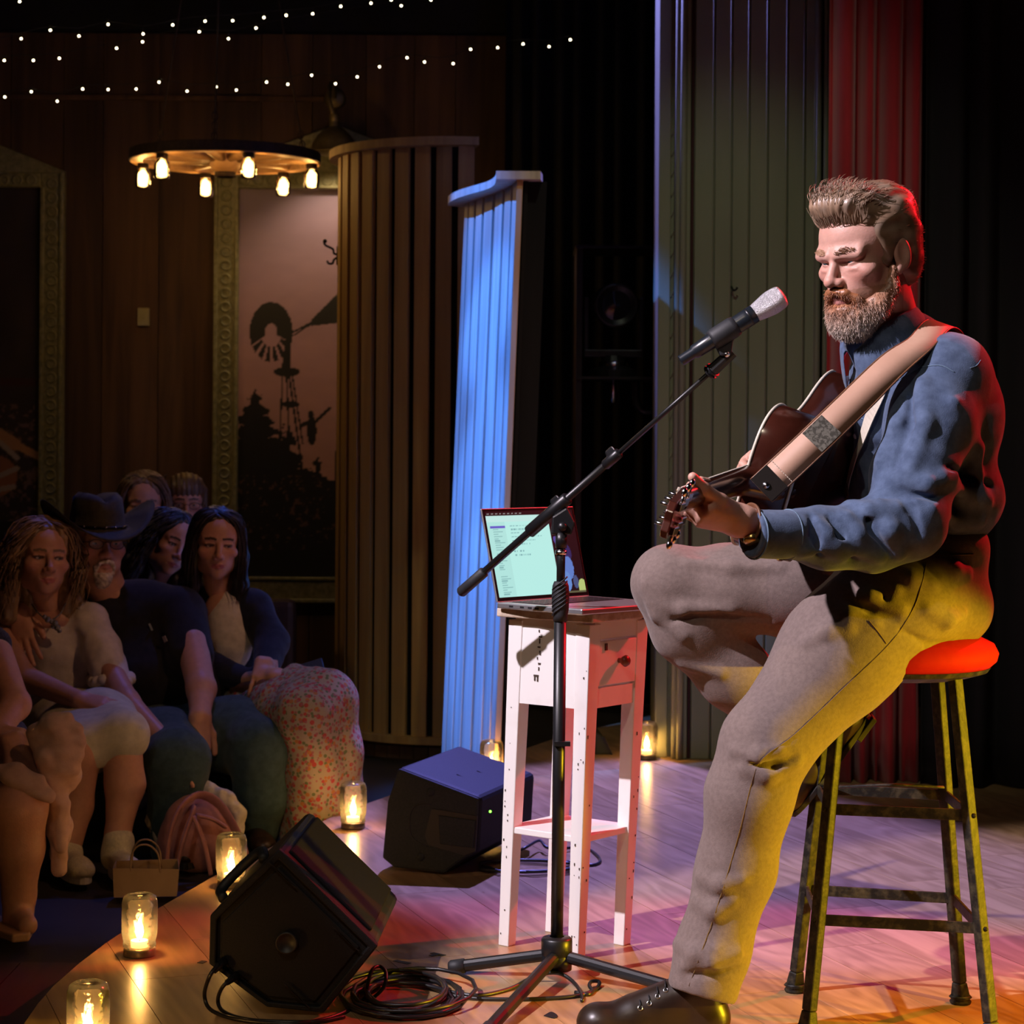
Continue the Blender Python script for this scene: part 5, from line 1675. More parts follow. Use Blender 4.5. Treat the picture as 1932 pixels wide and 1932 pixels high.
# --- trousers
T = Sd(.05)
T.frame(RT, TP(1712, 1112), 1)
T.ell((0, 0.0, 0), (.17, .135, .115), .05)
T.ell((-.0, .055, -.035), (.165, .10, .095), .05)
T.frame(RT, TP(1742, 1030), 1)
T.ell((0, .0, 0), (.158, .122, .085), .05)
T.frame()
hipL = TP(1692, 1128, 4.22); kneeL = TP(1446, 1405, 4.12); ankL = TP(1328, 1812, 4.12)
T.chain([hipL, TP(1585, 1232, 4.18), kneeL], [.128, .112, .086], .05)
T.chain([kneeL, TP(1414, 1500, 4.12), TP(1388, 1640, 4.13), TP(1345, 1790, 4.12), TP(1328, 1856, 4.11)], [.086, .083, .074, .068, .069], .03)
hipR = TP(1650, 1105, 4.44); kneeR = TP(1264, 1100, 4.46); ankR = TP(1510, 1378, 4.50)
T.chain([hipR, TP(1500, 1110, 4.45), TP(1380, 1112, 4.46), kneeR], [.110, .098, .088, .076], .04)
T.chain([kneeR, TP(1300, 1180, 4.47), TP(1385, 1270, 4.49), ankR], [.076, .078, .074, .066], .03)
hem_d = nrm(TP(1328, 1856, 4.11) - TP(1345, 1790, 4.12))
V, F = T.build(.007)
bt = bvh(V, F)
def folds(S, b, lines, r=.009, k=.014, depth=.004, op='u'):
    S.frame()
    for ln in lines:
        pts = []
        for px, py in ln:
            h_, n_ = hit(b, px, py)
            if h_ is None:
                continue
            pts.append(h_ - n_ * depth if op == 'u' else h_ + n_ * depth)
        if len(pts) > 1:
            pts = [q for i, q in enumerate(pts) if i == 0 or np.linalg.norm(q - pts[i - 1]) < .2]
            m_ = len(pts)
            if m_ > 1:
                S.chain(pts, [r * (.55 if i in (0, m_ - 1) else 1) for i in range(m_)], k, op)
folds(T, bt, [[(1560, 1072), (1620, 1085), (1690, 1112)], [(1575, 1100), (1640, 1128), (1700, 1150)], [(1660, 1062), (1720, 1090), (1760, 1100)], [(1545, 1140), (1600, 1165), (1650, 1175)],
              [(1520, 1210), (1560, 1190), (1600, 1186)], [(1385, 1415), (1430, 1428), (1470, 1415)], [(1400, 1452), (1450, 1462), (1505, 1440)], [(1320, 1655), (1360, 1670), (1400, 1660)],
              [(1310, 1700), (1345, 1720), (1380, 1700)], [(1290, 1822), (1340, 1815), (1392, 1800)], [(1275, 1780), (1310, 1800), (1350, 1790)],
              [(1230, 1140), (1290, 1150), (1380, 1150)], [(1215, 1100), (1240, 1160), (1290, 1200)], [(1420, 1215), (1450, 1225), (1478, 1240)], [(1290, 1255), (1360, 1270), (1440, 1265)],
              [(1300, 1060), (1380, 1068), (1470, 1070)], [(1780, 1060), (1800, 1075), (1825, 1080)], [(1750, 1150), (1790, 1170), (1815, 1160)]], .011, .02, .003)
folds(T, bt, [[(1270, 1170), (1300, 1163), (1360, 1160), (1450, 1170), (1505, 1195)], [(1300, 1838), (1340, 1836), (1388, 1826)], [(1560, 1085), (1610, 1100), (1670, 1130)], [(1700, 1040), (1740, 1060), (1765, 1085)], [(1590, 1128), (1640, 1150), (1690, 1168)], [(1420, 1440), (1460, 1443), (1500, 1428)],
              [(1700, 1190), (1750, 1215), (1790, 1212)]], .006, .010, .001, op='s')
T.frame()
T.ell(TP(1328, 1872, 4.11) + hem_d * .30, .30, .004, op='s')
sh_d = nrm(ankR - kneeR)
T.ell(ankR + sh_d * .21, .19, .004, op='s')
V, F = T.build(.0052)
N = vnorm(V, F)
wr = vnoise(V * A(1.2, 1.2, .7), 9, 3) * .0016 + vnoise(V, 30, 4) * .0006
V = V + N * wr[:, None]
V = relax(V, F, 1, .4)
m_pants = mat('tan_canvas', (.165, .122, .108), (.205, .152, .135), rough=0.85, scale=120, detail=3, bump=0.18, bscale=420, sheen=0.15, spec=0.25)
tr_o = obj('trousers', (V, F), m_pants, parent=PR, smooth=True)
bt = bvh(V, F)
def seam(b, pts, r, m, name, parent, off=.0005, n=60):
    q = []
    for px, py in bez([A(a, c, 0) for a, c in pts], n)[:, :2]:
        h_, n_ = hit(b, px, py, off)
        if h_ is not None and (not q or np.linalg.norm(h_ - q[-1]) < .06):
            q.append(h_)
    if len(q) > 2:
        return obj(name, MB().tube(np.array(q), r, 5), m, parent=parent, smooth=True)
m_thread = mat('dark_tan_thread', (.16, .10, .06), rough=0.8)
seam(bt, [(1748, 1062), (1738, 1105), (1722, 1150), (1680, 1212), (1600, 1290), (1500, 1385), (1440, 1430), (1420, 1470), (1392, 1580), (1350, 1720), (1300, 1860)], .0008, m_thread, 'side_seam', tr_o)
seam(bt, [(1640, 1172), (1655, 1190), (1672, 1214)], .0012, m_thread, 'pocket_seam', tr_o)
seam(bt, [(1700, 1040), (1760, 1048), (1836, 1046)], .0012, m_thread, 'waistband_seam', tr_o)
m_leather = mat('brown_leather', (.12, .05, .025), (.2, .09, .045), rough=0.4, scale=14, bump=0.15)
obj('brace_tab', MB().hexa([TP(px, py, 4.36 + dy) for dy in (0, .02) for px, py in ((1826, 1072), (1838, 1072), (1838, 1100), (1826, 1100))][0:4] + [TP(px, py, 4.38) for px, py in ((1826, 1072), (1838, 1072), (1838, 1100), (1826, 1100))]), m_leather, parent=tr_o, bevel=0.001)
# --- shirt
Sh = Sd(.05)
Sh.frame(RT, TP(1738, 800), 1)
Sh.ell((0, 0, 0), (.185, .130, .165), .05)
Sh.ell((0, .03, .02), (.165, .115, .16), .05)
Sh.ell((0, -.035, .06), (.15, .10, .09), .05)
Sh.frame(RT, TP(1738, 945), 1)
Sh.ell((0, 0, 0), (.168, .132, .125), .06)
Sh.ell((0, .02, .01), (.172, .135, .09), .04)
Sh.frame(RT, TP(1716, 690), 1)
Sh.cone((-.13, .02, -.01), (.13, .015, -.01), .070, .072, .05)
Sh.cone((0, .01, -.02), (0, -.005, .052), .085, .062, .05)
Sh.frame()
shL = TP(1778, 722, 4.19); elL = TP(1712, 985, 4.06); cuL = TP(1425, 1008, 3.93)
Sh.chain([shL, TP(1755, 800, 4.15), TP(1722, 900, 4.10), elL], [.078, .082, .076, .070], .035)
Sh.chain([elL, TP(1640, 1012, 4.04), TP(1560, 1015, 4.01), TP(1508, 1008, 3.98)], [.070, .064, .055, .050], .03)
Sh.chain([TP(1512, 1008, 3.98), cuL], [.0465, .0450], .006)
cu_d = nrm(cuL - TP(1512, 1008, 3.98))
Sh.ell(cuL + cu_d * .075, .075, .003, op='s')
shR = TP(1672, 715, 4.50); elR = TP(1640, 930, 4.58); wrR = TP(1470, 880, 4.37)
Sh.chain([shR, TP(1650, 830, 4.56), elR, TP(1560, 905, 4.48), wrR], [.072, .068, .062, .052, .042], .03)
V, F = Sh.build(.007)
bs = bvh(V, F)
folds(Sh, bs, [[(1700, 720), (1690, 800), (1660, 870)], [(1740, 720), (1745, 800), (1720, 880)], [(1660, 760), (1650, 820), (1625, 880)], [(1600, 950), (1640, 965), (1690, 960)], [(1540, 985), (1560, 1010), (1590, 1050)], [(1600, 975), (1620, 1010), (1660, 1050)],
               [(1520, 1040), (1580, 1030), (1640, 1045)], [(1660, 950), (1680, 1000), (1700, 1045)], [(1800, 760), (1840, 850), (1850, 930)], [(1780, 900), (1820, 930), (1865, 945)], [(1760, 960), (1800, 985), (1850, 985)], [(1690, 900), (1750, 915), (1800, 900)],
               [(1620, 690), (1640, 720), (1665, 740)], [(1610, 740), (1625, 790), (1620, 840)]], .012, .022, .002)
folds(Sh, bs, [[(1720, 725), (1718, 800), (1690, 880)], [(1565, 975), (1580, 1010), (1610, 1055)], [(1630, 960), (1645, 1000), (1680, 1045)], [(1690, 925), (1720, 960), (1735, 1010)], [(1790, 880), (1830, 905), (1870, 915)], [(1650, 940), (1700, 930), (1760, 940)], [(1530, 975), (1535, 1010), (1545, 1045)]], .007, .012, .000, op='s')
V, F = Sh.build(.0048)
N = vnorm(V, F)
wr = vnoise(V * A(1.4, 1.4, .8), 14, 8) * .0022 + vnoise(V, 38, 9) * .0009
V = V + N * wr[:, None]
V = relax(V, F, 1, .4)
m_denim = mat('blue_denim', (.050, .078, .145), (.088, .130, .225), rough=0.8, scale=45, detail=6, bump=0.2, bscale=500, sheen=0.2, spec=0.25)
sh_o = obj('shirt', (V, F), m_denim, parent=PR, smooth=True)
bs = bvh(V, F)
m_denim2 = mat('denim_seam', (.13, .20, .29), rough=0.8)
# collar: stand and fold
ncen = TP(1664, 640, 4.31); nax = nrm(TP(1640, 540, 4.30) - TP(1690, 690, 4.33))
cxv = nrm(Lw - nax * (Lw @ nax)); cyv = np.cross(nax, cxv); cyv = cyv if cyv @ Fw < 0 else -cyv
mbk = MB(); nC = 44; rows = []
for (rad, hh, fl) in ((.064, -.012, 0), (.067, .040, 0), (.072, .046, 0), (.079, .038, 0), (.092, -.012, 1)):
    row = []
    for k in range(nC):
        a = math.radians(-90 + 14 + (360 - 28) * k / (nC - 1))
        fr_ = max(0, -math.sin(a))
        dip = -.042 * fr_ ** 2
        ext = 0
        if fl:
            e_ = min(k, nC - 1 - k)
            ext = -.034 * max(0, 1 - e_ / 7)
        row.append(ncen + cxv * rad * 1.02 * math.cos(a) + cyv * rad * (1.12) * math.sin(a) + nax * (hh + dip + ext))
    rows.append(row)
Vc = np.array(rows).reshape(-1, 3)
Fc = []
for i in range(len(rows) - 1):
    for k in range(nC - 1):
        Fc.append((i * nC + k, i * nC + k + 1, (i + 1) * nC + k + 1, (i + 1) * nC + k))
co = obj('collar', (Vc, Fc), m_denim, parent=sh_o, smooth=True)
sm_ = co.modifiers.new('solid', 'SOLIDIFY'); sm_.thickness = 0.003
ss_ = co.modifiers.new('sub', 'SUBSURF'); ss_.levels = 1; ss_.render_levels = 1
# placket, buttons, pocket, seams
m_snap = mat('pearl_snap', (.75, .74, .76), rough=0.2, coat=0.5)
for px, py in ((1600, 693), (1614, 823)):
    h_, n_ = hit(bs, px, py, .001)
    if h_ is not None:
        obj('snap_button', MB().lathe([(0, .003), (.004, .0027), (.0058, .001), (.006, 0)], 14, h_, n_), m_snap, parent=sh_o, smooth=True)
for pts in ([(1742, 640), (1741, 668), (1738, 690), (1700, 715), (1672, 735), (1656, 760)], [(1738, 692), (1775, 690), (1800, 702)], [(1592, 775), (1615, 786), (1632, 792)], [(1596, 790), (1612, 812), (1634, 800)], [(1830, 695), (1842, 690), (1850, 680)], [(1592, 662), (1588, 720), (1594, 780)], [(1606, 660), (1604, 720), (1612, 780)]):
    seam(bs, pts, .0011, m_denim2, 'stitched_seam', sh_o, n=40)
cuv = nrm(cuL - TP(1512, 1008, 3.98))
for t_ in (.002, -.076):
    c0 = cuL + cuv * (t_ + .044 - .043)
    ax1 = nrm(np.cross(cuv, A(0, 0, 1))); ax2 = np.cross(cuv, ax1)
    obj('cuff_edge', MB().tube([c0 + cuv * (.041 if t_ > 0 else .0) * (1 if t_ > 0 else 1) * 0 + ax1 * .0462 * math.cos(a) + ax2 * .0462 * math.sin(a) for a in np.linspace(0, 2 * math.pi, 30, endpoint=False)], .0018, 6, closed=True), m_denim2, parent=sh_o, smooth=True)
# braces
m_web = mat('cream_webbing', (.62, .56, .47), (.55, .49, .40), rough=0.8, scale=300)
def band(b, pts, w, off, th, n=40):
    q = bez([A(a, c, 0) for a, c in pts], n)[:, :2]
    H, Nn = [], []
    for px, py in q:
        h_, n_ = hit(b, px, py, off)
        if h_ is not None and (not H or np.linalg.norm(h_ - H[-1]) < .05):
            H.append(h_); Nn.append(n_)
    H = np.array(H); Nn = np.array(Nn)
    for _ in range(4):
        H[1:-1] = (H[:-2] + H[1:-1] * 2 + H[2:]) / 4; Nn[1:-1] = (Nn[:-2] + Nn[1:-1] * 2 + Nn[2:]) / 4
    t = np.gradient(H, axis=0); sd = np.cross(t, Nn); sd /= np.linalg.norm(sd, axis=1, keepdims=True)
    Nn /= np.linalg.norm(Nn, axis=1, keepdims=True)
    H = H + Nn * .002
    return MB().strip(H - sd * w / 2, H + sd * w / 2, Nn, th)
br = obj('braces', band(bs, [(1702, 662), (1690, 690), (1665, 735), (1645, 790), (1628, 840), (1612, 885), (1604, 924)], .030, .004, .002), m_web, parent=PR)
h_, n_ = hit(bs, 1606, 935, .006)
if h_ is not None:
    obj('leather_end', band(bs, [(1604, 920), (1606, 930), (1608, 948)], .020, .006, .003, 8), m_leather, parent=br)
# --- head
HR = headR(-53, 12, 0); HT = P(1634, 483, 4.27); HS = 1.07
H = Sd(.02)
head_sdf(H, HR, HT, HS, jaw=1.0, eyes=.0024, lips=.85, neck=TP(1690, 660, 4.32), neck_r=.058)
# frown lines and heavier brow
H.frame(HR, HT, HS)
for s in (-1, 1):
    H.cone((s * .011, -.0885, .0125), (s * .050, -.0715, .0125), .0085, .0080, .006)
    H.cone((s * .004, -.090, .018), (s * .004, -.086, .030), .0009, .0009, .003, op='s')
    H.ell((s * .033, -.0745, -.0145), (.013, .005, .003), .006)
V, F = H.build(.0017)
c, L = head_cols(V, HR, HT, HS, (.60, .33, .26), (.42, .17, .15), (.46, .25, .18), blush=.3, jawtint=(.40, .20, .12), browy=.0225)
parts = [(V, F)]; cols = [c]
headV, headF, headL = V, F, L
# left hand on the neck
HL = Sd(.01)
wr_ = P(1398, 984, 3.925)
hy_ = nrm(P(1300, 966, 3.86) - wr_); hz_ = A(.08, -.60, -.80)
hand_sdf(HL, wr_, hy_, hz_, 1, [(48, 75, 45), (42, 82, 45), (38, 80, 48), (30, 78, 50)], thumb=[P(1392, 966, 3.915), P(1360, 945, 3.87), P(1328, 922, 3.84), P(1307, 900, 3.825)], sc=1.0, arm=TP(1520, 1006, 3.99), arm_r=(.026, .036))
HL.frame()
V, F = HL.build(.0021)
parts.append((V, F)); cols.append(np.tile(A(.60, .34, .26), (len(V), 1)))
# right hand over the strings
HRt = Sd(.01)
wr2 = P(1452, 884, 4.33)
hand_sdf(HRt, wr2, nrm(P(1405, 862, 4.24) - wr2), A(-.75, .2, .6), 1, [(25, 35, 20), (28, 38, 20), (30, 40, 20), (30, 40, 20)], arm=TP(1540, 900, 4.46), arm_r=(.026, .034))
V, F = HRt.build(.003)
parts.append((V, F)); cols.append(np.tile(A(.60, .34, .26), (len(V), 1)))
# body under the clothes
BD = Sd(.04)
BD.frame(RT, TP(1738, 800), 1); BD.ell((0, .01, 0), (.15, .10, .15)); BD.frame(RT, TP(1725, 1000), 1); BD.ell((0, 0, 0), (.13, .095, .16)); BD.frame()
BD.chain([TP(1710, 720), TP(1690, 660, 4.32)], [.07, .055])
BD.chain([shL, elL, TP(1520, 1006, 3.99)], [.05, .042, .036]); BD.chain([shR, elR, TP(1540, 900, 4.46)], [.05, .042, .034])
BD.chain([hipL, kneeL, ankL], [.08, .055, .04]); BD.chain([hipR, kneeR, ankR], [.08, .055, .04])
V, F = BD.build(.012)
parts.append((V, F)); cols.append(np.tile(A(.60, .34, .26), (len(V), 1)))
V, F = joinm(parts)
body = obj('body', (V, F), m_skin, parent=PR, smooth=True, col=np.vstack(cols))
eyes_obj(body, HR, HT, HS, look=(-.1, -1, -.35))
# --- hair: volume, then combed strands
HA = Sd(.012)
HA.frame(HR, HT, HS)
HA.ell((0, -.038, .102), (.062, .046, .034), .02, R=rotx(-.15))
HA.ell((0, -.072, .104), (.050, .024, .024), .02)
HA.ell((0, .018, .088), (.079, .092, .048), .03)
HA.ell((0, .046, .035), (.0815, .072, .085), .03)
HA.ell((0, .055, -.025), (.070, .054, .056), .03)
HA.ell((0, .0, .055), (.0805, .072, .052), .02)
HA.ell((0, -.100, .030), (.09, .040, .052), .008, op='s')
for s in (-1, 1):
    HA.ell((s * .060, .002, .028), (.0225, .045, .050), .012)
    HA.ell((s * .094, -.062, -.004), (.042, .044, .054), .01, op='s')
    HA.ell((s * .092, .010, -.022), (.026, .026, .042), .008, op='s')
V, F = HA.build(.0028)
N = vnorm(V, F)
L = (V - HT) @ HR / HS
gr_ = np.sin(L[:, 0] * 420 + 3 * vnoise(L, 25, 2)) * .0016 + vnoise(L * A(1, .35, 1), 55, 5) * .0022
V = V + N * gr_[:, None]
hcol = lambda L, n: np.clip(A(.26, .165, .105) * (1 + .35 * vnoise(L * A(1, .3, 1), 90, 7))[:, None] + A(.16, .15, .14) * np.clip(vnoise(L, 40, 3), 0, 1)[:, None], 0, 1)
hair = obj('hair', (V, F), m_hairm, parent=PR, smooth=True, col=hcol(L, None))
N = vnorm(V, F)
Lz = L
pick = np.where((Lz[:, 2] > .0) | (Lz[:, 1] > .03))[0]
pick = rng.choice(pick, 2600, replace=False)
r0, n0 = V[pick], N[pick]; l0 = L[pick]
front = np.clip((-l0[:, 1] + .02) / .1, 0, 1) * np.clip((l0[:, 2] - .06) / .04, 0, 1)
up_l = HR @ A(0, -.25, 1); bk_l = HR @ A(0, 1, .05); dn_l = HR @ A(0, .8, -.5)
d0 = n0 * .35 + up_l * front[:, None] * 1.0 + bk_l * (.55 - .3 * front)[:, None]
d1 = bk_l * 1.0 + n0 * .05 + (dn_l * .5) * (1 - front)[:, None] * (l0[:, 1] > .03)[:, None]
d0 += rng.normal(0, .16, d0.shape); d1 += rng.normal(0, .16, d1.shape)
ln = (.011 + .027 * front) * rng.uniform(.6, 1.25, len(pick))
SS = 6
Pt = np.zeros((len(pick), SS, 3)); Pt[:, 0] = r0 - n0 * .004
for i in range(1, SS):
    s_ = (i - 1) / (SS - 2)
    d = d0 * (1 - s_) + d1 * s_
    d /= np.linalg.norm(d, axis=1, keepdims=True)
    Pt[:, i] = Pt[:, i - 1] + d * (ln / (SS - 1))[:, None]
Vs, Fs = strands(Pt, np.array([.0008, .0008, .0007, .0006, .0004, .00015]))
cs = np.repeat(np.clip(A(.33, .225, .155) * rng.uniform(.5, 1.4, (len(pick), 1)), 0, 1), SS * 3, 0)
obj('strands', (Vs, Fs), m_hairm, parent=hair, smooth=True, col=cs)
# strands rising from the hairline
pk = np.where((headL[:, 1] < -.045) & (np.abs(headL[:, 0]) < .058) & (headL[:, 2] > .064) & (headL[:, 2] < .088))[0]
pk = rng.choice(pk, 420)
n0 = vnorm(headV, headF)[pk]
d0 = n0 * .9 + HR @ A(0, -.1, .9) + rng.normal(0, .14, n0.shape); d1 = HR @ A(0, .3, 1) + n0 * .2 + rng.normal(0, .2, n0.shape)
Pt = np.zeros((len(pk), 6, 3)); Pt[:, 0] = headV[pk]
ln = rng.uniform(.025, .05, len(pk))
for i in range(1, 6):
    s_ = (i - 1) / 4; d = d0 * (1 - s_) + d1 * s_; d /= np.linalg.norm(d, axis=1, keepdims=True)
    Pt[:, i] = Pt[:, i - 1] + d * (ln / 5)[:, None]
Vs, Fs = strands(Pt, np.array([.0007, .0008, .0007, .0006, .0004, .0002]))
obj('hairline', (Vs, Fs), m_hairm, parent=hair, smooth=True, col=np.repeat(np.clip(A(.36, .25, .17) * rng.uniform(.6, 1.4, (len(pk), 1)), 0, 1), 18, 0))
# --- beard
BE = Sd(.012)
BE.frame(HR, HT, HS)
BE.ell((0, -.060, -.106), (.046, .036, .036), .02)
BE.ell((0, -.058, -.120), (.040, .032, .026), .02)
for s in (-1, 1):
    BE.chain([(s * .071, -.008, -.024), (s * .064, -.012, -.060), (s * .046, -.038, -.090), (s * .02, -.062, -.104)], [.006, .013, .022, .028], .015)
    BE.chain([(s * .003, -.0985, -.0515), (s * .020, -.0910, -.058), (s * .034, -.0760, -.072), (s * .038, -.066, -.09)], [.0062, .0082, .0085, .010], .006)
BE.ell((0, -.084, -.090), (.022, .014, .013), .012)
BE.cone((-.016, -.104, -.0705), (.016, -.104, -.0705), .0062, .0062, .004, op='s')
V, F = BE.build(.0024)
L = (V - HT) @ HR / HS
N = vnorm(V, F)
V = V + N * (vnoise(L, 110, 2) * .0016)[:, None]
def bcol(L):
    g = np.clip((-.078 - L[:, 2]) / .05, 0, 1)[:, None]
    g = np.clip(g + .25 * (np.abs(L[:, 0]) > .04)[:, None] * .8, 0, 1)
    b = A(.34, .13, .055) * (1 - g) + A(.50, .40, .33) * g
    return np.clip(b * (1 + .25 * vnoise(L, 160, 9))[:, None], .02, 1)
beard = obj('beard', (V, F), m_hairm, parent=PR, smooth=True, col=bcol(L))
N = vnorm(V, F)
pick = rng.choice(len(V), 7000, replace=len(V) < 7000)
l0 = L[pick]
dn = HR @ A(0, -.25, -1); 
d0 = N[pick] * .75 + dn * .45 + rng.normal(0, .28, (len(pick), 3)); d1 = N[pick] * .25 + dn * .9 + rng.normal(0, .28, (len(pick), 3))
ln = np.where(l0[:, 2] > -.075, .007, .011) * rng.uniform(.5, 1.4, len(pick))
SS = 5
Pt = np.zeros((len(pick), SS, 3)); Pt[:, 0] = V[pick] - N[pick] * .003
for i in range(1, SS):
    s_ = (i - 1) / (SS - 2); d = d0 * (1 - s_) + d1 * s_; d /= np.linalg.norm(d, axis=1, keepdims=True)
    Pt[:, i] = Pt[:, i - 1] + d * (ln / (SS - 1))[:, None]
Vs, Fs = strands(Pt, np.array([.0007, .0007, .0006, .0004, .0001]))
cs = np.repeat(np.clip(bcol(l0) * rng.uniform(.7, 1.6, (len(pick), 1)), 0, 1), SS * 3, 0)
obj('strands', (Vs, Fs), m_hairm, parent=beard, smooth=True, col=cs)
# brows as hair
bpk = np.where((headL[:, 1] < -.055) & (np.abs(np.abs(headL[:, 0]) - .030) < .020) & (np.abs(headL[:, 2] - .0205 - .05 * (np.abs(headL[:, 0]) - .012) + 6 * (np.abs(headL[:, 0]) - .03) ** 2) < .0055 * (1 - ((np.abs(headL[:, 0]) - .028) / .022) ** 2)))[0]
if len(bpk) > 50:
    bpk = rng.choice(bpk, 260)
    hN = vnorm(headV, headF)[bpk]
    sx = np.sign(headL[bpk, 0])[:, None]
    d = hN * .6 + (sx * (HR @ A(1, 0, 0))) * .8 + HR @ A(0, 0, .1) + rng.normal(0, .2, hN.shape)
    d /= np.linalg.norm(d, axis=1, keepdims=True)
    Pt = np.stack([headV[bpk] + d * s_ for s_ in (0, .002, .004, .006)], 1)
    Vs, Fs = strands(Pt, np.array([.0006, .0006, .0005, .0002]))
    obj('eyebrows', (Vs, Fs), m_hairm, parent=PR, smooth=True, col=np.tile(A(.42, .23, .13), (len(Vs), 1)))
# --- boots
m_boot = mat('dark_brown_leather', (.016, .009, .006), (.034, .018, .011), rough=0.36, scale=10, bump=0.12, spec=0.45)
m_sole = mat('dark_sole', (.012, .010, .009), rough=0.7)
def boot(toe, heel, up, shaft, label, laces=True):
    # toe/heel: sole points; up: foot's upward direction; shaft: top of the ankle
    toe, heel, up = np.asarray(toe), np.asarray(heel), nrm(up)
    f = nrm(toe - heel); up = nrm(up - f * (up @ f)); sd = np.cross(f, up); Lf = np.linalg.norm(toe - heel)
    w = lambda a, b, c: heel + f * a * Lf + sd * b + up * c
    B = Sd(.02)
    B.ell(w(.80, 0, .036), A(.058, .047, .036), .02, R=np.stack([f, sd, up], 1))
    B.ell(w(.90, 0, .036), A(.036, .042, .036), .02, R=np.stack([f, sd, up], 1))
    B.cone(w(.62, 0, .050), w(.30, 0, .085), .043, .042, .03, flat=sd, q=.95)
    B.cone(w(.13, 0, .04), w(.60, 0, .036), .038, .040, .02)
    B.cone(w(.16, 0, .05), w(.19, 0, .11), .040, .040, .02)
    B.cone(w(.22, 0, .10), shaft, .042, .046, .02)
    B.ell(w(.5, 0, -.03), A(.3, .2, .034), .004, R=np.stack([f, sd, up], 1), op='s')
    V, F = B.build(.0042)
    V = relax(V, F, 1, .4)
    bo = obj('boot', (V, F), m_boot, parent=PR, smooth=True)
    ol = []
    for t in np.linspace(0, 2 * math.pi, 28, endpoint=False):
        a = .5 + .52 * math.cos(t)
        hw = (.036 + .012 * np.clip((a - .3) / .5, 0, 1)) * abs(math.sin(t)) ** .55 * np.sign(math.sin(t))
        ol.append(w(a, hw, 0))
    obj('sole', MB().prism(ol, up * .012), m_sole, parent=bo, bevel=0.002)
    obj('heel', MB().prism([w(a, b, -.010) for a, b in ((-.0, -.030), (.22, -.033), (.22, .033), (-.0, .030), (-.03, 0))], up * .012), m_sole, parent=bo, bevel=0.002)
    return bo, w, bvh(V, F), sd, up, f
ft, fh = G(1108, 1942), G(1392, 1962)
ft = P(1104, 830, 4.10) * A(1, 1, 0); fh = P(1384, 830, 4.13) * A(1, 1, 0)
bL_, wb, bb_, sd_, upb, fb_ = boot(ft + A(0, 0, .011), fh + A(0, 0, .011), A(0, 0, 1), ankL + A(0, 0, -.0), 'near')
m_eyelet = mat('eyelet_metal', (.8, .8, .8), rough=0.2, metal=1.0)
prev = None
for px, py in ((1208, 1902), (1225, 1893), (1241, 1880), (1256, 1868)):
    h_, n_ = hit(bb_, px, py, .0005)
    if h_ is None:
        continue
    a1 = nrm(np.cross(n_, A(0, 0, 1))); a2 = np.cross(n_, a1)
    obj('eyelet', MB().tube([h_ + a1 * .0042 * math.cos(t) + a2 * .0042 * math.sin(t) for t in np.linspace(0, 2 * math.pi, 14, endpoint=False)], .0012, 6, closed=True), m_eyelet, parent=bL_, smooth=True)
    pts = [h_, h_ + n_ * .003 + A(0, .006, .007), h_ + A(0, .018, .013), h_ + A(0, .03, .012)]
    obj('lace', MB().tube(bez(pts, 12), .0016, 6), m_key, parent=bL_, smooth=True)
toe2, heel2 = P(1496, 1538, 4.50), P(1640, 1352, 4.53)
boot(toe2, heel2, nrm(A(-1, -.15, .95)), ankR + A(0.01, 0, -.01), 'far')
# --- watch
wq = lerp(wr_, TP(1520, 1006, 3.99), .16)
wax = nrm(TP(1520, 1006, 3.99) - wr_)
a1 = nrm(np.cross(wax, A(0, 0, 1))); a2 = np.cross(wax, a1)
wat = obj('watch', MB().tube([wq + a1 * .031 * math.cos(t) + a2 * .031 * math.sin(t) for t in np.linspace(0, 2 * math.pi, 28, endpoint=False)], .010, 8, closed=True, flat=.35), m_leather, parent=PR, smooth=True)
wc_ = wq + A(.0, -.014, -.030)
obj('watch_face', MB().lathe([(0, .006), (.014, .006), (.016, .003), (.016, -.004)], 22, wc_, nrm(A(-.1, -.5, -.85))), mat('watch_gold', (.45, .32, .12), rough=0.25, metal=0.9), parent=wat, smooth=True)

# ------------------------------------------------------------------ guitar
m_mahog = mat('dark_mahogany', (.030, .007, .004), (.060, .014, .008), rough=0.22, scale=7, stretch=(1, 1, 1), coat=0.6, spec=0.6)
m_bind = mat('cream_binding', (.72, .66, .55), rough=0.35)
m_spruce = mat('spruce_top', (.42, .24, .09), (.52, .32, .13), rough=0.25, scale=30, coat=0.5)
m_ebony = mat('ebony', (.012, .009, .008), rough=0.3)
GA = nrm(A(.42, .90, .09)); GW = A(.245, -.2, .93); GW = nrm(GW - GA * (GW @ GA)); GN = np.cross(GA, GW); GN = GN if GN[0] < 0 else -GN
GO = P(1405, 905, 4.10)
GT = thing('acoustic_guitar', 'dark mahogany acoustic guitar with cream binding and tan leather strap, held by the bearded man', 'guitar', GO)
g = lambda s, w_, n_=0.0: GO + GA * s + GW * w_ + GN * n_
prof = [(0, .028), (.002, .06), (.012, .10), (.035, .128), (.065, .142), (.095, .1455), (.13, .140), (.165, .128), (.20, .1195), (.235, .123), (.275, .143), (.315, .170), (.355, .189), (.395, .196), (.43, .190), (.46, .170), (.482, .135), (.495, .09), (.501, .045), (.503, 0)]
up_side = bez([A(s, w_, 0) for s, w_ in prof], 76)[:, :2]
outl = np.vstack([up_side, np.array([[s, -w_] for s, w_ in up_side[::-1][1:]])])
dg = .105
n_ = len(outl)
Vf = np.array([g(s, w_, 0) for s, w_ in outl]); Vb = np.array([g(s, w_, -dg + .012 * (s < .1)) for s, w_ in outl])
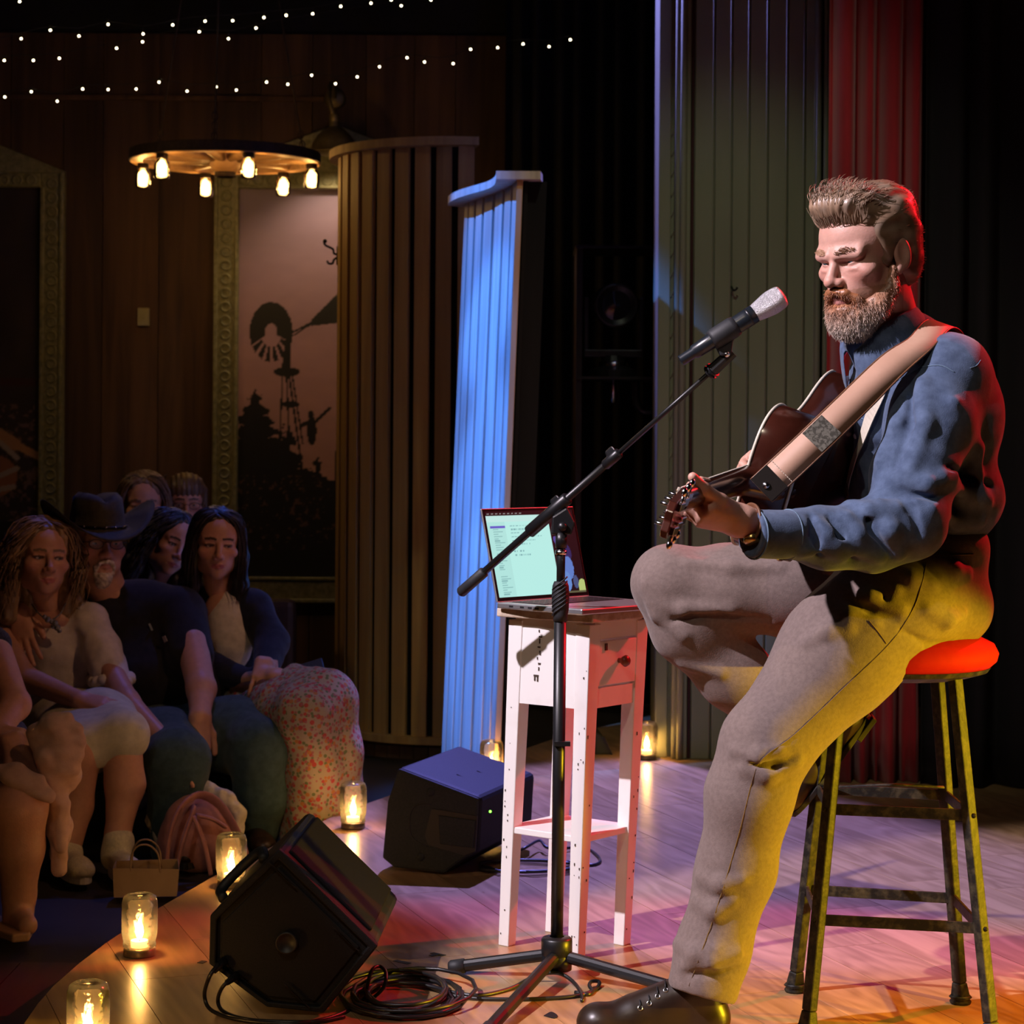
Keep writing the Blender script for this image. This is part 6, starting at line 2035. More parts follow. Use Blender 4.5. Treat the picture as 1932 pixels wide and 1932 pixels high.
bo_ = MB().add(np.vstack([Vf, Vb]), [(i, (i + 1) % n_, n_ + (i + 1) % n_, n_ + i) for i in range(n_)] + [tuple(range(n_, 2 * n_))])
gb = obj('body', bo_, m_mahog, parent=GT, smooth=False)
for p in gb.data.polygons:
    p.use_smooth = len(p.vertices) == 4
tp = MB()
V2 = np.vstack([Vf, Vf + GN * .003])
tp.add(V2, [tuple(range(n_))[::-1], tuple(range(n_, 2 * n_))] + [(i, (i + 1) % n_, n_ + (i + 1) % n_, n_ + i) for i in range(n_)])
obj('soundboard', tp, m_spruce, parent=GT)
obj('binding', MB().tube(Vf + GN * .001, .0032, 6, closed=True), m_bind, parent=gb, smooth=True)
obj('binding', MB().tube(Vb, .0028, 6, closed=True), m_bind, parent=gb, smooth=True)
obj('soundhole', MB().lathe([(0, .0042), (.05, .0042), (.05, .003)], 30, g(.165, 0), GN), m_ebony, parent=GT)
obj('rosette', MB().tube([g(.165 + .056 * math.cos(t), .056 * math.sin(t), .0035) for t in np.linspace(0, 2 * math.pi, 32, endpoint=False)], .0025, 6, closed=True), m_bind, parent=GT, smooth=True)
obj('bridge', MB().hexa([g(s, w_, z_) for z_ in (.003, .012) for s, w_ in ((.325, -.08), (.352, -.08), (.352, .08), (.325, .08))]), m_ebony, parent=GT, bevel=0.003)
# neck
nk = MB(); Vn = []; nr = 12
for (s, hw, dp) in ((.03, .030, .10), (.0, .029, .09), (-.02, .0285, .030), (-.06, .028, .021), (-.36, .0225, .019)):
    for k in range(nr + 1):
        a = math.pi * k / nr
        Vn.append(g(s, hw * math.cos(a), .002 - dp * math.sin(a) ** .8))
Fn = []
for i in range(4):
    for k in range(nr):
        Fn.append((i * (nr + 1) + k, i * (nr + 1) + k + 1, (i + 1) * (nr + 1) + k + 1, (i + 1) * (nr + 1) + k))
nk.add(Vn, Fn)
nko = obj('neck', nk, m_mahog, parent=GT, smooth=True)
obj('fretboard', MB().hexa([g(s, w_, z_) for z_ in (.001, .0065) for s, w_ in ((.12, -.028), (-.36, -.0228), (-.36, .0228), (.12, .028))]), m_ebony, parent=nko)
for k in range(15):
    s = -.36 + .645 * (1 - 2 ** (-k / 12)) if k else -.36
    hw = np.interp(s, [-.36, .12], [.0226, .028])
    obj('fret' if k else 'nut', MB().tube([g(s, -hw, .0068), g(s, hw, .0068)], .0011 if k else .003, 5), m_chrome if k else m_bind, parent=nko)
obj('fretboard_binding', MB().tube([g(.0, .0283, .003), g(-.36, .0232, .003)], .0022, 5), m_bind, parent=nko)
obj('fretboard_binding', MB().tube([g(.0, -.0283, .003), g(-.36, -.0232, .003)], .0022, 5), m_bind, parent=nko)
hs = [(-.36, -.024), (-.375, -.029), (-.525, -.033), (-.54, -.018), (-.533, 0), (-.54, .018), (-.525, .033), (-.375, .029), (-.36, .024)]
tilt = lambda s: -.22 * (-s - .36)
hd = obj('headstock', MB().prism([g(s, w_, tilt(s) + .001) for s, w_ in hs], -GN * .015), m_mahog, parent=GT, bevel=0.002)
m_amber = mat('amber_tuner', (.5, .16, .04), rough=0.2, coat=0.4)
for sdn in (-1, 1):
    for k in range(3):
        s = -.405 - k * .045
        c = g(s, sdn * .022, tilt(s) - .018)
        tu = obj('tuning_machine', MB().bar(c - GA * .012, c + GA * .012, .016, .010, up=GN), m_chrome, parent=hd, bevel=0.002)
        obj('tuner_shaft', MB().cyl(g(s, sdn * .022, tilt(s) - .018), g(s, sdn * .043, tilt(s) - .018), .0028, n=8), m_chrome, parent=tu, smooth=True)
        obj('tuner_button', MB().sphere(g(s, sdn * .048, tilt(s) - .018), A(.0080, .0085, .005), 12, 8, R=np.stack([GA, GW, GN], 1)), m_chrome, parent=tu, smooth=True)
        obj('tuner_post', MB().cyl(g(s, sdn * .018, tilt(s)), g(s, sdn * .018, tilt(s) + .018), .003, n=8), m_chrome, parent=tu, smooth=True)
for k in range(6):
    a = (k - 2.5) / 2.5
    obj('string', MB().tube([g(.338, a * .027, .014), g(-.36, a * .018, .0105), g(-.405 - (2 - abs(k - 2.5) + .5) * .045 * .8, (1 if a > 0 else -1) * .018, tilt(-.45) + .012)], .0006, 4), m_chrome, parent=GT)
# strap
m_strap = mat('tan_strap_leather', (.43, .25, .17), (.50, .30, .21), rough=0.55, scale=9, stretch=(1, 1, 1), bump=0.08)
hts = []; upn = []
for (px, py, dfl, lift) in ((1818, 668, 4.42, 1), (1810, 640, 4.38, 1), (1796, 618, 4.33, 1), (1776, 606, 4.27, 1), (1752, 616, 4.21, 1), (1730, 640, 4.16, 1), (1692, 680, 4.12, 0), (1640, 732, 4.09, 0), (1580, 790, 4.06, 0), (1520, 848, 4.045, 0), (1462, 902, 4.04, 0), (1436, 926, 4.04, 0)):
    q = P(px, py, dfl); un_ = nrm(A(.05, -.9, .35))
    if lift:
        nn = bs.find_nearest(Vector(q))
        n3 = np.array(nn[1]); n3 = n3 if n3 @ (q - TP(1730, 760)) > 0 else -n3
        q = np.array(nn[0]) + n3 * .007; un_ = n3
    hts.append(q); upn.append(un_)
q = bez(hts, 60)
for _ in range(10):
    q[1:-1] = (q[:-2] + 2 * q[1:-1] + q[2:]) / 4
tn = np.gradient(q, axis=0); tn /= np.linalg.norm(tn, axis=1, keepdims=True)
un2 = np.array(upn)
nv = np.stack([np.interp(np.linspace(0, len(un2) - 1, len(q)), np.arange(len(un2)), un2[:, j]) for j in range(3)], 1)
for _ in range(90):
    nv[1:-1] = (nv[:-2] + 2 * nv[1:-1] + nv[2:]) / 4
sdv = np.cross(tn, nv); sdv /= np.linalg.norm(sdv, axis=1, keepdims=True); nv = np.cross(sdv, tn)
wS = .058
strap = obj('strap', MB().strip(q - sdv * wS / 2, q + sdv * wS / 2, nv, .0035), m_strap, parent=GT, smooth=True)
for sg in (-1, 1):
    obj('strap_edge', MB().tube(q + sdv * sg * wS / 2 + nv * .002, .0022, 5), m_leather, parent=strap, smooth=True)
iS = int(len(q) * .955)
def stp(i0, i1, w0, w1, lift):
    ii_ = range(i0, i1)
    return MB().strip(np.array([q[i] + sdv[i] * w0 + nv[i] * .0036 for i in ii_]), np.array([q[i] + sdv[i] * w1 + nv[i] * .0036 for i in ii_]), np.array([nv[i] for i in ii_]), lift)
def near_i(px): return int(np.argmin(np.abs(q[:, 0] - np.array([P(px, 850, 4.05)[0]]))))
i_a, i_b = near_i(1563), near_i(1532)
obj('strap_plate', stp(min(i_a, i_b), max(i_a, i_b) + 1, -.026, .026, .0015), mat('engraved_silver', (.16, .15, .13), (.38, .36, .31), rough=0.35, metal=0.7, scale=160, lo=.45, hi=.55), parent=strap)
i_c = near_i(1468)
obj('strap_tab', stp(i_c, len(q), -.029, .029, .003), m_ebony, parent=strap)
rv = q[-3] + nv[-3] * .008
obj('strap_button', MB().lathe([(0, .004), (.005, .0035), (.0068, .001), (.007, -.002)], 14, rv, nv[-3]), m_chrome, parent=strap, smooth=True)
iT = near_i(1478)
for k in range(11):
    c0 = q[iT] + sdv[iT] * (-.026 + k * .0052) + nv[iT] * .004
    obj('stitch', MB().tube([c0 - sdv[iT] * .0016, c0 + sdv[iT] * .0016], .0008, 5), m_bind, parent=strap)
# ------------------------------------------------------------------ audience
def cloth(name, col, col2=None, scale=40, rough=.85, bump=.15):
    return mat(name, col, col2 or tuple(c * 1.25 for c in col), rough=rough, scale=scale, bump=bump, bscale=300, sheen=.1, spec=.25)
def sdobj(name, S, h, m, parent, wr=0.0, fr=14, seed=1, stretch=(1, 1, .7), col=None, rel=1):
    V, F = S.build(h)
    if wr:
        N = vnorm(V, F)
        V = V + N * (vnoise(V * A(*stretch), fr, seed) * wr + vnoise(V, fr * 2.6, seed + 1) * wr * .35)[:, None]
    V = relax(V, F, rel, .4)
    c = None if col is None else np.tile(np.asarray(col, float), (len(V), 1))
    return obj(name, (V, F), m, parent=parent, smooth=True, col=c)
def make_head(px, py, d, yaw, pitch, roll, sc, neck, skin, lipc=(.42, .14, .13), brow=(.08, .05, .03), h=.0027, **kw):
    R = headR(yaw, pitch, roll); t = P(px, py, d)
    S = Sd(.02)
    lash = kw.pop('lash', False); jt = kw.pop('jawtint', None); nr_ = kw.pop('neck_r', .048)
    head_sdf(S, R, t, sc, neck=neck, neck_r=nr_, **kw)
    V, F = S.build(h)
    c, L = head_cols(V, R, t, sc, skin, lipc, brow, blush=.3, lash=lash, jawtint=jt)
    return R, t, (V, F, c)
def long_hair(parent, R, t, sc, col, ln=.2, n=420, vol=1.0, wave=.0, seed=1, fringe=False, part=0.0, colv=.3):
    S = Sd(.02); S.frame(R, t, sc)
    S.ell((0, .022, .052), (.086 * vol, .104, .082), .02)
    S.ell((0, .05, .0), (.086 * vol, .085, .10), .03)
    for s in (-1, 1):
        S.chain([(s * .070, .02, .04), (s * .084 * vol, .016, -.04), (s * .082 * vol, .02, -.04 - ln * .45), (s * .078 * vol, .02, -.04 - ln * .85)], [.028, .026 * vol, .030 * vol, .024 * vol], .03)
    S.chain([(0, .09, 0), (0, .09, -.04 - ln * .8)], [.06, .055], .03)
    S.ell((0, -.088, -.005), (.062, .075, .098), .012, op='s')
    S.ell((0, -.01, -.075), (.055, .07, .05), .01, op='s')
    V, F = S.build(.0042)
    N = vnorm(V, F); L = (V - t) @ R / sc
    V = V + N * (np.sin(L[:, 0] * 260 + L[:, 1] * 180 + 4 * vnoise(L, 22, seed)) * .0018 + vnoise(L * A(1, 1, .25), 60, seed) * .004)[:, None]
    col = np.asarray(col, float)
    base = obj('hair', (V, F), m_hairm, parent=parent, smooth=True, col=np.clip(col * (.8 + colv * vnoise(L * A(1, 1, .3), 60, seed)[:, None]), .002, 1))
    r = np.random.default_rng(seed)
    SS = 11; tt = np.linspace(0, 1, SS)
    G3 = {}
    for s in (-1, 1):
        G3[s] = [np.array(q) for q in (
            [(part, -.048, .112), (s * .052, -.068, .085), (s * .080 * vol, -.050, .02), (s * .083 * vol, -.040, -.06), (s * .078 * vol, -.042, -.05 - ln)],
            [(part, -.01, .128), (s * .070, -.03, .095), (s * .092 * vol, -.012, .01), (s * .097 * vol, -.008, -.08), (s * .092 * vol, -.012, -.05 - ln)],
            [(part, .04, .132), (s * .072, .04, .10), (s * .096 * vol, .05, .0), (s * .098 * vol, .055, -.09), (s * .09 * vol, .05, -.05 - ln)],
            [(part, .08, .115), (s * .045, .11, .08), (s * .055, .135, .0), (s * .055, .13, -.09), (s * .05, .12, -.05 - ln)])]
    out = []
    for i in range(n):
        s = r.choice((-1, 1)); u = r.uniform(0, 2.999); k = int(u); f = u - k
        g_ = G3[s][k] * (1 - f) + G3[s][k + 1] * f
        b = bez(g_, 12)[:12]
        x = np.array([np.interp(tt * (r.uniform(.82, 1.02)), np.linspace(0, 1, len(b)), b[:, j]) for j in range(3)]).T
        ph_ = r.uniform(0, 6.28)
        j_ = r.normal(0, .005 + .004 * wave, 3)
        x = x + j_ * tt[:, None] ** .5 + wave * .010 * np.stack([np.sin(tt * 16 + ph_), np.cos(tt * 15 + ph_), np.zeros(SS)], 1) * tt[:, None]
        out.append(x)
    Pt = (np.array(out) * sc) @ R.T + t
    rad = np.array([.0016] + [.0022] * (SS - 3) + [.0016, .0004])
    Vs, Fs = strands(Pt, rad)
    cs = np.repeat(np.clip(col * r.uniform(.55, 1.5, (n, 1)), 0, 1), SS * 3, 0)
    obj('strands', (Vs, Fs), m_hairm, parent=base, smooth=True, col=cs)
    return base
SK1, SK2, SK3 = A(.55, .29, .20), A(.58, .31, .22), A(.52, .28, .21)
def finish(parent, heads, limbs, skin, h=.005):
    parts = []; cols = []
    for V, F, c in heads:
        parts.append((V, F)); cols.append(c)
    for S, hh in limbs:
        V, F = S.build(hh); V = relax(V, F, 1, .4)
        parts.append((V, F)); cols.append(np.tile(skin, (len(V), 1)))
    V, F = joinm(parts)
    return obj('body', (V, F), m_skin, parent=parent, smooth=True, col=np.vstack(cols))

# --- benches
m_bench = mat('dark_bench_leather', (.020, .011, .009), (.032, .018, .014), rough=.6, scale=25, bump=.1)
def bench(x0, x1, y, z, label, back=True):
    T = thing('bench', label, 'bench', A((x0 + x1) / 2, y, ZF))
    obj('seat', MB().box((x0, y - .25, z - .10), (x1, y + .22, z)), m_bench, parent=T, bevel=.03)
    if back:
        obj('backrest', MB().box((x0, y + .24, z - .06), (x1, y + .34, z + .34)), m_bench, parent=T, bevel=.03)
    for x in (x0 + .08, x1 - .08):
        for yy in (y - .18, y + .22):
            obj('leg', MB().box((x - .03, yy - .03, ZF), (x + .03, yy + .03, z - .09)), m_bench, parent=T)
bench(-2.35, -.80, 7.25, .10, 'dark upholstered front bench under the couple and the woman in floral skirt', False)
bench(-2.9, -.9, 8.6, .16, 'dark upholstered second bench behind the seated couple')

# --- woman in white blouse
W1 = thing('person', 'woman with long wavy blonde hair in white blouse and pale skirt', 'person', A(P(130, 830, 6.95)[0], 6.95, ZF))
nk1 = P(98, 1160, 6.93)
R, t, hd1 = make_head(80, 1053, 6.86, 27, -3, 4, 1.03, nk1, SK1, (.50, .16, .15), (.20, .13, .08), fem=True, lash=True, smile=1.0, jaw=1.04, cheek=.003, lips=1.0)
S = Sd(.03)
S.frame(); S.ell(P(100, 1172, 6.94), A(.10, .085, .06), .03)
S.chain([P(205, 1262, 6.80), P(240, 1325, 6.66), P(305, 1392, 6.52)], [.042, .038, .028], .02)
hand_sdf(S, P(310, 1398, 6.51), nrm(P(345, 1450, 6.42) - P(310, 1398, 6.51)), A(.3, -.85, .35), -1, [(20, 20, 12)] * 4)
S.chain([P(0, 1200, 6.85), P(42, 1278, 6.66), P(150, 1322, 6.48)], [.045, .042, .029], .02)
hand_sdf(S, P(152, 1322, 6.48), nrm(P(235, 1335, 6.40) - P(152, 1322, 6.48)), A(.0, -.5, .85), 1, [(12, 15, 10)] * 4)
S.frame()
S.chain([P(170, 1370, 6.75), P(228, 1395, 6.34), P(236, 1480, 6.33), P(222, 1575, 6.30), P(224, 1600, 6.28)], [.075, .062, .058, .036, .036], .02)
S.chain([P(140, 1390, 6.75), P(150, 1420, 6.30), P(140, 1520, 6.32), P(122, 1625, 6.28)], [.075, .062, .055, .038], .02)
bd1 = finish(W1, [hd1], [(S, .0048)], SK1)
eyes_obj(bd1, R, t, 1.03, iris=(.06, .08, .09), look=(.3, -1, 0))
long_hair(W1, R, t, 1.03, (.30, .19, .10), ln=.17, n=620, vol=1.22, wave=1.6, seed=3)
S = Sd(.04); S.frame()
S.ell(P(110, 1235, 6.97), A(.168, .135, .18), .05); S.ell(P(130, 1330, 6.98), A(.16, .13, .10), .05)
S.chain([P(40, 1170, 6.98), P(168, 1168, 6.95)], [.062, .060], .04)
S.chain([P(170, 1175, 6.92), P(192, 1225, 6.86), P(208, 1275, 6.80)], [.060, .060, .062], .02)
S.chain([P(30, 1180, 6.92), P(10, 1225, 6.84)], [.060, .062], .02)
for k in range(7):
    a = k / 6
    S.chain([P(75 + a * 80, 1205, 6.87), P(80 + a * 85, 1310, 6.84)], [.006, .012], .02)
S.ell(P(95, 1148, 6.83), A(.060, .06, .050), .012, op='s')
blo = sdobj('blouse', S, .0065, cloth('white_gauze', (.60, .56, .50), scale=25), W1, .006, 20, 5)
for k in range(14):
    a = k / 14 * 2 * math.pi
    c = P(210, 1282, 6.79) + A(.058 * math.cos(a), .058 * math.sin(a), .006 * math.sin(3 * a))
    obj('ruffle', MB().sphere(c, A(.022, .022, .019), 10, 6), MATS['white_gauze'], parent=blo, smooth=True)
S = Sd(.05); S.frame()
S.chain([P(140, 1375, 6.90), P(190, 1372, 6.60), P(232, 1388, 6.34)], [.135, .110, .082], .05)
S.chain([P(125, 1385, 6.88), P(140, 1395, 6.55), P(160, 1410, 6.33)], [.135, .11, .085], .05)
S.ell(P(190, 1500, 6.30), A(.14, .30, .075), .01, op='s')
sdobj('skirt', S, .006, cloth('pale_linen', (.50, .48, .36), scale=30), W1, .004, 10, 7)
m_jewel = mat('jewels', (.05, .08, .10), (.5, .5, .55), rough=.15, metal=.6, scale=160)
nl = thing('necklace', 'dark jewelled pendant necklace worn over the white blouse', 'necklace', P(98, 1170, 6.82))
for k, (px, py) in enumerate(((84, 1164), (90, 1169), (97, 1173), (104, 1176), (100, 1182), (108, 1184), (112, 1190))):
    obj('stone', MB().sphere(P(px, py, 6.805), .008 + .003 * (k % 2), 8, 6), m_jewel, parent=nl, smooth=True)
obj('chain', MB().tube(bez([P(60, 1140, 6.86), P(74, 1158, 6.81), P(92, 1170, 6.805), P(112, 1160, 6.815), P(124, 1138, 6.87)], 20), .0025, 6), m_jewel, parent=nl, smooth=True)
def shoe(parent, toe, heel, m, ms, sole=.018, name='shoe', high=.06, shaft=None):
    toe, heel = np.asarray(toe), np.asarray(heel)
    f = nrm((toe - heel) * A(1, 1, 0)); sd = A(-f[1], f[0], 0); L_ = np.linalg.norm(toe - heel)
    w = lambda a, b, c: heel + f * a * L_ + sd * b + A(0, 0, c)
    S = Sd(.02); RR = np.stack([f, sd, A(0, 0, 1)], 1)
    S.ell(w(.82, 0, .034), A(.055, .042, .030), .02, R=RR); S.cone(w(.15, 0, .04), w(.7, 0, .036), .036, .036, .02); S.cone(w(.18, 0, .045), w(.2, 0, high), .036, .040, .02)
    if shaft is not None:
        S.cone(w(.2, 0, .05), shaft, .044, .047, .02)
    S.ell(w(.5, 0, -.03), A(.3, .2, .04), .004, R=RR, op='s')
    so = sdobj(name, S, .0055, m, parent)
    ol = [w(.5 + .52 * math.cos(a), (.038 + .008 * math.cos(a)) * math.sin(a), 0) for a in np.linspace(0, 2 * math.pi, 22, endpoint=False)]
    obj('sole', MB().prism(ol, (0, 0, sole)), ms, parent=so)
    return so
m_knit = cloth('cream_knit', (.52, .48, .34), scale=150, bump=.5)
m_wsole = mat('white_rubber', (.6, .58, .52), rough=.5)
shoe(W1, A(P(248, 1640, 6.10)[0], 6.12, ZF + .002), A(P(212, 1640, 6.33)[0], 6.34, ZF + .002), m_knit, m_wsole, .03, high=.06, shaft=P(224, 1588, 6.29))
shoe(W1, A(P(150, 1680, 6.05)[0], 6.12, ZF + .002), A(P(115, 1680, 6.32)[0], 6.34, ZF + .002), m_knit, m_wsole, .03, high=.06, shaft=P(124, 1608, 6.28))

# --- man in cowboy hat
M1 = thing('person', 'man with white goatee and glasses in black t-shirt and jeans, wearing a cowboy hat', 'person', A(P(300, 830, 7.05)[0], 7.05, ZF))
nk2 = P(205, 1125, 7.08)
R, t, hd2 = make_head(184, 1026, 7.0, 28, -4, 2, 1.08, nk2, SK2, (.45, .20, .18), (.35, .25, .18), smile=.4, jaw=1.08, neck_r=.062, nose=1.15, cheek=.003)
RM, tM = R, t
S = Sd(.03); S.frame()
S.ell(P(214, 1128, 7.06), A(.06, .05, .05), .03)
S.chain([P(362, 1215, 6.90), P(380, 1300, 6.76), P(377, 1352, 6.66)], [.052, .046, .032], .02)
hand_sdf(S, P(377, 1352, 6.66), nrm(P(374, 1410, 6.62) - P(377, 1352, 6.66)), A(.35, -.85, .1), -1, [(12, 22, 15), (14, 24, 15), (16, 26, 15), (18, 28, 15)], sc=1.08)
S.frame()
S.chain([P(60, 1135, 6.98), P(35, 1165, 6.86)], [.050, .036], .02)
hand_sdf(S, P(36, 1163, 6.86), nrm(P(48, 1240, 6.74) - P(36, 1163, 6.86)), A(-.2, -.9, .3), -1, [(8, 10, 8)] * 4, sc=1.08)
bd2 = finish(M1, [hd2], [(S, .005)], SK2)
eyes_obj(bd2, R, t, 1.08, look=(.3, -1, 0))
S = Sd(.05); S.frame()
S.ell(P(262, 1215, 7.10), A(.235, .165, .20), .06); S.ell(P(290, 1300, 7.05), A(.25, .21, .19), .06)
S.chain([P(150, 1140, 7.14), P(340, 1155, 7.06)], [.085, .085], .05)
S.chain([P(342, 1158, 7.02), P(360, 1238, 6.90)], [.082, .076], .03)
S.chain([P(140, 1140, 7.12), P(75, 1135, 7.02)], [.075, .065], .03)
S.ell(P(220, 1114, 6.97), A(.048, .05, .060), .01, op='s')
tsh = sdobj('t_shirt', S, .007, cloth('black_cotton', (.010, .010, .012), (.016, .016, .019)), M1, .005, 9, 11)
h_ = P(284, 1185, 6.93); 
bts = bvh(np.array([tuple(v.co) for v in tsh.data.vertices]) + rootloc(tsh), [tuple(p.vertices) for p in tsh.data.polygons])
h_, n_ = hit(bts, 285, 1185, .002)
if h_ is not None:
    obj('pen_clip', MB().bar(h_ + A(-.006, 0, .014), h_ + A(.006, 0, -.012), .007, .003, up=n_), mat('pen_metal', (.5, .6, .75), rough=.2, metal=.6), parent=tsh)
h_, n_ = hit(bts, 313, 1208, .002)
if h_ is not None:
    obj('pocket_label', MB().bar(h_ + A(-.006, 0, .013), h_ + A(.006, 0, -.013), .021, .002, up=n_), mat('cloth_label', (.42, .38, .36), rough=.7), parent=tsh)
S = Sd(.05); S.frame()
S.ell(P(310, 1385, 7.05), A(.20, .17, .12), .06)
S.chain([P(360, 1385, 6.98), P(440, 1385, 6.80), P(492, 1415, 6.66)], [.125, .115, .100], .05)
S.chain([P(492, 1415, 6.66), P(498, 1500, 6.68), P(484, 1545, 6.72), P(472, 1580, 6.74)], [.100, .088, .080, .076], .03)
S.chain([P(290, 1390, 6.95), P(315, 1410, 6.70), P(335, 1435, 6.50)], [.125, .112, .098], .05)
S.chain([P(335, 1435, 6.50), P(335, 1530, 6.52), P(331, 1605, 6.56)], [.098, .085, .077], .03)
sdobj('jeans', S, .007, cloth('green_blue_denim', (.030, .060, .065), (.048, .088, .095)), M1, .005, 12, 13)
shoe(M1, A(P(500, 1700, 6.5)[0], 6.52, ZF + .002), A(P(462, 1700, 6.74)[0], 6.78, ZF + .002), m_boot, m_sole, .02, 'boot', .1)
shoe(M1, A(P(350, 1700, 6.3)[0], 6.34, ZF + .002), A(P(330, 1700, 6.56)[0], 6.62, ZF + .002), m_boot, m_sole, .02, 'boot', .1)
# goatee and moustache
S = Sd(.01); S.frame(R, t, 1.08)
S.ell((0, -.068, -.102), (.028, .024, .026), .015); S.ell((0, -.060, -.118), (.020, .018, .020), .012)
for s in (-1, 1):
    S.chain([(s * .003, -.0965, -.0555), (s * .018, -.091, -.060), (s * .028, -.078, -.076), (s * .026, -.070, -.095)], [.006, .0065, .0062, .007], .006)
V, F = S.build(.003); L = (V - t) @ R
obj('goatee', (V + vnorm(V, F) * (vnoise(L, 170, 4) * .003)[:, None], F), m_hairm, parent=M1, smooth=True, col=np.clip(A(.52, .44, .38) * (1 + .35 * vnoise(L, 160, 2))[:, None], 0, 1))
S = Sd(.01); S.frame(R, t, 1.08)
S.ell((0, .05, -.01), (.082, .062, .05), .02)
for s in (-1, 1):
    S.ell((s * .088, .010, -.02), (.03, .03, .045), .006, op='s')
V, F = S.build(.004); obj('hair', (V, F), m_hairm, parent=M1, smooth=True, col=np.tile(A(.35, .30, .26), (len(V), 1)))
def glasses(Rg, tg, sc, label, m=None, lift=0.0, back=0.0, parent=None):
    o_ = thing('glasses', label, 'glasses', tg)
    w = lambda x, y, z: Rg @ (A(x, y + back, z + lift) * sc) + tg
    mm = m or m_satin
    for s in (-1, 1):
        loop = [w(s * .032 + .022 * math.cos(a) * (1 - .0 * s), -.094 + .10 * (.022 * math.cos(a) * s) ** 1 * .6, -.004 + .0145 * math.sin(a)) for a in np.linspace(0, 2 * math.pi, 22, endpoint=False)]
        obj('rim', MB().tube(loop, .0014 * sc, 6, closed=True), mm, parent=o_, smooth=True)
        obj('lens', MB().prism([np.array(q) for q in loop], (Rg @ A(0, .001, 0))), MATS.get('lens_clear') or jarglass('lens_clear', .02, (.95, .97, .97)), parent=o_)
        obj('temple', MB().tube([w(s * .053, -.092, .003), w(s * .074, -.06, .004), w(s * .080, .005, .004), w(s * .079, .022, -.012)], .0015 * sc, 6), mm, parent=o_, smooth=True)
    obj('bridge', MB().tube([w(-.010, -.096, .0), w(0, -.099, .003), w(.010, -.096, .0)], .0014 * sc, 6), mm, parent=o_, smooth=True)
    return o_
glasses(RM, tM, 1.08, 'thin dark-rimmed glasses worn by the man in the cowboy hat')
# hat
m_felt = cloth('olive_felt', (.030, .025, .012), (.05, .042, .02), scale=60, rough=.7)
HT_ = thing('cowboy_hat', 'dark felt cowboy hat with curled brim and studded band, worn by the seated man', 'hat', t + A(0, 0, .07))
Rh = headR(30, 2, 1)
hc_ = t + Rh @ A(0, .012, .048)
def hw_(x, y, z): return hc_ + Rh @ A(x, y, z)
V = []; F = []; nH = 48
prof = [(.088, .112, .0), (.110, .134, -.002), (.145, .165, .0), (.185, .190, .008), (.186, .191, .012), (.145, .166, .005), (.110, .135, .003), (.090, .114, .006), (.086, .109, .05), (.078, .100, .09), (.062, .084, .108), (.03, .05, .098), (.0, .0, .092)]
for i, (rx, ry, z) in enumerate(prof):
    for k in range(nH):
        a = 2 * math.pi * k / nH
        x, y = rx * math.cos(a), ry * math.sin(a)
        zz = z
        if i < 8:
            q = max(0, (rx - .088) / .098)
            zz += .085 * q ** 1.5 * abs(math.cos(a)) ** 2.2 - .035 * q * abs(math.sin(a)) ** 2
        elif i >= 9:
            zz += .014 * abs(math.cos(a)) - .016 * (math.exp(-(x / .02) ** 2)) * (i > 9)
            if math.sin(a) < -.3 and i == 10:
                x *= .8
        V.append(hw_(x, y, zz))
for i in range(len(prof) - 1):
    for k in range(nH):
        F.append((i * nH + k, i * nH + (k + 1) % nH, (i + 1) * nH + (k + 1) % nH, (i + 1) * nH + k))
ho_ = obj('crown_and_brim', (V, F), m_felt, parent=HT_, smooth=True)
obj('hat_band', MB().tube([hw_(.0905 * math.cos(a), .1145 * math.sin(a), .014) for a in np.linspace(0, 2 * math.pi, 36, endpoint=False)], .006, 6, closed=True, flat=.5), m_ebony, parent=HT_, smooth=True)
for a in np.linspace(-2.4, -.6, 6):
    obj('stud', MB().sphere(hw_(.096 * math.cos(a), .120 * math.sin(a), .014), .0035, 8, 6), m_chrome, parent=HT_, smooth=True)

# --- dark haired woman, floral skirt
W2 = thing('person', 'woman with long straight dark hair in navy jacket and floral skirt', 'person', A(P(450, 830, 7.2)[0], 7.2, ZF))
nk3 = P(412, 1125, 7.22)
R, t, hd3 = make_head(409, 1028, 7.15, 13, 0, 3, .98, nk3, SK2, (.42, .12, .12), (.06, .035, .02), fem=True, lash=True, smile=.6, lips=1.05, jaw=.97)
S = Sd(.03); S.frame()
S.ell(P(420, 1160, 7.20), A(.07, .06, .09), .03)
S.chain([P(515, 1240, 7.05), P(508, 1262, 6.95)], [.032, .028], .02)
hand_sdf(S, P(498, 1248, 6.92), nrm(P(490, 1310, 6.80) - P(498, 1248, 6.92)), A(.2, -.8, .5), -1, [(18, 25, 15)] * 4, sc=.95)
S.frame()
S.chain([P(470, 1285, 6.95), P(515, 1276, 6.86)], [.032, .026], .02)
hand_sdf(S, P(518, 1274, 6.85), nrm(P(590, 1284, 6.78) - P(518, 1274, 6.85)), A(.0, -.35, .9), 1, [(8, 12, 8)] * 4, sc=.95)
bd3 = finish(W2, [hd3], [(S, .0048)], SK2)
eyes_obj(bd3, R, t, .98, iris=(.05, .03, .02), look=(.2, -1, 0))
long_hair(W2, R, t, .98, (.022, .015, .012), ln=.22, n=480, vol=1.0, wave=.35, seed=5, part=-.006)
S = Sd(.04); S.frame()
S.ell(P(425, 1205, 7.25), A(.135, .11, .17), .05); S.ell(P(435, 1310, 7.22), A(.15, .13, .11), .05)
S.chain([P(352, 1148, 7.25), P(478, 1145, 7.22)], [.060, .060], .04)
S.chain([P(480, 1150, 7.2), P(512, 1210, 7.14), P(505, 1262, 6.98)], [.060, .056, .044], .03)
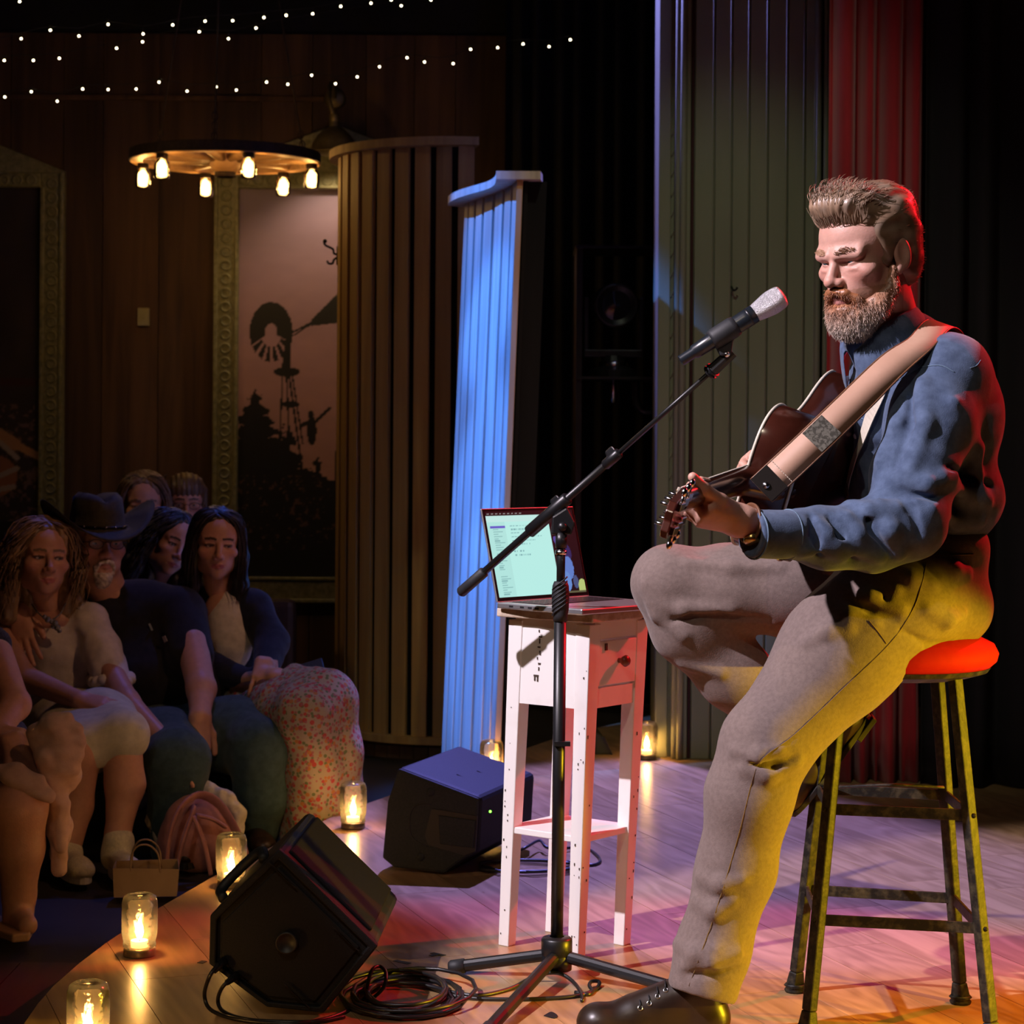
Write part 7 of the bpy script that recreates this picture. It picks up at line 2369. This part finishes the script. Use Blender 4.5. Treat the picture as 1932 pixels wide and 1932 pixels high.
S.chain([P(348, 1150, 7.2), P(355, 1240, 7.1), P(465, 1285, 6.97)], [.060, .056, .042], .03)
S.cone(P(425, 1130, 7.10), P(440, 1255, 7.07), .030, .022, .008, op='s')
jk = sdobj('jacket', S, .0065, cloth('navy_knit', (.010, .012, .026), (.017, .020, .04)), W2, .005, 12, 17)
S = Sd(.03); S.frame()
S.ell(P(430, 1205, 7.19), A(.085, .075, .165), .04)
S.cone(P(420, 1120, 7.09), P(432, 1185, 7.09), .034, .010, .006, op='s')
sdobj('blouse', S, .006, cloth('white_cotton', (.62, .58, .56)), W2, .004, 18, 19)
S = Sd(.05); S.frame()
S.ell(P(445, 1350, 7.22), A(.18, .16, .10), .06)
S.chain([P(470, 1350, 7.12), P(560, 1325, 6.88), P(612, 1322, 6.74)], [.125, .110, .098], .05)
S.chain([P(450, 1365, 7.10), P(540, 1350, 6.80), P(578, 1350, 6.64)], [.125, .105, .090], .05)
S.chain([P(612, 1322, 6.74), P(622, 1420, 6.74), P(620, 1500, 6.75), P(618, 1570, 6.76)], [.098, .098, .104, .112], .04)
S.chain([P(578, 1350, 6.64), P(590, 1450, 6.66), P(590, 1510, 6.70), P(588, 1570, 6.72)], [.090, .085, .092, .10], .04)
V, F = S.build(.006); V = relax(V, F, 1, .4)
N = vnorm(V, F)
V = V + N * (vnoise(V * A(1.6, 1.6, .35), 16, 3) * .007)[:, None]
m_fl = bpy.data.materials.new('floral_print'); m_fl.use_nodes = True
nt = m_fl.node_tree; bsd = nt.nodes['Principled BSDF']; bsd.inputs['Roughness'].default_value = .85
tc = nt.nodes.new('ShaderNodeTexCoord')
prev_ = None
basec = nt.nodes.new('ShaderNodeRGB'); basec.outputs[0].default_value = (.36, .30, .21, 1)
prev_ = basec.outputs[0]
for (scv, thr, colr, sd_) in ((58, .33, (.13, .17, .07), 2.0), (42, .32, (.42, .06, .05), 0.0), (38, .28, (.42, .17, .05), 5.0), (60, .30, (.34, .12, .12), 9.0)):
    mpn = nt.nodes.new('ShaderNodeMapping'); mpn.inputs['Location'].default_value = (sd_, sd_ * 1.7, sd_ * .6)
    nt.links.new(tc.outputs['Object'], mpn.inputs['Vector'])
    vo = nt.nodes.new('ShaderNodeTexVoronoi'); vo.inputs['Scale'].default_value = scv; vo.inputs['Randomness'].default_value = 1
    nt.links.new(mpn.outputs[0], vo.inputs['Vector'])
    lt = nt.nodes.new('ShaderNodeMath'); lt.operation = 'LESS_THAN'; lt.inputs[1].default_value = thr
    nt.links.new(vo.outputs['Distance'], lt.inputs[0])
    mx = nt.nodes.new('ShaderNodeMix'); mx.data_type = 'RGBA'
    nt.links.new(lt.outputs[0], mx.inputs['Factor']); nt.links.new(prev_, mx.inputs[6]); mx.inputs[7].default_value = (*colr, 1)
    prev_ = mx.outputs[2]
nt.links.new(prev_, bsd.inputs['Base Color'])
sk = obj('skirt', (V, F), m_fl, parent=W2, smooth=True)
shoe(W2, A(P(668, 1600, 6.6)[0], 6.56, ZF + .002), A(P(630, 1600, 6.78)[0], 6.78, ZF + .002), mat('red_shoe', (.45, .03, .02), rough=.4), m_sole, .012, 'shoe', .06)
ph = P(572, 1268, 6.86)
PHn = thing('phone', 'dark smartphone tilted in the lap of the woman in the floral skirt', 'phone', ph)
ux, uy = nrm(A(.9, .1, .28)), nrm(A(-.2, .8, .45)); uy = nrm(uy - ux * (uy @ ux)); uz = np.cross(ux, uy)
cor = [ph + ux * a + uy * b for a, b in ((-.07, -.035), (.07, -.035), (.07, .035), (-.07, .035))]
obj('case', MB().prism(cor, uz * .009), m_satin, parent=PHn, bevel=.003)
cor = [ph + ux * a + uy * b + uz * .0092 for a, b in ((-.066, -.031), (.066, -.031), (.066, .031), (-.066, .031))]
obj('screen', MB().prism(cor, uz * .0006), mat('phone_glass', (.05, .06, .08), rough=.08), parent=PHn)
S = Sd(.03); S.frame(); S.chain([P(450, 1300, 6.98), P(500, 1302, 6.86), P(535, 1296, 6.80)], [.03, .036, .022], .03)
V, F = S.build(.006); tag(obj('clutch_bag', (V, F), m_leather, smooth=True), 'dark brown clutch bag in the lap of the woman in the floral skirt', 'bag')

# --- woman behind, tilted head
W3 = thing('person', 'woman with dark wavy hair and tilted head, behind the cowboy hat', 'person', A(P(310, 830, 7.85)[0], 7.85, ZF))
R, t, hd4 = make_head(322, 1026, 7.75, 34, 6, 22, .98, P(306, 1125, 7.86), SK3, (.36, .12, .12), (.05, .03, .02), fem=True, lash=True, h=.003)
S = Sd(.03); S.frame(); S.ell(P(305, 1140, 7.86), A(.09, .07, .08), .03)
bd4 = finish(W3, [hd4], [(S, .006)], SK3)
eyes_obj(bd4, R, t, .98, iris=(.04, .03, .02))
long_hair(W3, R, t, .98, (.018, .013, .014), ln=.18, n=480, vol=1.2, wave=1.2, seed=9)
S = Sd(.05); S.frame(); S.ell(P(310, 1240, 7.95), A(.18, .12, .24), .05); S.chain([P(225, 1150, 7.95), P(400, 1150, 7.92)], [.065, .065], .05); S.chain([P(400, 1150, 7.9), P(410, 1260, 7.8)], [.065, .055], .03); S.chain([P(225, 1150, 7.92), P(215, 1260, 7.85)], [.065, .055], .03)
S.chain([P(240, 1400, 7.95), P(250, 1400, 7.5), P(250, 1500, 7.5)], [.11, .09, .06]); S.chain([P(370, 1400, 7.95), P(370, 1400, 7.5), P(370, 1500, 7.5)], [.11, .09, .06])
sdobj('dress', S, .009, cloth('pale_blue_cotton', (.36, .36, .42), (.45, .45, .5)), W3, .005, 14, 23)

# --- back row heads
W4 = thing('person', 'fair-haired woman in the back row with sunglasses pushed up on her head', 'person', A(P(272, 830, 8.55)[0], 8.55, ZF))
R, t, hd5 = make_head(272, 952, 8.5, 8, 4, 0, 1.02, P(275, 1040, 8.58), SK3, (.36, .14, .13), (.15, .1, .07), fem=True, h=.0032)
S = Sd(.05); S.frame(); S.ell(P(275, 1130, 8.62), A(.18, .12, .25), .05); S.chain([P(200, 1075, 8.62), P(352, 1075, 8.6)], [.065, .065], .05)
bd5 = finish(W4, [hd5], [], SK3)
sdobj('top', S, .011, cloth('dark_plum_knit', (.025, .018, .025)), W4)
eyes_obj(bd5, R, t, 1.02)
long_hair(W4, R, t, 1.02, (.20, .13, .085), ln=.07, n=340, vol=1.08, wave=.4, seed=13)
glasses(R, t, 1.05, 'dark sunglasses pushed up on the fair-haired woman’s head'.replace('’s', ''), lift=.105, back=.045)
C5 = thing('person', 'child with brown bowl-cut hair and glasses in the back row, mouth open', 'person', A(P(347, 830, 8.7)[0], 8.7, ZF))
R, t, hd6 = make_head(350, 950, 8.62, 12, 2, 0, .95, P(347, 1035, 8.7), SK3, (.36, .12, .12), (.08, .05, .03), fem=True, smile=.8, h=.0032)
S = Sd(.05); S.frame(); S.ell(P(347, 1130, 8.75), A(.14, .10, .25), .05); S.chain([P(290, 1070, 8.75), P(405, 1070, 8.74)], [.055, .055], .05)
bd6 = finish(C5, [hd6], [], SK3)
sdobj('top', S, .011, cloth('dark_brown_knit', (.022, .016, .012)), C5)
eyes_obj(bd6, R, t, .95)
S = Sd(.012); S.frame(R, t, .95)
S.ell((0, .015, .056), (.088, .106, .078), .02); S.ell((0, .05, .0), (.086, .08, .07), .03)
for s in (-1, 1):
    S.chain([(s * .078, -.01, .05), (s * .080, .0, -.03)], [.016, .014], .02)
S.ell((0, -.100, -.022), (.085, .052, .060), .008, op='s')
V, F = S.build(.0045); L = (V - t) @ R / .95
V = V + vnorm(V, F) * (np.sin(L[:, 0] * 300) * .002)[:, None]
obj('hair', (V, F), m_hairm, parent=C5, smooth=True, col=np.tile(A(.10, .06, .035), (len(V), 1)))
glasses(R, t, .98, 'thin-rimmed glasses worn by the child in the back row')

# --- person cut by the picture edge: bare knee, hands, scarf
W0 = thing('person', 'person in black lace top with bare knees and a bundled scarf on the lap', 'person', A(P(-60, 830, 6.05)[0], 6.05, ZF))
R, t, hd7 = make_head(-95, 1050, 6.05, 30, 0, 0, 1.0, P(-85, 1165, 6.1), SK1, fem=True, h=.004)
S = Sd(.03); S.frame()
S.ell(P(-85, 1180, 6.1), A(.10, .08, .08), .03)
S.chain([P(-5, 1235, 6.05), P(28, 1330, 5.85), P(-10, 1385, 5.7)], [.045, .042, .032], .02)
hand_sdf(S, P(-8, 1384, 5.70), nrm(P(60, 1392, 5.62) - P(-8, 1384, 5.70)), A(.1, -.5, .85), 1, [(15, 35, 25)] * 4)
S.frame(); S.chain([P(-120, 1330, 5.95), P(-40, 1400, 5.72), P(8, 1405, 5.64)], [.045, .04, .03], .02)
hand_sdf(S, P(20, 1395, 5.62), nrm(P(42, 1450, 5.55) - P(20, 1395, 5.62)), A(.3, -.8, .4), -1, [(25, 35, 20)] * 4)
S.frame()
S.chain([P(-110, 1480, 6.0), P(-20, 1500, 5.68), P(32, 1520, 5.50)], [.11, .095, .078], .04)
S.chain([P(32, 1520, 5.50), P(36, 1600, 5.52), P(36, 1690, 5.55), P(34, 1728, 5.55), P(52, 1746, 5.46)], [.078, .064, .042, .036, .026], .02)
S.chain([P(-140, 1480, 6.0), P(-90, 1510, 5.6), P(-90, 1710, 5.62)], [.11, .08, .04], .04)
bd7 = finish(W0, [hd7], [(S, .0055)], SK1)
long_hair(W0, R, t, 1.0, (.03, .02, .015), ln=.12, n=120, vol=1.0, wave=.5, seed=21)
S = Sd(.05); S.frame(); S.ell(P(-85, 1280, 6.12), A(.155, .12, .20), .05); S.chain([P(-140, 1215, 6.12), P(-15, 1215, 6.1)], [.055, .055], .04); S.ell(P(-70, 1400, 6.1), A(.19, .17, .11), .05)
S.chain([P(-90, 1470, 6.05), P(-40, 1490, 5.8)], [.12, .105], .04)
sdobj('lace_top', S, .009, cloth('black_lace', (.008, .008, .010), (.05, .05, .055), scale=120), W0, .004, 20, 27)
m_sand = mat('tan_sandal_leather', (.46, .26, .14), rough=.5)
so = MB().prism([A(P(px, 830, d_)[0], d_, ZF + .003) for px, d_ in ((-40, 5.62), (-30, 5.52), (30, 5.40), (62, 5.42), (68, 5.48), (40, 5.56), (0, 5.64))], (0, 0, .022))
obj('sandal', so, m_sand, parent=W0, bevel=.005)
S = Sd(.02); S.frame(); S.chain([P(30, 1772, 5.57), P(50, 1800, 5.47)], [.034, .026], .02)
# scarf heaped on the lap
SCf = Sd(.02); SCf.frame()
rs = random.Random(5)
SCf.chain([P(70, 1395, 5.66), P(110, 1400, 5.60), P(120, 1460, 5.58), P(95, 1490, 5.58)], [.036, .042, .040, .030], .03)
SCf.chain([P(100, 1480, 5.57), P(112, 1560, 5.57), P(112, 1640, 5.58)], [.034, .028, .020], .03)
for (a, b_, c_) in (((62, 1380), (100, 1362), (128, 1352)), ((70, 1402), (112, 1378), (146, 1374)), ((78, 1425), (118, 1402), (154, 1398)), ((84, 1450), (122, 1424), (150, 1424)), ((92, 1474), (124, 1450), (140, 1450)), ((70, 1385), (88, 1430), (98, 1480)), ((100, 1440), (112, 1520), (116, 1600))):
    SCf.chain([P(*a, 5.56), P(*b_, 5.535), P(*c_, 5.53)], [.016, .020, .014], .028)
SCf.chain([P(-15, 1462, 5.52), P(30, 1458, 5.48), P(70, 1478, 5.47), P(96, 1500, 5.46)], [.022, .024, .020, .012], .02)
for k in range(5):
    SCf.chain([P(-10 + k * 14, 1448 + k * 3, 5.475), P(12 + k * 16, 1470 + k * 6, 5.455), P(40 + k * 14, 1486 + k * 6, 5.45)], [.010, .012, .008], .016)
V, F = SCf.build(.005)
V = V + vnorm(V, F) * (vnoise(V * A(1, 1, 1.5), 40, 3) * .003)[:, None]; V = relax(V, F, 1, .3)
tag(obj('scarf', (V, F), cloth('blush_scarf', (.50, .32, .26), (.58, .38, .31), scale=30), smooth=True), 'blush pink scarf bundled on the bare-kneed person’s lap'.replace('’s', ''), 'scarf')

# --- bags on the floor
pbx = A(P(282, 830, 6.02)[0], 6.02, ZF)
PB = thing('paper_bag', 'brown paper shopping bag with twisted handles at the stage edge', 'bag', pbx)
m_paper = mat('kraft_paper', (.24, .15, .075), (.30, .19, .10), rough=.8, scale=8, bump=.2, bscale=12)
bw_, bd_, bh_ = .175, .10, P(282, 1628, 6.02)[2] - ZF
ro = rotz(.12)
def pb(x, y, z): return pbx + ro @ A(x, y, z)
mbp = MB()
for zz in (0, 1):
    pass
q0 = [pb(-bw_ / 2, -bd_ / 2, 0), pb(bw_ / 2, -bd_ / 2, 0), pb(bw_ / 2, bd_ / 2, 0), pb(-bw_ / 2, bd_ / 2, 0)]
q1 = [pb(-bw_ / 2 - .004, -bd_ / 2 + .01, bh_ - .006), pb(bw_ / 2 + .006, -bd_ / 2 + .012, bh_ - .012), pb(bw_ / 2, bd_ / 2 - .01, bh_ + .002), pb(-bw_ / 2, bd_ / 2 - .012, bh_)]
mbp.add(q0 + q1, [(0, 1, 5, 4), (1, 2, 6, 5), (2, 3, 7, 6), (3, 0, 4, 7), (3, 2, 1, 0)])
o_ = obj('bag', mbp, m_paper, parent=PB); sl_ = o_.modifiers.new('s', 'SOLIDIFY'); sl_.thickness = .002
for yy in (-bd_ / 2 + .012, bd_ / 2 - .012):
    obj('handle', MB().tube(bez([pb(-.042, yy, bh_ - .02), pb(-.040, yy, bh_ + .03), pb(-.02, yy - .01, bh_ + .058), pb(.01, yy - .01, bh_ + .058), pb(.034, yy, bh_ + .03), pb(.040, yy, bh_ - .02)], 24), .0028, 7), m_paper, parent=PB, smooth=True)
BPk = thing('backpack', 'dusty pink backpack with shoulder straps, resting on the floor behind the paper bag', 'backpack', A(P(368, 830, 6.35)[0], 6.35, ZF))
m_pink = cloth('dusty_pink_canvas', (.34, .14, .13), (.42, .19, .17), scale=30)
S = Sd(.03); S.frame()
S.ell(P(372, 1570, 6.42), A(.108, .09, .115), .04); S.cone(P(340, 1595, 6.42), P(410, 1595, 6.42), .065, .065, .04)
S.ell(P(384, 1590, 6.27), A(.045, .06, .07), .01, op='s')
b_ = sdobj('pack', S, .006, m_pink, BPk, .004, 18, 31)
for pts in ([P(312, 1660, 6.26), P(320, 1580, 6.25), P(340, 1525, 6.28), P(372, 1500, 6.34), P(405, 1510, 6.36), P(430, 1540, 6.34), P(455, 1590, 6.33), P(468, 1640, 6.34)], [P(330, 1650, 6.24), P(345, 1590, 6.23), P(362, 1540, 6.26), P(366, 1525, 6.28)], [P(398, 1650, 6.24), P(385, 1590, 6.24), P(366, 1540, 6.26)], [P(372, 1538, 6.26), P(400, 1545, 6.28), P(425, 1560, 6.3)]):
    obj('strap', MB().tube(bez(pts, 24), .019, 8, flat=.35), m_pink, parent=BPk, smooth=True)
S = Sd(.02); S.frame()
S.chain([P(292, 1545, 6.50), P(318, 1515, 6.50), P(350, 1495, 6.50), P(385, 1487, 6.5), P(425, 1505, 6.5), P(452, 1535, 6.5)], [.028, .034, .030, .022, .022, .020], .02)
S.chain([P(452, 1535, 6.5), P(440, 1570, 6.5)], [.02, .03], .02); S.chain([P(300, 1550, 6.5), P(315, 1600, 6.5)], [.03, .03], .02)
V, F = S.build(.005); V = V + vnorm(V, F) * (vnoise(V, 60, 3) * .006)[:, None]
tag(obj('sweater', (V, F), cloth('cream_fleece', (.50, .46, .38), scale=60), smooth=True), 'cream fleece sweater tucked behind the dusty pink backpack', 'sweater')
